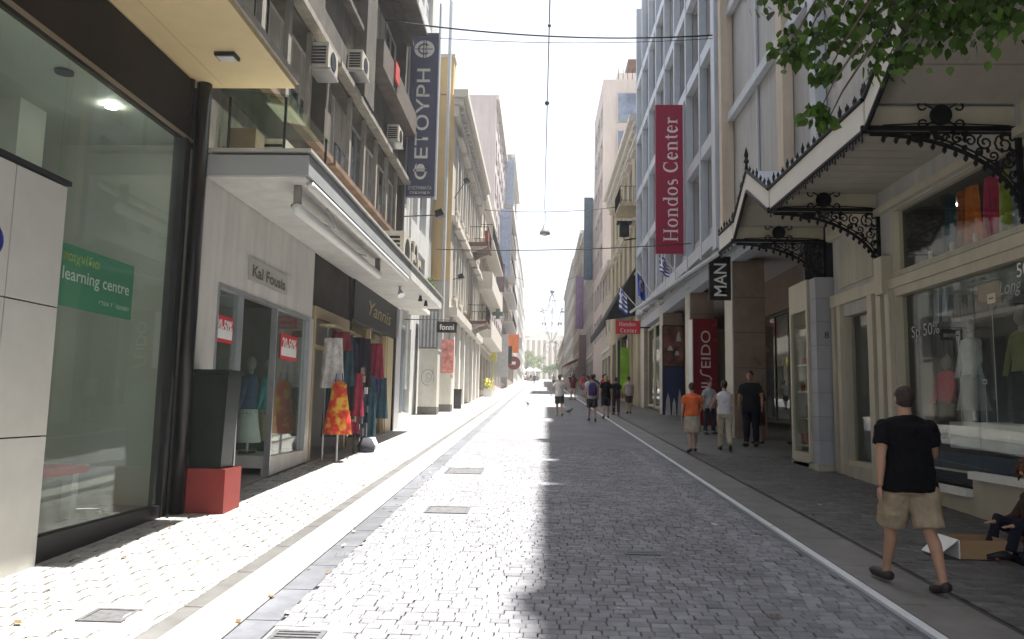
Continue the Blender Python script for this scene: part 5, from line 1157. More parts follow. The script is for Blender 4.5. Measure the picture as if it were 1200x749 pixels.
tag(MB().tube([(-3.4, 56, G(56)), (-3.4, 56, G(56) + 3)], .05, 6).box(-3.6, -3.2, 55.9, 56.1, G(56) + 2.5, G(56) + 3.1).build("street_post", m_yelpl), "thin post with a yellow top by the left shopfronts", "post")

# ------------------------------------------------------------------ further right side
m_rneo = M("warm_cream_stucco", (0.44, 0.38, 0.27), .8, .08, 1.0, streak=.3)
nb_ = thing("neoclassical_building", "cream neoclassical building with deep eave beyond the white panelled store", "building", (RX, 47, G(47)))
ops = []
for yy in [40.6 + 2.55 * i for i in range(6)]:
    ops += [(yy, yy + 1.2, 8.9, 11.5), (yy, yy + 1.2, 12.9, 15.4)]
ops += [(44.5, 50.5, G(50) + .1, 6.2), (52, 54.6, G(54) + .1, 6.0)]
facade(nb_, m_rneo, RX - .02, 1, 39.45, 56, G(39) - .5, 17.2, ops, depth=.3, D=9)
for o in ops[:12]:
    window(nb_, RX - .02, 1, *o, depth=.3, nv=2, nh=2, frame=m_frame_w, pane=rnd.choice([m_curtain, m_pane_mid]), sill=m_trim)
    MB().box(RX - .28, RX - .02, o[0] - .2, o[1] + .2, o[3] + .2, o[3] + .32).build("window_hood", m_trim, nb_)
for a, c in ((44.5, 46.4), (46.5, 48.4), (48.5, 50.5), (52, 54.6)): window(nb_, RX - .02, 1, a, c, G(50) + .15, 5.9, depth=.3, nv=1, frame=m_frame_d, pane=m_pane_dk, name="shop_window")
for k, (a, z0, z1) in enumerate(((.2, 16.2, 16.6), (.38, 16.62, 16.9), (.6, 16.92, 17.25))): MB().box(RX - a, RX - .02, 39.46, 56 + .1, z0, z1).build("cornice", m_trim, nb_)
for i in range(33): MB().box(RX - .38, RX - .19, 39.8 + .5 * i, 39.98 + .5 * i, 16.4, 16.61).build("cornice_bracket", m_trim, nb_)
for yy in (39.9, 42.9, 43.9): MB().box(RX - .14, RX - .02, yy - .3, yy + .3, G(yy), 7.9).build("pilaster", m_rneo, nb_)
balcony(nb_, RX - .02, 1, 40.3, 43.2, 12.6, proj=1.0, slab=m_rneo, step=.2, h=.95)
bw_ = thing("bracket_lantern", "black lantern on the cream neoclassical wall above the dark awning", "lantern", (4.5, 41, 10.8)); MB().box(4.25, 4.75, 40.8, 41.2, 10.9, 11.6).build("lamp_body", m_dark, bw_); MB().box(4.1, 4.9, 40.7, 41.3, 11.6, 11.7).build("hood", m_dark, bw_); MB().tube([(5.18, 41, 10.8), (4.5, 41, 10.7), (4.5, 41, 10.9)], .04, 6).build("bracket", m_dark, bw_)
da = thing("dark_awning", "large sloping black awning on the cream neoclassical building", "awning", (4.4, 46, 7.5))
m_awd = M("black_awning_cloth", (.02, .02, .022), .9, .2)
MB().hexa([(3.55, 41.5, 6.35), (RX - .03, 41.5, 9.2), (RX - .03, 53, 9.2), (3.55, 53, 6.35), (3.55, 41.5, 6.42), (RX - .03, 41.5, 9.27), (RX - .03, 53, 9.27), (3.55, 53, 6.42)]).build("canopy_cloth", m_awd, da)
MB().prism([(3.55, 41.47, 6.34), (RX - .03, 41.47, 6.6), (RX - .03, 41.47, 9.2)], (0, .03, 0)).build("side_cheek", m_awd, da); MB().box(3.5, 3.56, 41.5, 53, 6.0, 6.42).build("valance", m_awd, da)
gp = thing("window_poster", "bright green poster on the ground floor under the dark awning", "poster", (5.0, 43.5, 3)); MB().box(4.55, 5.15, 43.3, 43.36, G(43) + .6, 5.0).build("board", M("lime_print", (.22, .42, .03), .6, .4, 1.5), gp); MB().box(4.4, 4.54, 43.3, 43.4, G(43), 5.4).build("dark_edge", M("dark_green_edge", (.02, .06, .04), .5), gp)
tb_ = thing("tower_building", "tall pale beige office block with blue loggias facing down the street on the right", "building", (RX, 69, G(69)))
m_tb = M("pale_rose_beige_wall", (0.47, 0.41, 0.38), .75, .06, .5, streak=.08)
ops = [(64.5 + 3.1 * i, 67.0 + 3.1 * i, G(74) + 4.4 + 3.1 * k, G(74) + 6.4 + 3.1 * k) for i in range(3) for k in range(7)]
facade(tb_, m_tb, RX + .0, 1, 64, 74.5, G(64) - .5, 30.1, ops, D=10)
for o in ops: window(tb_, RX, 1, *o, nv=2, frame=m_steel, pane=m_pane_mid)
for k in range(6):
    zz = 26.2 - 3.4 * k
    lo = MB().box(6.45, 10.5, 63.9, 63.998, zz, zz + 2.6).build("loggia", M("loggia_blue", (.16, .19, .27), .35, .5, .7), tb_); MB().box(6.45, 10.5, 63.85, 63.89, zz, zz + .7).build("loggia_rail", m_pane_mid, lo); MB().box(6.4, 6.46, 63.8, 63.998, zz - .1, zz + 2.7).build("loggia_frame", m_tb, lo)
MB().box(6.6, 10, 66, 70, 30.1, 31.6).build("rooftop_room", m_tb, tb_); MB().box(7.6, 9.5, 66.2, 69, 31.6, 33.0).build("rooftop_tank", m_rust, tb_)
for i in range(9): MB().box(6.5 + .4 * i, 6.55 + .4 * i, 64.1, 64.15, 30.1, 31.1).build("roof_rail_post", m_dark, tb_)
generic("street_building", "small grey building between the cream neoclassical one and the tall beige block", RX, 1, 56.1, 63.9, 12.5, G2, seed=11, trim=m_trim)
generic("street_building", "grey building under the purple banner on the right", RX, 1, 75, 96, 22.4, G1, seed=12, trim=G3, balc=0)
generic("street_building", "brown building far down on the right", RX, 1, 96.2, 119, 24.2, G4, seed=13, trim=G3)
generic("street_building", "long greyish building near the end on the right", RX, 1, 119.2, 165, 25, G1, seed=14, bay=3)
generic("street_building", "last low building on the right before the trees", RX + .3, 1, 165.2, 229, 17, G4, seed=15, bay=4)
vsign("dark blue tall vertical sign with faint letters beside the beige block", 4.18, 5.05, 74.0, 14.0, 22.3, M("navy_sign", (.03, .07, .11), .5), n=8, lm=M("faint_blue", (.16, .22, .27), .6))
vsign("purple vertical banner far down the right side", 4.15, 5.1, 90, 10.8, 17.1, M("purple_sign", (.22, .13, .24), .6), n=5, lm=m_lpink)
vsign("brown vertical sign below the purple banner", 4.3, 5.1, 84, 4.5, 9.5, M("maroon_sign", (.15, .10, .10), .6), n=0)
for i, (y_, c) in enumerate(((98, "red"), (108, "maroon"), (125, "dark green"))):
    a = thing("shop_awning", "%s shop awning far down the right side" % c, "awning", (4.6, y_, G(y_) + 3)); cc = {"red": (.4, .04, .04), "maroon": (.14, .03, .05), "dark green": (.03, .09, .05)}[c]
    MB().hexa([(3.7, y_, G(y_) + 2.9), (RX, y_, G(y_) + 3.8), (RX, y_ + 6, G(y_) + 3.8), (3.7, y_ + 6, G(y_) + 2.9), (3.7, y_, G(y_) + 2.96), (RX, y_, G(y_) + 3.86), (RX, y_ + 6, G(y_) + 3.86), (3.7, y_ + 6, G(y_) + 2.96)]).build("cloth", M("awning_" + c.replace(" ", "_"), cc, .8, .15), a); MB().box(3.68, 3.70, y_, y_ + 6, G(y_) + 2.55, G(y_) + 2.95).build("valance", _mats["awning_" + c.replace(" ", "_")], a)
# ------------------------------------------------------------------ end of the street
pa = thing("palace_building", "large pale columned palace closing the far end of the street behind the trees", "building", (2, 330, G(330)))
m_pal = M("pale_pink_stone", (0.46, 0.38, 0.33), .8, .06, .3)
base = G(330); ops = [(0, 0, 0, 0)]
MB().box(-45, 50, 330, 350, base - 2, base + 22).build("wall", m_pal, pa)
MB().box(-46, 51, 329, 351, base + 22, base + 23).build("cornice", m_trim, pa)
MB().prism([(-8, 327, base + 20), (12, 327, base + 20), (2, 327, base + 24.5)], (0, 3, 0)).build("pediment", m_trim, pa)
wp = None
for i in range(22):
    for k in range(3):
        x = -42 + 4.1 * i; z = base + 3 + 6.3 * k
        if wp is None: wp = MB().box(-.8, .8, -.1, 0, 0, 3.6).build("window", m_pane_mid, pa); wp.location = Vector((x, 330, z)) - pa.location
        else: inst(wp, pa, (x, 330, z))
for i in range(8): MB().tube([(-6.5 + 2.4 * i, 326.5, base), (-6.5 + 2.4 * i, 326.5, base + 20)], .6, 8).build("column", m_trim, pa)
hl = MB(); n = 40
for i in range(n):
    a, c = -450 + 900 * i / n, -450 + 900 * (i + 1) / n
    f = lambda x: 42 + 12 * math.exp(-((x - 30) / 130) ** 2) + 3 * math.sin(x / 35)
    hl.face([(a, 600, -3), (c, 600, -3), (c, 740, f(c)), (a, 740, f(a))])
tag(hl.build("hills", M("distant_hill", (.13, .16, .12), .95, .2, .01)), kind='structure')
def tree(label, x, y, h, r, seed, n=900, col=m_leaf, ls=.5):
    t = thing("plaza_tree", label, "tree", (x, y, G(y)), "trees at the far end of the street"); rr = random.Random(seed)
    b = MB(); z = G(y); b.tube([(x, y, z - .2), (x + .1, y, z + h * .3), (x, y, z + h * .55)], [.28, .2, .12], 7)
    for k in range(5):
        a = k * 1.26; b.tube([(x, y, z + h * .35), (x + math.cos(a) * r * .4, y + math.sin(a) * r * .4, z + h * .65), (x + math.cos(a) * r * .7, y + math.sin(a) * r * .7, z + h * .85)], [.12, .07, .03], 5)
    b.build("trunk", M("bark", (.10, .08, .06), .9, .3, 5), t)
    m = MB()
    for k in range(9):
        a = rr.uniform(0, 6.28); q = rr.uniform(.2, .75) * r; lf = leafmesh(x + math.cos(a) * q, y + math.sin(a) * q, z + h * rr.uniform(.5, .9), r * .45, r * .45, h * .16, n // 9, ls, rr.random())
        off = len(m.v); m.v += lf.v
        for f, tt in zip(lf.f, lf.tone): m.t = tt; m._q(tuple(i + off for i in f))
    tag(m.build("crown", col, t, tone=True), kind="stuff")
m_leafy = M("yellowish_leaf_green", (0.09, 0.13, 0.02), 0.6, 0.2, 1, tone=.5, alpha_trans=.35)  # yellower leaf colour for every other plaza tree
for i, (x, y, h, r, lab) in enumerate(((-4.2, 236, 9, 3.2, "bright yellow green tree at the far left end of the street"), (7.5, 238, 8, 3.6, "green tree at the far right end of the street"), (-1, 262, 9, 3.5, "smaller green tree behind the bright one at the street end"), (3.5, 268, 7, 3.2, "round green tree in the middle of the far end"), (13, 255, 10, 4, "green tree partly hidden by the last right building"), (-11, 255, 10, 4, "green tree partly hidden by the last left building"))):
    tree(lab, x, y, h, r, 20 + i, col=m_leafy if i % 2 == 0 else m_leaf)
for i, (x, y) in enumerate(((-2.2, 175), (-.9, 186), (-2.8, 196))):
    t = thing("market_parasol", ("near", "middle", "far")[i] + "most pale parasol at the far left end of the street", "parasol", (x, y, G(y))); MB().tube([(x, y, G(y)), (x, y, G(y) + 2.9)], .05, 6).build("pole", m_steel, t)
    MB().rings([[(x + 1.5 * k * math.cos(a * math.pi / 4), y + 1.5 * k * math.sin(a * math.pi / 4), G(y) + 3.0 - .7 * k) for a in range(8)] for k in (1, .5, .03)], cap=True).build("canopy", m_white, t)
    MB().box(x - .8, x + .8, y - .4, y + .4, G(y), G(y) + .9).build("counter", G4, t)
# ------------------------------------------------------------------ overhead wires
def cable(label, a, c, sag, r=.012, n=24, name="overhead_wire", mat=None):
    a = Vector(a); c = Vector(c); P = [a.lerp(c, i / n) - Vector((0, 0, sag * 4 * (i / n) * (1 - i / n))) for i in range(n + 1)]
    return tag(MB().tube(P, r, 5).build(name, mat or m_dark), label, "wire")
cable("thick overhead wire crossing the street in front of the slate blue sign", (-4.0, 18.0, 11.15), (5.0, 21.0, 12.3), .25, .022)
cable("thinner overhead wire crossing just under the thick upper one", (-3.2, 21.3, 12.35), (5.0, 20.9, 12.15), .15, .010)
cable("overhead wire crossing the street at the height of the crimson banner's foot", (-4.0, 28.3, 7.45), (5.0, 25.2, 7.1), .12, .018)
cable("faint overhead wire crossing farther down the street", (-4.0, 47, 13.9), (5.2, 47, 14.2), .25, .022)
cable("lengthwise wire carrying the lamps above the middle of the street", (.12, 11.0, 12.2), (.16, 47.0, 13.9), .1, .018)
for (yy, z) in ((27.6, 12.95),):
    tag(MB().ball((.13, yy, z), .09, n=8).build("wire_insulator", m_dark), "dark round insulator on the lengthwise wire", "insulator")
tag(MB().ball((.13, 19.9, 12.0), .05, n=8).build("wire_insulator", m_dark), "small insulator where the crossing wire meets the lengthwise one", "insulator")
pl_ = thing("pendant_street_lamp", "grey bell shaped street lamp hanging on a wire over the middle of the street", "street lamp", (.2, 47, 12.4))
MB().tube([(.2, 47, 13.85), (.2, 47, 12.9)], .02, 5).build("rod", m_dark, pl_); MB().loft([((.2, 47, 12.35), .34, .34), ((.2, 47, 12.5), .32, .32), ((.2, 47, 12.68), .18, .18), ((.2, 47, 12.95), .10, .10)], 14).build("lamp_hood", M("lamp_grey", (.22, .22, .23), .5), pl_, smooth=True); MB().ball((.2, 47, 12.32), .16, .16, .1).build("bulb", m_white, pl_)
# hanging festive chandelier
ch = thing("hanging_ornament", "pale wire chandelier ornament hanging over the street in the distance", "ornament", (1.5, 98, 9))
m_orn = M("ornament_wire", (.36, .38, .42), .5)
def ring(cx, cz, r, t=.04, y=98): return MB().tube([(cx + r * math.cos(a * math.pi / 12), y + r * math.sin(a * math.pi / 12), cz) for a in range(25)], t, 5)
for k, (z, r) in enumerate(((13.8, 1.55), (12.3, 1.2), (15.3, .45), (11.0, .7))): ring(1.5, z, r).build("hoop", m_orn, ch)
b = MB()
for k in range(8):
    a = k * math.pi / 4; c_, s_ = math.cos(a), math.sin(a); f = lambda r, z: (1.5 + r * c_, 98 + r * s_, z)
    b.tube([f(.05, 16.2), f(.4, 15.4), f(.5, 14.6), f(1.0, 14.0), f(1.55, 13.8), f(1.45, 13.2), f(1.2, 12.3), f(.95, 11.5), f(.7, 11.0), f(.35, 10.3), f(.05, 9.9)], .03, 4); b.tube([f(1.55, 13.8), f(1.75, 14.3), f(1.85, 14.0)], .03, 4); b.ball(f(1.85, 14.0), .12, n=6, m=3); b.ball(f(1.2, 12.2), .12, n=6, m=3)
b.build("rib_frame", m_orn, ch)
b = MB()
for sx in (-1, 1): b.tube([(1.5, 98, 9.9), (1.5 + sx * .9, 98, 9.6), (1.5 + sx * 1.0, 98, 8.8), (1.5 + sx * .4, 98, 8.5), (1.5 + sx * .2, 98, 9.1), (1.5 + sx * .55, 98, 9.3)], .05, 5)
b.build("heart_scroll", m_orn, ch); MB().ball((1.5, 98, 16.45), .3, n=8).build("star_ball", m_orn, ch)
cable("thin wire across the far street holding the chandelier ornament", (-4.0, 98, 18.6), (5.2, 98, 18.8), 1.2, .03)

# ------------------------------------------------------------------ clothes rack before the clothes shop
rk = thing("clothes_rack", "metal clothes rack outside the beige fronted clothes shop", "clothes rack", (-3.8, 14.6, G(14.6)))
b = MB()
for yy in (13.6, 14.6, 16.4): b.tube([(-3.85, yy, G(yy)), (-3.85, yy, 2.95)], .018, 6)
b.tube([(-3.85, 13.5, 2.95), (-3.85, 16.5, 2.95)], .018, 6); b.tube([(-3.7, 13.5, 2.1), (-3.7, 16.5, 2.1)], .014, 6); b.build("rack_frame", m_steel, rk)
MB().box(-3.98, -3.70, 13.5, 15.1, 2.96, 3.0).build("top_shelf", m_beige, rk)
mp = lambda n_, c, v=.4, s=9: M(n_, c, .9, v, s)
goods = [("white_shirt_cloth", (.5, .48, .47), 13.55, 2.75, .35, .9, "pale grey top hanging at the near end of the rack"), ("maroon_cloth", (.18, .03, .04), 13.9, 2.9, .4, .35, "dark red cloth under the rack shelf"), ("black_cloth", (.015, .012, .02), 14.2, 2.75, .5, 1.3, "black garment in the middle of the rack"), ("indigo_cloth", (.03, .03, .12), 14.75, 2.75, .5, 1.4, "dark indigo garment hanging right of the black one"), ("leaf_green_cloth", (.06, .28, .07), 15.3, 2.35, .4, .45, "small green top hanging near the far end of the rack"), ("denim_cloth", (.08, .12, .2), 15.5, 1.85, .5, .95, "blue denim skirt low near the far end of the rack"), ("pale_check_cloth", (.42, .40, .46), 16.3, 1.95, .55, 1.05, "pale checked dress at the far end of the rack"), ("dark_hat_cloth", (.03, .025, .03), 15.1, 2.9, .4, .3, "dark cap hanging above the green top")]
for i, (n_, c, yy, z, w, h, lab) in enumerate(goods): tag(garment(None, -3.72 + .04 * (i % 3), yy, z, .44, h, mp(n_, c), name="rack_garment", axis="x"), lab, "garment")
rg = random.Random(11)
for i in range(16):
    n_, c = rg.choice([("black_cloth", (.015, .012, .02)), ("indigo_cloth", (.03, .03, .12)), ("maroon_cloth", (.18, .03, .04)), ("dark_teal_cloth", (.02, .09, .10)), ("wine_cloth", (.25, .02, .05))])
    tag(garment(None, -3.78 + .16 * (i % 3), 13.85 + .19 * i, 2.85 if i % 2 else 2.15, .36, rg.uniform(.7, 1.25), mp(n_, c), name="rack_garment", axis="x"), "%s garment, %s from the near end among those packed on the clothes rack" % ({"black_cloth": "black", "indigo_cloth": "indigo", "maroon_cloth": "maroon", "dark_teal_cloth": "dark teal", "wine_cloth": "wine red"}[n_], ("first", "second", "third", "fourth", "fifth", "sixth", "seventh", "eighth", "ninth", "tenth", "eleventh", "twelfth", "thirteenth", "fourteenth", "fifteenth", "sixteenth")[i]), "garment", "garments packed on the rack")
dd = thing("orange_dress", "bright red and yellow patterned sundress on a stand at the near end of the rack", "dress", (-3.55, 13.45, G(13.4)))
mdr = bpy.data.materials.new("flame_print"); mdr.use_nodes = True; t_ = mdr.node_tree; bb = t_.nodes["Principled BSDF"]; bb.inputs["Roughness"].default_value = .85
vo = t_.nodes.new("ShaderNodeTexNoise"); vo.inputs["Scale"].default_value = 7; rp = t_.nodes.new("ShaderNodeValToRGB"); g_ = t_.nodes.new("ShaderNodeNewGeometry"); t_.links.new(g_.outputs["Position"], vo.inputs["Vector"])
e = rp.color_ramp.elements; e[0].position = .42; e[0].color = (.55, .03, .015, 1); e[1].position = .6; e[1].color = (.7, .42, .05, 1); e2 = rp.color_ramp.elements.new(.5); e2.color = (.65, .14, .02, 1); t_.links.new(vo.outputs[0], rp.inputs[0]); t_.links.new(rp.outputs[0], bb.inputs["Base Color"])
g0 = G(13.4)
MB().loft([((-3.55, 13.45, g0 + .48), .26, .24), ((-3.55, 13.45, g0 + .75), .22, .20), ((-3.55, 13.45, g0 + 1.15), .15, .13), ((-3.55, 13.45, g0 + 1.35), .13, .10), ((-3.55, 13.45, g0 + 1.42), .06, .05)], 16).build("dress", mdr, dd, smooth=True)
for s in (1, -1): MB().tube([(-3.55 + .07 * s, 13.42, g0 + 1.38), (-3.55 + .05 * s, 13.42, g0 + 1.55)], .012, 5).build("strap", mp("blue_strap", (.03, .08, .3)), dd)
MB().tube([(-3.55, 13.45, g0), (-3.55, 13.45, g0 + .5)], .02, 6).build("stand", m_steel, dd)
sr = thing("card_spinner", "dark spinner of small colourful items on the rack side of the pavement", "display stand", (-3.5, 14.6, G(14.6)))
MB().tube([(-3.55, 14.7, G(14.7)), (-3.55, 14.7, 2.2)], .02, 6).build("pole", m_dark, sr)
its = []
for i in range(34):
    a = rnd.uniform(0, 6.28); z = rnd.uniform(.95, 2.2); c = rnd.choice([("item_dark", (.05, .05, .06)), ("item_red", (.4, .05, .04)), ("item_tan", (.4, .3, .2)), ("item_white", (.6, .6, .6)), ("item_dark", (.05, .05, .06))])
    x, yy = -3.55 + .2 * math.cos(a), 14.7 + .3 * math.sin(a); MB().box(x - .03, x + .03, yy - .04, yy + .04, z, z + .13).build("hanging_item", M(c[0], c[1], .6), sr)
for i, (x, yy, c, lab) in enumerate(((-3.45, 15.6, (.6, .6, .6), "white bag on the pavement at the foot of the rack"), (-3.4, 15.1, (.04, .04, .05), "black bag on the pavement at the foot of the rack"))):
    tag(MB().loft([((x, yy, G(yy)), .16, .14), ((x, yy, G(yy) + .12), .18, .15), ((x, yy, G(yy) + .28), .10, .06)], 10).build("shopping_bag", mp("bag_%d" % i, c, .2), smooth=True), lab, "bag")

# ------------------------------------------------------------------ people
SK = M("skin_tan", (0.36, 0.20, 0.13), .55, .08, 12); SKL = M("skin_light", (0.42, 0.26, 0.19), .55, .06, 12)
def person(label, x, y, H=1.72, head=0, girth=1.0, thL=0, thR=0, knL=0, knR=0, armL=0, armR=0, elL=8, elR=8, abL=8, abR=8, top=None, sleeve='short', bottom=None, btype='shorts', hair=(.03, .02, .015), hstyle='short', skin=None, shoe=(.03, .025, .02), vox=.016, heading=0.0, lean=3, root=None, cat='person', name='person', group=None, sit=None):
    """one walking / standing figure, built around the origin facing +y, then turned and placed"""
    skin = skin or SK; k = H * .895 / 1.75
    t = thing(name, label, cat, (0, 0, 0), group)
    R_ = math.radians; gw = girth
    def fwd(v, a): return v
    hipz = .92
    def leg(s, th, kn):
        hp = Vector((.095 * s * (1 + (gw - 1) * .5), 0, hipz)); a = R_(th); kne = hp + Vector((0, math.sin(a) * .43, -math.cos(a) * .43)); a2 = R_(th - kn); ank = kne + Vector((0, math.sin(a2) * .41, -math.cos(a2) * .41))
        pit = R_(min(0, (th - kn)) * .9); toe = ank + Vector((.02 * s, math.cos(pit) * .17, -.055 + math.sin(pit) * .17)); heel = ank + Vector((0, -.05 * math.cos(pit), -.06 - .05 * math.sin(pit) * .0)); return hp, kne, ank, toe, heel
    LL, RR = leg(-1, thL, knL), leg(1, thR, knR)
    lz = R_(lean)
    def up_(v):  # lean upper body about hips
        d = v - Vector((0, 0, hipz)); return Vector((v.x, v.y * 1 + d.z * math.sin(lz), hipz + d.z * math.cos(lz)))
    sh_ = .185 * (1 + (gw - 1) * .6)
    def arm(s, sw, el, ab):
        S = up_(Vector((sh_ * s, 0, 1.392))); a = R_(sw); b_ = R_(ab); E_ = S + Vector((math.sin(b_) * .28 * s, math.sin(a) * .28, -math.cos(a) * math.cos(b_) * .28)); a2 = R_(sw + el); Wr = E_ + Vector((math.sin(b_) * .1 * s, math.sin(a2) * .25, -math.cos(a2) * .25)); return S, E_, Wr
    AL, AR = arm(-1, armL, elL, abL), arm(1, armR, elR, abR)
    b = MB(); n = 12
    tor = [((0, 0, .86), .14, .11), ((0, .0, .93), .165 * gw, .12 * gw), ((0, .0, 1.03), .145 * gw, .105 * gw), ((0, 0, 1.15), .145 * gw, .105 * gw), ((0, 0, 1.28), .165 * gw, .112 * gw), ((0, 0, 1.38), .175 * gw, .10 * gw), ((0, 0, 1.44), .13 * gw, .075), ((0, 0, 1.48), .065, .06)]
    b.loft([(up_(Vector(c)), rx, ry) for c, rx, ry in tor], 16)
    b.tube([up_(Vector((0, -.005, 1.42))), up_(Vector((0, .0, 1.50))), up_(Vector((0, .01, 1.57)))], [.062, .055, .055], 10)
    hc = up_(Vector((0, .015, 1.64)))
    b.ball(hc, .073, .092, .115, 14, 10); b.ball(hc + Vector((0, .035, -.06)), .055, .06, .055, 10, 6); b.ball(hc + Vector((0, .098, -.015)), .013, .02, .022, 8, 5)
    for s in (1, -1): b.ball(hc + Vector((s * .076, -.005, -.01)), .012, .022, .032, 8, 5)
    for (hp, kne, ank, toe, heel) in (LL, RR):
        mid = hp.lerp(kne, .45); m2 = kne.lerp(ank, .3); calf = Vector((0, -.018, 0))
        b.tube([hp + Vector((0, 0, .04)), hp.lerp(kne, .2), mid, kne.lerp(hp, .12), kne, kne.lerp(ank, .12), m2 + calf, kne.lerp(ank, .55) + calf * .7, ank.lerp(kne, .1), ank - Vector((0, 0, .03))], [.085 * gw, .088 * gw, .075 * gw, .058 * gw, .055, .053, .056, .048, .036, .036], 12)
        b.tube([heel, ank + Vector((0, .02, -.045)), toe], [.034, .036, .026], 8)
    for (S, E_, Wr) in (AL, AR):
        b.ball(S - Vector((.02 if S.x > 0 else -.02, 0, .02)), .043 * gw, .045 * gw, .043 * gw, 10, 6); b.tube([S, S.lerp(E_, .35), E_.lerp(S, .1), E_, E_.lerp(Wr, .25), Wr.lerp(E_, .15), Wr], [.040 * gw, .045 * gw, .040, .037, .040, .027, .025], 10)
        d = (Wr - E_).normalized(); pm = Wr + d * .055; b.tube([Wr - d * .005, Wr + d * .03, Wr + d * .085], [.023, .034, .033], 8, .5) if False else b.ball(pm, .020, .038, .045, 8, 6)
        side = 1 if S.x > 0 else -1
        for q, ln in enumerate((.062, .072, .068, .052)):
            o0 = pm + d * .03 + Vector((0, (q - 1.5) * .019, 0)); m_ = o0 + d * ln * .5; e_ = m_ + (d * .8 + Vector((-side * .6, 0, 0))).normalized() * ln * .5; b.tube([o0, m_, e_], [.0095, .009, .007], 6)
        b.tube([pm + Vector((-side * .005, .03, .015)), pm + Vector((-side * .02, .055, -.01)), pm + Vector((-side * .025, .06, -.035))], [.012, .011, .008], 6)
    body = b.build("body", skin, t); 
    evalmesh(body, [("REMESH", dict(mode='VOXEL', voxel_size=vox, use_smooth_shade=True)), ("SMOOTH", dict(factor=.5, iterations=3))])
    def cloth(nm, bb, mat, v=None, it=2):
        o = bb.build(nm, mat, t); evalmesh(o, [("REMESH", dict(mode='VOXEL', voxel_size=v or vox, use_smooth_shade=True)), ("SMOOTH", dict(factor=.5, iterations=it)), ("DISPLACE", dict(texture=folds, strength=.028, mid_level=.38, texture_coords="LOCAL"))]); return o
    # top
    b = MB(); e_ = .018
    zlo = .82 if sleeve == 'short' and btype != 'skirt' else .90
    tt = [((0, 0, zlo), .180 * gw + e_, .128 * gw + e_), ((0, 0, 1.0), .168 * gw + e_, .125 * gw + e_)] + [(c, rx + e_, ry + e_) for c, rx, ry in tor[3:6]] + [((0, 0, 1.42), .165 * gw, .10), ((0, 0, 1.455), .12 * gw, .085), ((0, 0, 1.48), .075, .07)]
    b.loft([(up_(Vector(c)), rx, ry) for c, rx, ry in tt], 18)
    if sleeve != 'none':
        fr = .62 if sleeve == 'short' else 1.0
        for (S, E_, Wr) in (AL, AR):
            b.ball(S + Vector((-.012 if S.x > 0 else .012, 0, -.012)), .054 * gw, .056 * gw, .054 * gw, 10, 6)
            if sleeve == 'short': b.tube([S + Vector((0, 0, -.01)), S.lerp(E_, .3), S.lerp(E_, fr)], [.054 * gw, .060 * gw, .064 * gw], 12)
            else: b.tube([S, S.lerp(E_, .5), E_, Wr.lerp(E_, .5), Wr.lerp(E_, .06)], [.056 * gw, .06 * gw, .052, .046, .04], 12)
    cloth("shirt" if sleeve != 'none' else "sleeveless_top", b, top)
    # bottom
    b = MB()
    if btype in ('skirt', 'dress'):
        zl = .48 if btype == 'skirt' else .5; ym = (LL[1].y + RR[1].y) * .4
        b.loft([((0, ym, zl), .19 * gw, .15 * gw + abs(LL[1].y - RR[1].y) * .4), ((0, ym * .5, .7), .19 * gw, .15 * gw + abs(LL[1].y - RR[1].y) * .15), ((0, 0, .88), .18 * gw, .135 * gw), ((0, 0, .98), .155 * gw, .12 * gw)], 18)
    else:
        b.loft([((0, 0, .80), .15 * gw, .12 * gw), ((0, 0, .88), .178 * gw, .133 * gw), ((0, 0, .97), .165 * gw, .125 * gw), ((0, 0, 1.0), .155 * gw, .115 * gw)], 18)
        for (hp, kne, ank, toe, heel) in (LL, RR):
            if btype == 'shorts': b.tube([hp + Vector((0, 0, .02)), hp.lerp(kne, .35), hp.lerp(kne, .7), hp.lerp(kne, .98)], [.100 * gw, .102 * gw, .097 * gw, .098 * gw], 14)
            else: b.tube([hp + Vector((0, 0, .02)), hp.lerp(kne, .5), kne, kne.lerp(ank, .5), ank.lerp(kne, .02)], [.098 * gw, .09 * gw, .074 * gw, .066 * gw, .062], 14)
    cloth({'shorts': 'shorts', 'skirt': 'skirt', 'dress': 'skirt', 'trousers': 'trousers'}[btype], b, bottom)
    for (hp, kne, ank, toe, heel) in (LL, RR):
        b = MB(); b.tube([heel + Vector((0, -.012, .005)), heel.lerp(toe, .3) + Vector((0, 0, .0)), toe + Vector((0, .0, .0)), toe + (toe - heel).normalized() * .055], [.040, .044, .043, .02], 10); o = b.build("shoe", M("shoe_%d" % int(sum(shoe) * 1000), shoe, .6), t, smooth=True)
    # hair
    hm = M("hair_%d" % int(sum(hair) * 1000), hair, .7, .4, 40, bump=.6, bscale=120); b = MB()
    if hstyle == 'bald':
        b.ball(hc + Vector((0, -.016, .006)), .083, .095, .104, 18, 10); b.loft([(hc + Vector((0, -.045, -.085)), .045, .045), (hc + Vector((0, -.03, -.02)), .07, .07)], 12)
    else:
        vol = {'short': 0, 'long': .012, 'bun': .006}[hstyle]
        b.ball(hc + Vector((0, -.014, .022)), .080 + vol, .094 + vol, .108 + vol, 16, 10)
        if hstyle == 'long': b.loft([(hc + Vector((0, -.05, -.20)), .07, .04), (hc + Vector((0, -.045, -.1)), .085, .06), (hc + Vector((0, -.03, .02)), .08, .08)], 12)
        if hstyle == 'bun': b.ball(hc + Vector((0, -.115, .03)), .04)
        b.loft([(hc + Vector((0, -.045, -.075)), .05, .045), (hc + Vector((0, -.03, .0)), .075, .075)], 12)
    b.build("hair", hm, t, smooth=True)
    for s in (1, -1): MB().ball(hc + Vector((s * .028, .088, .012)), .010, .006, .007, 6, 4).build("eye", m_dark, t)
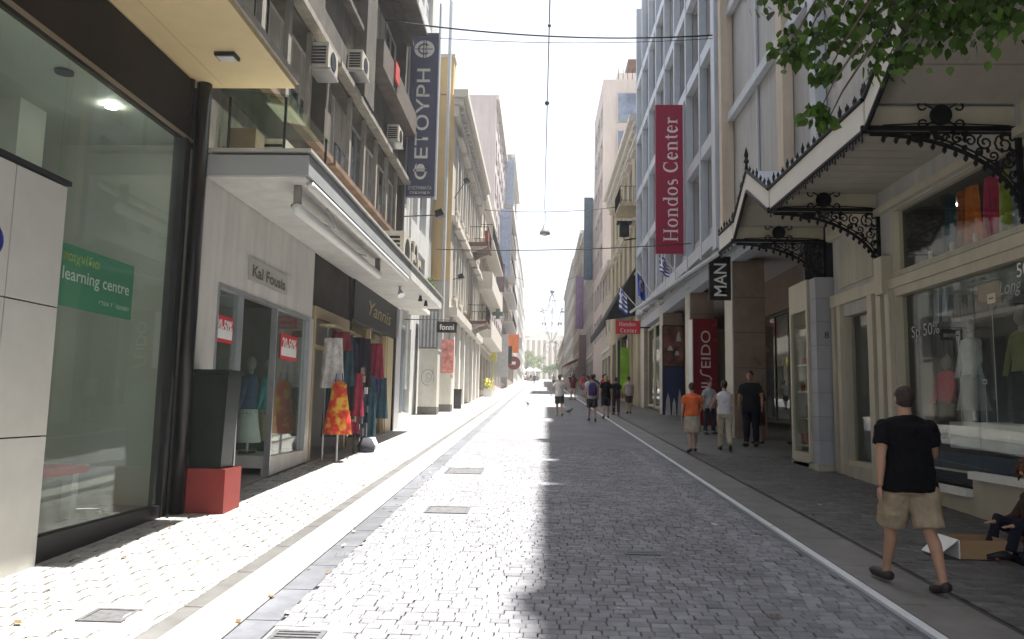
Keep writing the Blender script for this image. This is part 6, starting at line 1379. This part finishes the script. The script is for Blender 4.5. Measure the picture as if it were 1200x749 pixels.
    # drop to ground, scale, turn, place: bake into meshes
    zmin = min(min(v.co.z for v in c.data.vertices) for c in t.children if c.name.startswith("shoe"))
    Mx = Matrix.Rotation(R_(heading), 4, 'Z') @ Matrix.Scale(k, 4) @ Matrix.Translation((0, 0, -zmin))
    for c in t.children: c.data.transform(Mx); c.data.update()
    t.location = (x, y, G(y) + .002)
    return t
folds = bpy.data.textures.new('folds', 'CLOUDS'); folds.noise_scale = .11; folds.noise_depth = 1
cl = lambda n_, c, v=.2, s=7: M(n_, c, .9, v, s, bump=1.0, bscale=9, bdist=.03, spec=.15)
man = person("stout man in black T-shirt and khaki shorts walking away at the right", 2.87, 6.10, H=1.71, girth=1.27, thL=17, thR=-13, knL=3, knR=10, armL=-8, armR=16, elL=10, elR=70, abL=9, abR=18, top=cl("black_tshirt", (.005, .005, .007)), bottom=cl("khaki_cotton", (.30, .235, .16)), hstyle='bald', hair=(.03, .017, .014), shoe=(.03, .024, .02), vox=.010, heading=6, lean=2)
person("woman in orange top and beige skirt with sandals walking away", 3.25, 16.4, H=1.60, girth=1.12, thL=-8, thR=10, knL=8, knR=4, armR=20, elR=50, abR=20, armL=4, top=cl("orange_top", (.62, .13, .045)), bottom=cl("sand_cloth", (.36, .31, .24)), btype='skirt', hair=(.05, .025, .015), hstyle='short', heading=4, shoe=(.05, .03, .02), skin=SKL)
person("woman in white sleeveless top and cream trousers beside the one in orange", 4.05, 16.9, H=1.68, girth=1.02, thL=12, thR=-12, knL=4, knR=22, armL=30, elL=30, abL=18, armR=-10, top=cl("white_top", (.58, .57, .60)), sleeve='none', bottom=cl("cream_trousers", (.44, .40, .30)), btype='trousers', hair=(.04, .025, .02), hstyle='bun', heading=-8, skin=SKL)
person("heavy set guard in black shirt and dark trousers standing by the marble pillar", 4.95, 18.1, H=1.93, girth=1.15, thL=-2, thR=2, armL=8, armR=-8, abL=16, abR=14, elL=20, top=cl("black_shirt", (.014, .015, .017)), bottom=cl("black_trousers", (.012, .014, .025)), btype='trousers', hstyle='short', heading=150, hair=(.012, .01, .01))
person("woman with reddish brown dress half hidden behind the guard", 5.35, 18.9, H=1.62, top=cl("brown_dress", (.12, .05, .035)), bottom=cl("brown_dress", (.12, .05, .035)), btype='dress', hstyle='long', hair=(.05, .03, .02), heading=20)
person("person in bright orange red shirt and shorts in the shade of the arcade", 6.25, 18.6, H=1.72, thL=10, thR=-10, armL=-10, armR=14, top=cl("orange_red_shirt", (.50, .07, .03)), bottom=cl("brown_shorts", (.10, .07, .05)), heading=25)
person("person in pale grey top behind the pair by the dark red sign", 4.75, 21.6, H=1.66, top=cl("pale_grey_top", (.36, .37, .40)), bottom=cl("dark_jeans", (.03, .035, .05)), btype='trousers', heading=200, thL=6, thR=-6)
person("dark haired person in black with pink bag just inside the shop doorway", 5.85, 12.5, H=1.62, top=cl("black_shirt", (.014, .015, .017)), bottom=cl("grey_trousers", (.06, .06, .065)), btype='dress', hstyle='long', heading=80)
tag(MB().loft([((5.8, 12.25, 1.55), .05, .12), ((5.8, 12.25, 1.75), .06, .14), ((5.8, 12.25, 2.1), .04, .09)], 10).build("pink_bag", M("pink_cloth", (.65, .06, .12)), smooth=True), "pink bag carried by the person inside the shop doorway", "bag")
bp_ = person("person in grey top and dark shorts with a large purple backpack walking away", 1.82, 26.4, H=1.76, girth=1.05, thL=12, thR=-10, knR=14, top=cl("heather_top", (.30, .28, .30)), bottom=cl("dark_shorts", (.035, .03, .035)), hair=(.03, .02, .018), heading=2, vox=.02)
t = thing("backpack", "large purple backpack on the walker in dark shorts", "backpack", (1.82, 26.2, G(26.4) + 1.0)); MB().loft([((1.82, 26.17, G(26) + .90), .13, .07), ((1.82, 26.21, G(26) + 1.0), .155, .10), ((1.82, 26.22, G(26) + 1.2), .15, .095), ((1.82, 26.25, G(26) + 1.34), .09, .05)], 12).build("pack_body", cl("purple_pack", (.045, .03, .10)), t, smooth=True)
person("person in black T-shirt and dark shorts right of the backpack walker", 2.45, 28.2, H=1.74, thL=-10, thR=12, knL=14, top=cl("black_tshirt", (.005, .005, .007)), bottom=cl("navy_shorts", (.02, .022, .035)), heading=-3, vox=.02, hair=(.3, .25, .15))
person("person in black top and dark wide trousers nearer the cream building", 3.1, 31.0, H=1.66, thL=8, thR=-8, top=cl("black_shirt", (.014, .015, .017)), bottom=cl("dark_red_trousers", (.05, .02, .03)), btype='trousers', heading=5, vox=.02)
person("person in pale top and olive shorts walking nearest the cream building", 3.75, 32.2, H=1.70, thL=-10, thR=10, knL=12, top=cl("pale_beige_top", (.34, .30, .28)), bottom=cl("olive_shorts", (.07, .06, .045)), heading=4, vox=.02)
run = person("person in white patterned shirt and dark baggy shorts stepping through the sunlight", .78, 29.6, H=1.74, thL=16, thR=-14, knL=10, knR=20, armL=-14, armR=18, elL=40, elR=60, abL=26, abR=22, top=cl("white_print_shirt", (.52, .50, .48), .35, 9), bottom=cl("charcoal_shorts", (.03, .03, .032)), heading=0, vox=.02, hair=(.02, .015, .012), shoe=(.4, .3, .22))
# distant pedestrians: copies with their own meshes shared
protos = [bp_, run]
far = [(2.5, 38.6), (2.6, 36.5), (3.3, 38.5), (2.75, 41.5), (2.1, 48), (2.9, 46), (3.6, 43.5), (2.3, 52), (3.2, 56), (1.7, 60), (2.8, 64), (3.9, 70), (2.2, 76), (3.4, 84), (2.6, 92), (1.9, 104), (3.3, 112), (-.8, 120), (-2.5, 132), (-1.7, 150)]
tops = [("far_white", (.5, .5, .5)), ("far_black", (.02, .02, .022)), ("far_red", (.3, .04, .04)), ("far_beige", (.4, .33, .26)), ("far_maroon", (.13, .03, .04)), ("far_blue", (.06, .09, .18))]
words = ["white", "black", "red", "beige", "maroon", "blue"]
for i, (x, y) in enumerate(far):
    src = protos[i % 2]; c = dup(src); c.location = (x, y, G(y)); c.rotation_euler = (0, 0, rnd.uniform(-.3, .3) + (math.pi if i % 4 == 3 else 0))
    s_ = rnd.uniform(.93, 1.05); c.scale = (s_, s_, s_)
    for chd in c.children:
        if chd.name.startswith(("shirt", "sleeveless")):
            chd.data = chd.data.copy(); chd.data.materials.clear(); chd.data.materials.append(cl(*tops[i % 6]))
        if chd.name.startswith("shorts") and i % 3:
            chd.data = chd.data.copy(); chd.data.materials.clear(); chd.data.materials.append(cl(*tops[(i * 2 + 1) % 6]))
    near = "ahead of the cream building" if y < 40 else ("below the dark awning" if y < 50 else ("before the tall beige block" if y < 66 else ("beneath the purple banner" if y < 95 else ("far past the chandelier on the right" if x > 0 else "alone at the far left end"))))
    c["label"] = "distant pedestrian in %s top %s" % (words[i % 6], near); c["group"] = "distant pedestrians"
    if y >= 45 or i in (0, 6): pass
# seated figure with cardboard at the frame edge
def seated(x, y):
    t = thing("person", "seated person with shaggy brown hair against the shop wall", "person", (x, y, G(y))); g_ = G(y)
    b = MB(); V_ = lambda dx, dy, z: Vector((x + dx, y + dy, g_ + z))
    b.loft([(V_(.0, 0, .04), .19, .17), (V_(0, 0, .2), .18, .15), (V_(-.02, 0, .4), .19, .13), (V_(-.05, 0, .56), .17, .11), (V_(-.08, 0, .62), .07, .06)], 14)
    b.tube([V_(-.07, 0, .58), V_(-.11, 0, .70)], [.055, .05], 8); b.ball(V_(-.13, 0, .78), .092, .073, .11, 12, 8); b.ball(V_(-.225, 0, .765), .02, .013, .022, 6, 4)
    for s in (1, -1):
        b.tube([V_(-.05, .17 * s, .53), V_(-.16, .23 * s, .33), V_(-.36, .15 * s, .30)], [.05, .04, .028], 8); b.ball(V_(-.41, .14 * s, .30), .045, .035, .02, 8, 5)
        for q in range(4): b.tube([V_(-.44, .14 * s + (q - 1.5) * .017, .30), V_(-.475, .14 * s + (q - 1.5) * .019, .295), V_(-.50, .14 * s + (q - 1.5) * .02, .28)], [.009, .008, .007], 5)
        b.tube([V_(0, .10 * s, .10), V_(-.38, .16 * s, .30), V_(-.45, .14 * s, .05)], [.085, .06, .04], 10); b.tube([V_(-.43, .14 * s, .03), V_(-.60, .15 * s, .03)], [.04, .03], 8)
    body = b.build("body", SK, t); evalmesh(body, [("REMESH", dict(mode='VOXEL', voxel_size=.011, use_smooth_shade=True)), ("SMOOTH", dict(factor=.5, iterations=3))])
    b = MB(); b.loft([(V_(.0, 0, .02), .22, .20), (V_(0, 0, .2), .21, .18), (V_(-.02, 0, .4), .215, .155), (V_(-.05, 0, .56), .19, .13), (V_(-.08, 0, .625), .08, .07)], 14)
    for s in (1, -1): b.tube([V_(-.05, .17 * s, .53), V_(-.16, .23 * s, .33), V_(-.33, .155 * s, .30)], [.066, .056, .042], 10)
    o = b.build("jacket", cl("brown_jacket", (.06, .035, .025)), t); evalmesh(o, [("REMESH", dict(mode='VOXEL', voxel_size=.012, use_smooth_shade=True)), ("SMOOTH", dict(factor=.5, iterations=2))])
    b = MB()
    for s in (1, -1): b.tube([V_(.05, .10 * s, .12), V_(-.38, .16 * s, .31), V_(-.45, .14 * s, .08)], [.10, .075, .055], 10)
    o = b.build("trousers", cl("black_trousers", (.012, .014, .025)), t); evalmesh(o, [("REMESH", dict(mode='VOXEL', voxel_size=.012, use_smooth_shade=True)), ("SMOOTH", dict(factor=.5, iterations=2))])
    for s in (1, -1): MB().tube([V_(-.40, .14 * s, .035), V_(-.52, .145 * s, .045), V_(-.66, .15 * s, .03)], [.045, .046, .02], 8).build("shoe", m_dark, t, smooth=True)
    b = MB(); hm = M("hair_shaggy_brown", (.10, .045, .022), .9, .4, 30, bump=1, bscale=60); b.ball(V_(-.115, 0, .80), .115, .105, .125, 14, 9)
    for k in range(60):
        a = rnd.uniform(0, 6.28); e = rnd.uniform(-.4, 1.2); d = Vector((math.cos(a) * math.cos(e), math.sin(a) * math.cos(e), math.sin(e)))
        if d.x < -.75: continue
        p = V_(-.115, 0, .80) + d * .10; b.tube([p, p + d * .04 + Vector((0, 0, -.02)), p + d * .05 + Vector((0, 0, -.06))], [.022, .016, .004], 5)
    b.build("hair", hm, t, smooth=True)
    for s in (1, -1): MB().ball(V_(-.215, s * .028, .79), .006, .010, .007, 6, 4).build("eye", m_dark, t)
seated(4.68, 7.30)
bx = thing("cardboard_box", "open cardboard box with a white end lying on the pavement before the seated person", "box", (4.0, 7.35, G(7.3)))
mcb = M("cardboard", (.30, .19, .10), .85, .1, 6); g_ = G(7.3)
for q in ((3.78, 3.79, 7.15, 7.5), (4.22, 4.23, 7.15, 7.5)): MB().box(*q, g_ + .005, g_ + .17).build("end_flap" if q[0] < 4 else "side", m_white if q[0] < 4 else mcb, bx)
for q in ((3.792, 4.218, 7.15, 7.16), (3.792, 4.218, 7.49, 7.5)): MB().box(*q, g_ + .005, g_ + .17).build("side", mcb, bx)
MB().box(3.792, 4.218, 7.162, 7.488, g_ + .004, g_ + .014).build("base", mcb, bx)
MB().hexa([(3.60, 7.17, g_ + .02), (3.775, 7.15, g_ + .165), (3.775, 7.49, g_ + .165), (3.6, 7.46, g_ + .02), (3.60, 7.17, g_ + .028), (3.775, 7.15, g_ + .173), (3.775, 7.49, g_ + .173), (3.6, 7.46, g_ + .028)]).build("open_flap", m_white, bx)
bk_ = thing("dark_blanket", "crumpled dark blanket with a pale card on it at the seated person's feet", "blanket", (4.4, 7.0, G(7)))
b = MB(); n = 14
for i in range(n):
    for j in range(n):
        f = lambda i, j: (4.22 + .75 * i / n, 6.75 + .45 * j / n + .04 * math.sin(i), G(7) + .05 + .06 * abs(math.sin(i * .9 + j * .5)) * (1 - abs(2 * j / n - 1) ** 4) + (.05 if 3 < i < 10 else 0))
        b.face([f(i, j), f(i + 1, j), f(i + 1, j + 1), f(i, j + 1)])
b.box(4.25, 4.94, 6.80, 7.16, G(7), G(7) + .05); b.build("cloth", cl("navy_blanket", (.012, .015, .03)), bk_, smooth=True)
MB().box(4.62, 4.84, 6.80, 6.90, G(7) + .135, G(7) + .145).build("card", m_white, bk_)
# fallen leaves and scraps on the pavements
b = MB(); rq = random.Random(5)
for i in range(150):
    x = rq.choice([rq.uniform(-3.9, -2.4), rq.uniform(3.1, 5.1), rq.uniform(-1.9, -1.6), rq.uniform(-1.6, 2.4)]); yy = rq.uniform(4.3, 14); s = rq.uniform(.015, .045); a = rq.uniform(0, 6.28); z = G(yy) + .012; c, d = math.cos(a) * s, math.sin(a) * s; b.cur = rq.choice([0, 0, 0, 1]); h = rq.uniform(.002, .015)
    b.face([(x - c, yy - d, z), (x + d * .5, yy - c * .5, z + h), (x + c, yy + d, z + h), (x - d * .5, yy + c * .5, z + .001)])
tag(b.build("fallen_leaves", [M("dry_leaf", (.14, .09, .04), .9, .4, 9), M("paper_scrap", (.5, .5, .47), .8)]), kind="stuff")
# pigeons
def pigeon(label, x, y, a):
    t = thing("pigeon", label, "pigeon", (x, y, G(y))); mg = M("pigeon_grey", (.12, .125, .14), .7, .3, 30); c, s = math.cos(a), math.sin(a); f = lambda u, v, z: (x + u * c - v * s, y + u * s + v * c, G(y) + z)
    MB().tube([f(-.17, 0, .13), f(-.08, 0, .14), f(.0, 0, .16), f(.07, 0, .19), f(.11, 0, .245), f(.14, 0, .265)], [.012, .05, .068, .05, .03, .026], 10).build("body", mg, t, smooth=True)
    MB().tube([f(.155, 0, .265), f(.19, 0, .255)], [.01, .002], 5).build("beak", m_dark, t)
    for v in (.025, -.025): MB().tube([f(0, v, .11), f(.01, v, .01), f(.04, v, .005)], .006, 4).build("leg", M("pigeon_leg", (.4, .1, .08), .6), t)
pigeon("grey pigeon on the sunlit pavement left of the street middle", -.55, 37.5, 2.0)
pigeon("dark pigeon in the shade just right of the person in white", 1.2, 30.5, .5)
# ------------------------------------------------------------------ plane tree overhanging at the upper right
tr = thing("street_tree", "leafy street tree overhanging the upper right corner", "tree", (3.9, 2.2, G(2.2)))
bark = M("bark", (.10, .08, .06), .9, .3, 5)
b = MB(); b.tube([(3.9, 2.2, 0), (3.88, 2.25, 1.5), (3.8, 2.4, 3.0), (3.6, 2.9, 4.2), (3.3, 3.6, 5.0)], [.2, .17, .15, .11, .07], 10); b.build("trunk", bark, tr, smooth=True)
limbs = [[(3.75, 2.6, 3.6), (3.4, 3.6, 4.3), (2.9, 4.6, 4.55), (2.4, 5.2, 4.45), (2.05, 5.5, 4.2)], [(3.6, 2.9, 4.2), (3.5, 3.9, 4.7), (3.2, 4.9, 4.7), (2.9, 5.6, 4.35)], [(3.5, 3.0, 4.4), (2.6, 3.6, 4.9), (1.9, 4.3, 4.9), (1.75, 4.9, 4.6)], [(3.6, 2.9, 4.2), (4.0, 4.0, 5.2), (3.9, 4.6, 5.4)], [(3.3, 3.6, 5.0), (2.8, 4.2, 5.6), (2.3, 4.8, 5.9)]]
for l in limbs: MB().tube(l, [.07, .05, .03, .018, .008][:len(l)], 6).build("limb", bark, tr)
m_bl = M("broad_leaf", (0.065, 0.125, 0.02), 0.45, 0.25, 8, alpha_trans=.5, tone=.55); m_blo = M("broad_leaf_single", (0.065, 0.125, 0.02), 0.45, 0.25, 8, alpha_trans=.5, objvar=.6)
def leafgeo(s=1.0):
    P = [(0, 0), (.28, .12), (.42, .38), (.36, .62), (.16, .85), (0, 1.08), (-.16, .85), (-.36, .62), (-.42, .38), (-.28, .12)]
    return [(x * s, y * s, -.18 * abs(x) * s - .12 * (y ** 2) * s) for x, y in P], [(0, 1, 2, 3), (0, 3, 4, 5), (0, 5, 6, 7), (0, 7, 8, 9)]
lp, lf = leafgeo()
clumps = [(1.62, 5.05, 4.48, 0.24), (1.82, 5.2, 4.2, 0.22), (2.05, 5.3, 4.32, 0.3), (2.3, 5.2, 4.4, 0.34), (2.55, 5.1, 4.35, 0.34), (2.75, 5.0, 4.25, 0.34), (2.95, 4.9, 4.22, 0.3), (3.15, 4.9, 4.45, 0.32), (2.45, 4.9, 4.55, 0.35), (2.9, 4.7, 4.55, 0.35), (2.45, 5.3, 4.15, 0.22), (2.6, 4.9, 4.6, 0.45), (3.0, 4.4, 4.7, 0.5), (2.2, 4.6, 4.8, 0.45), (3.4, 4.8, 4.75, 0.45), (2.8, 4.0, 5.2, 0.6), (3.6, 4.2, 5.3, 0.6), (2.0, 4.4, 5.2, 0.5), (3.2, 3.4, 5.6, 0.7), (2.4, 4.9, 5.8, 0.6), (4.2, 3.6, 5.6, 0.7), (3.3, 2.4, 5.8, 0.8), (2.0, 3.4, 5.6, 0.6), (1.95, 5.3, 3.74, 0.1), (2.03, 5.35, 3.7, 0.06), (2.0, 5.25, 4.0, 0.12), (1.72, 5.2, 4.15, 0.14)]
leaves = []
for cx_, cy__, cz_, r in clumps:
    for i in range(int(800 * r * r) + 34):
        p = Vector((rnd.gauss(0, .5), rnd.gauss(0, .5), rnd.gauss(0, .42)))
        if p.length > 1.1: continue
        leaves.append(Vector((cx_, cy__, cz_)) + p * r)
leaves.sort(key=lambda p: (p.z > 4.75, (p - Vector((2.2, 5.0, 4.0))).length))
lo_ = None; rest = MB()
for i, p in enumerate(leaves):
    e = (rnd.uniform(-1.9, -.6), rnd.gauss(0, .5), rnd.uniform(0, 6.28)); s_ = rnd.uniform(.045, .095)
    from mathutils import Euler
    Mx = Matrix.Translation(p) @ Euler(e).to_matrix().to_4x4() @ Matrix.Scale(s_, 4)
    if i < 290:
        if lo_ is None:
            mm = MB(); mm.v = list(lp); [mm._q(f) for f in lf]; lo_ = mm.build("leaf", m_blo); lo_.parent = tr; q_ = lo_
        else: q_ = lo_.copy(); COL.objects.link(q_); q_.parent = tr
        q_.location = p - tr.location; q_.rotation_euler = e; q_.scale = (s_, s_, s_)
    else:
        off = len(rest.v); rest.t = rnd.random(); rest.v += [tuple(Mx @ Vector(v)) for v in lp]; [rest._q(tuple(j + off for j in f)) for f in lf]
tag(rest.build("crown", m_bl, tr, tone=True), kind="stuff")
b = MB()
for c in clumps[:12] + clumps[-4:]:
    b.tube([(c[0] + .25, c[1] - .3, c[2] + .45), (c[0] + .08, c[1] - .1, c[2] + .15), (c[0], c[1], c[2] - .05)], [.012, .008, .004], 4)
b.build("twigs", bark, tr)
# unseen tanks added on the right block's roof to shape the shadow edge
for i, (yy, r, lab) in enumerate(((8.0, .7, "nearest"), (9.75, .3, "second"), (12.2, .5, "third"))):
    t = thing("added_shadow_tank", "%s unseen round tank added on the cream shop roof to shape the street shadow" % lab, "shadow caster", (5.9, yy, 24.3), "added roof shadow casters"); MB().tube([(6.02, yy, 24.3), (6.02, yy, 25.6), (6.02, yy, 26.3)], [r, r, r * .5], 16).build("tank_body", m_steel, t)
# ------------------------------------------------------------------ summer haze
HZ = 1
if HZ:
    b = MB(); b.box(-460, 460, -260, 760, -4, 62); hz = b.build("haze", [])
    mh = bpy.data.materials.new("haze"); mh.use_nodes = True; nn = mh.node_tree.nodes; nn.clear(); o_ = nn.new("ShaderNodeOutputMaterial"); pv = nn.new("ShaderNodeVolumePrincipled")
    pv.inputs["Color"].default_value = (.95, .97, 1, 1); pv.inputs["Density"].default_value = .0009; pv.inputs["Anisotropy"].default_value = .3
    mh.node_tree.links.new(pv.outputs[0], o_.inputs["Volume"]); hz.data.materials.clear(); hz.data.materials.append(mh); tag(hz, kind="stuff")
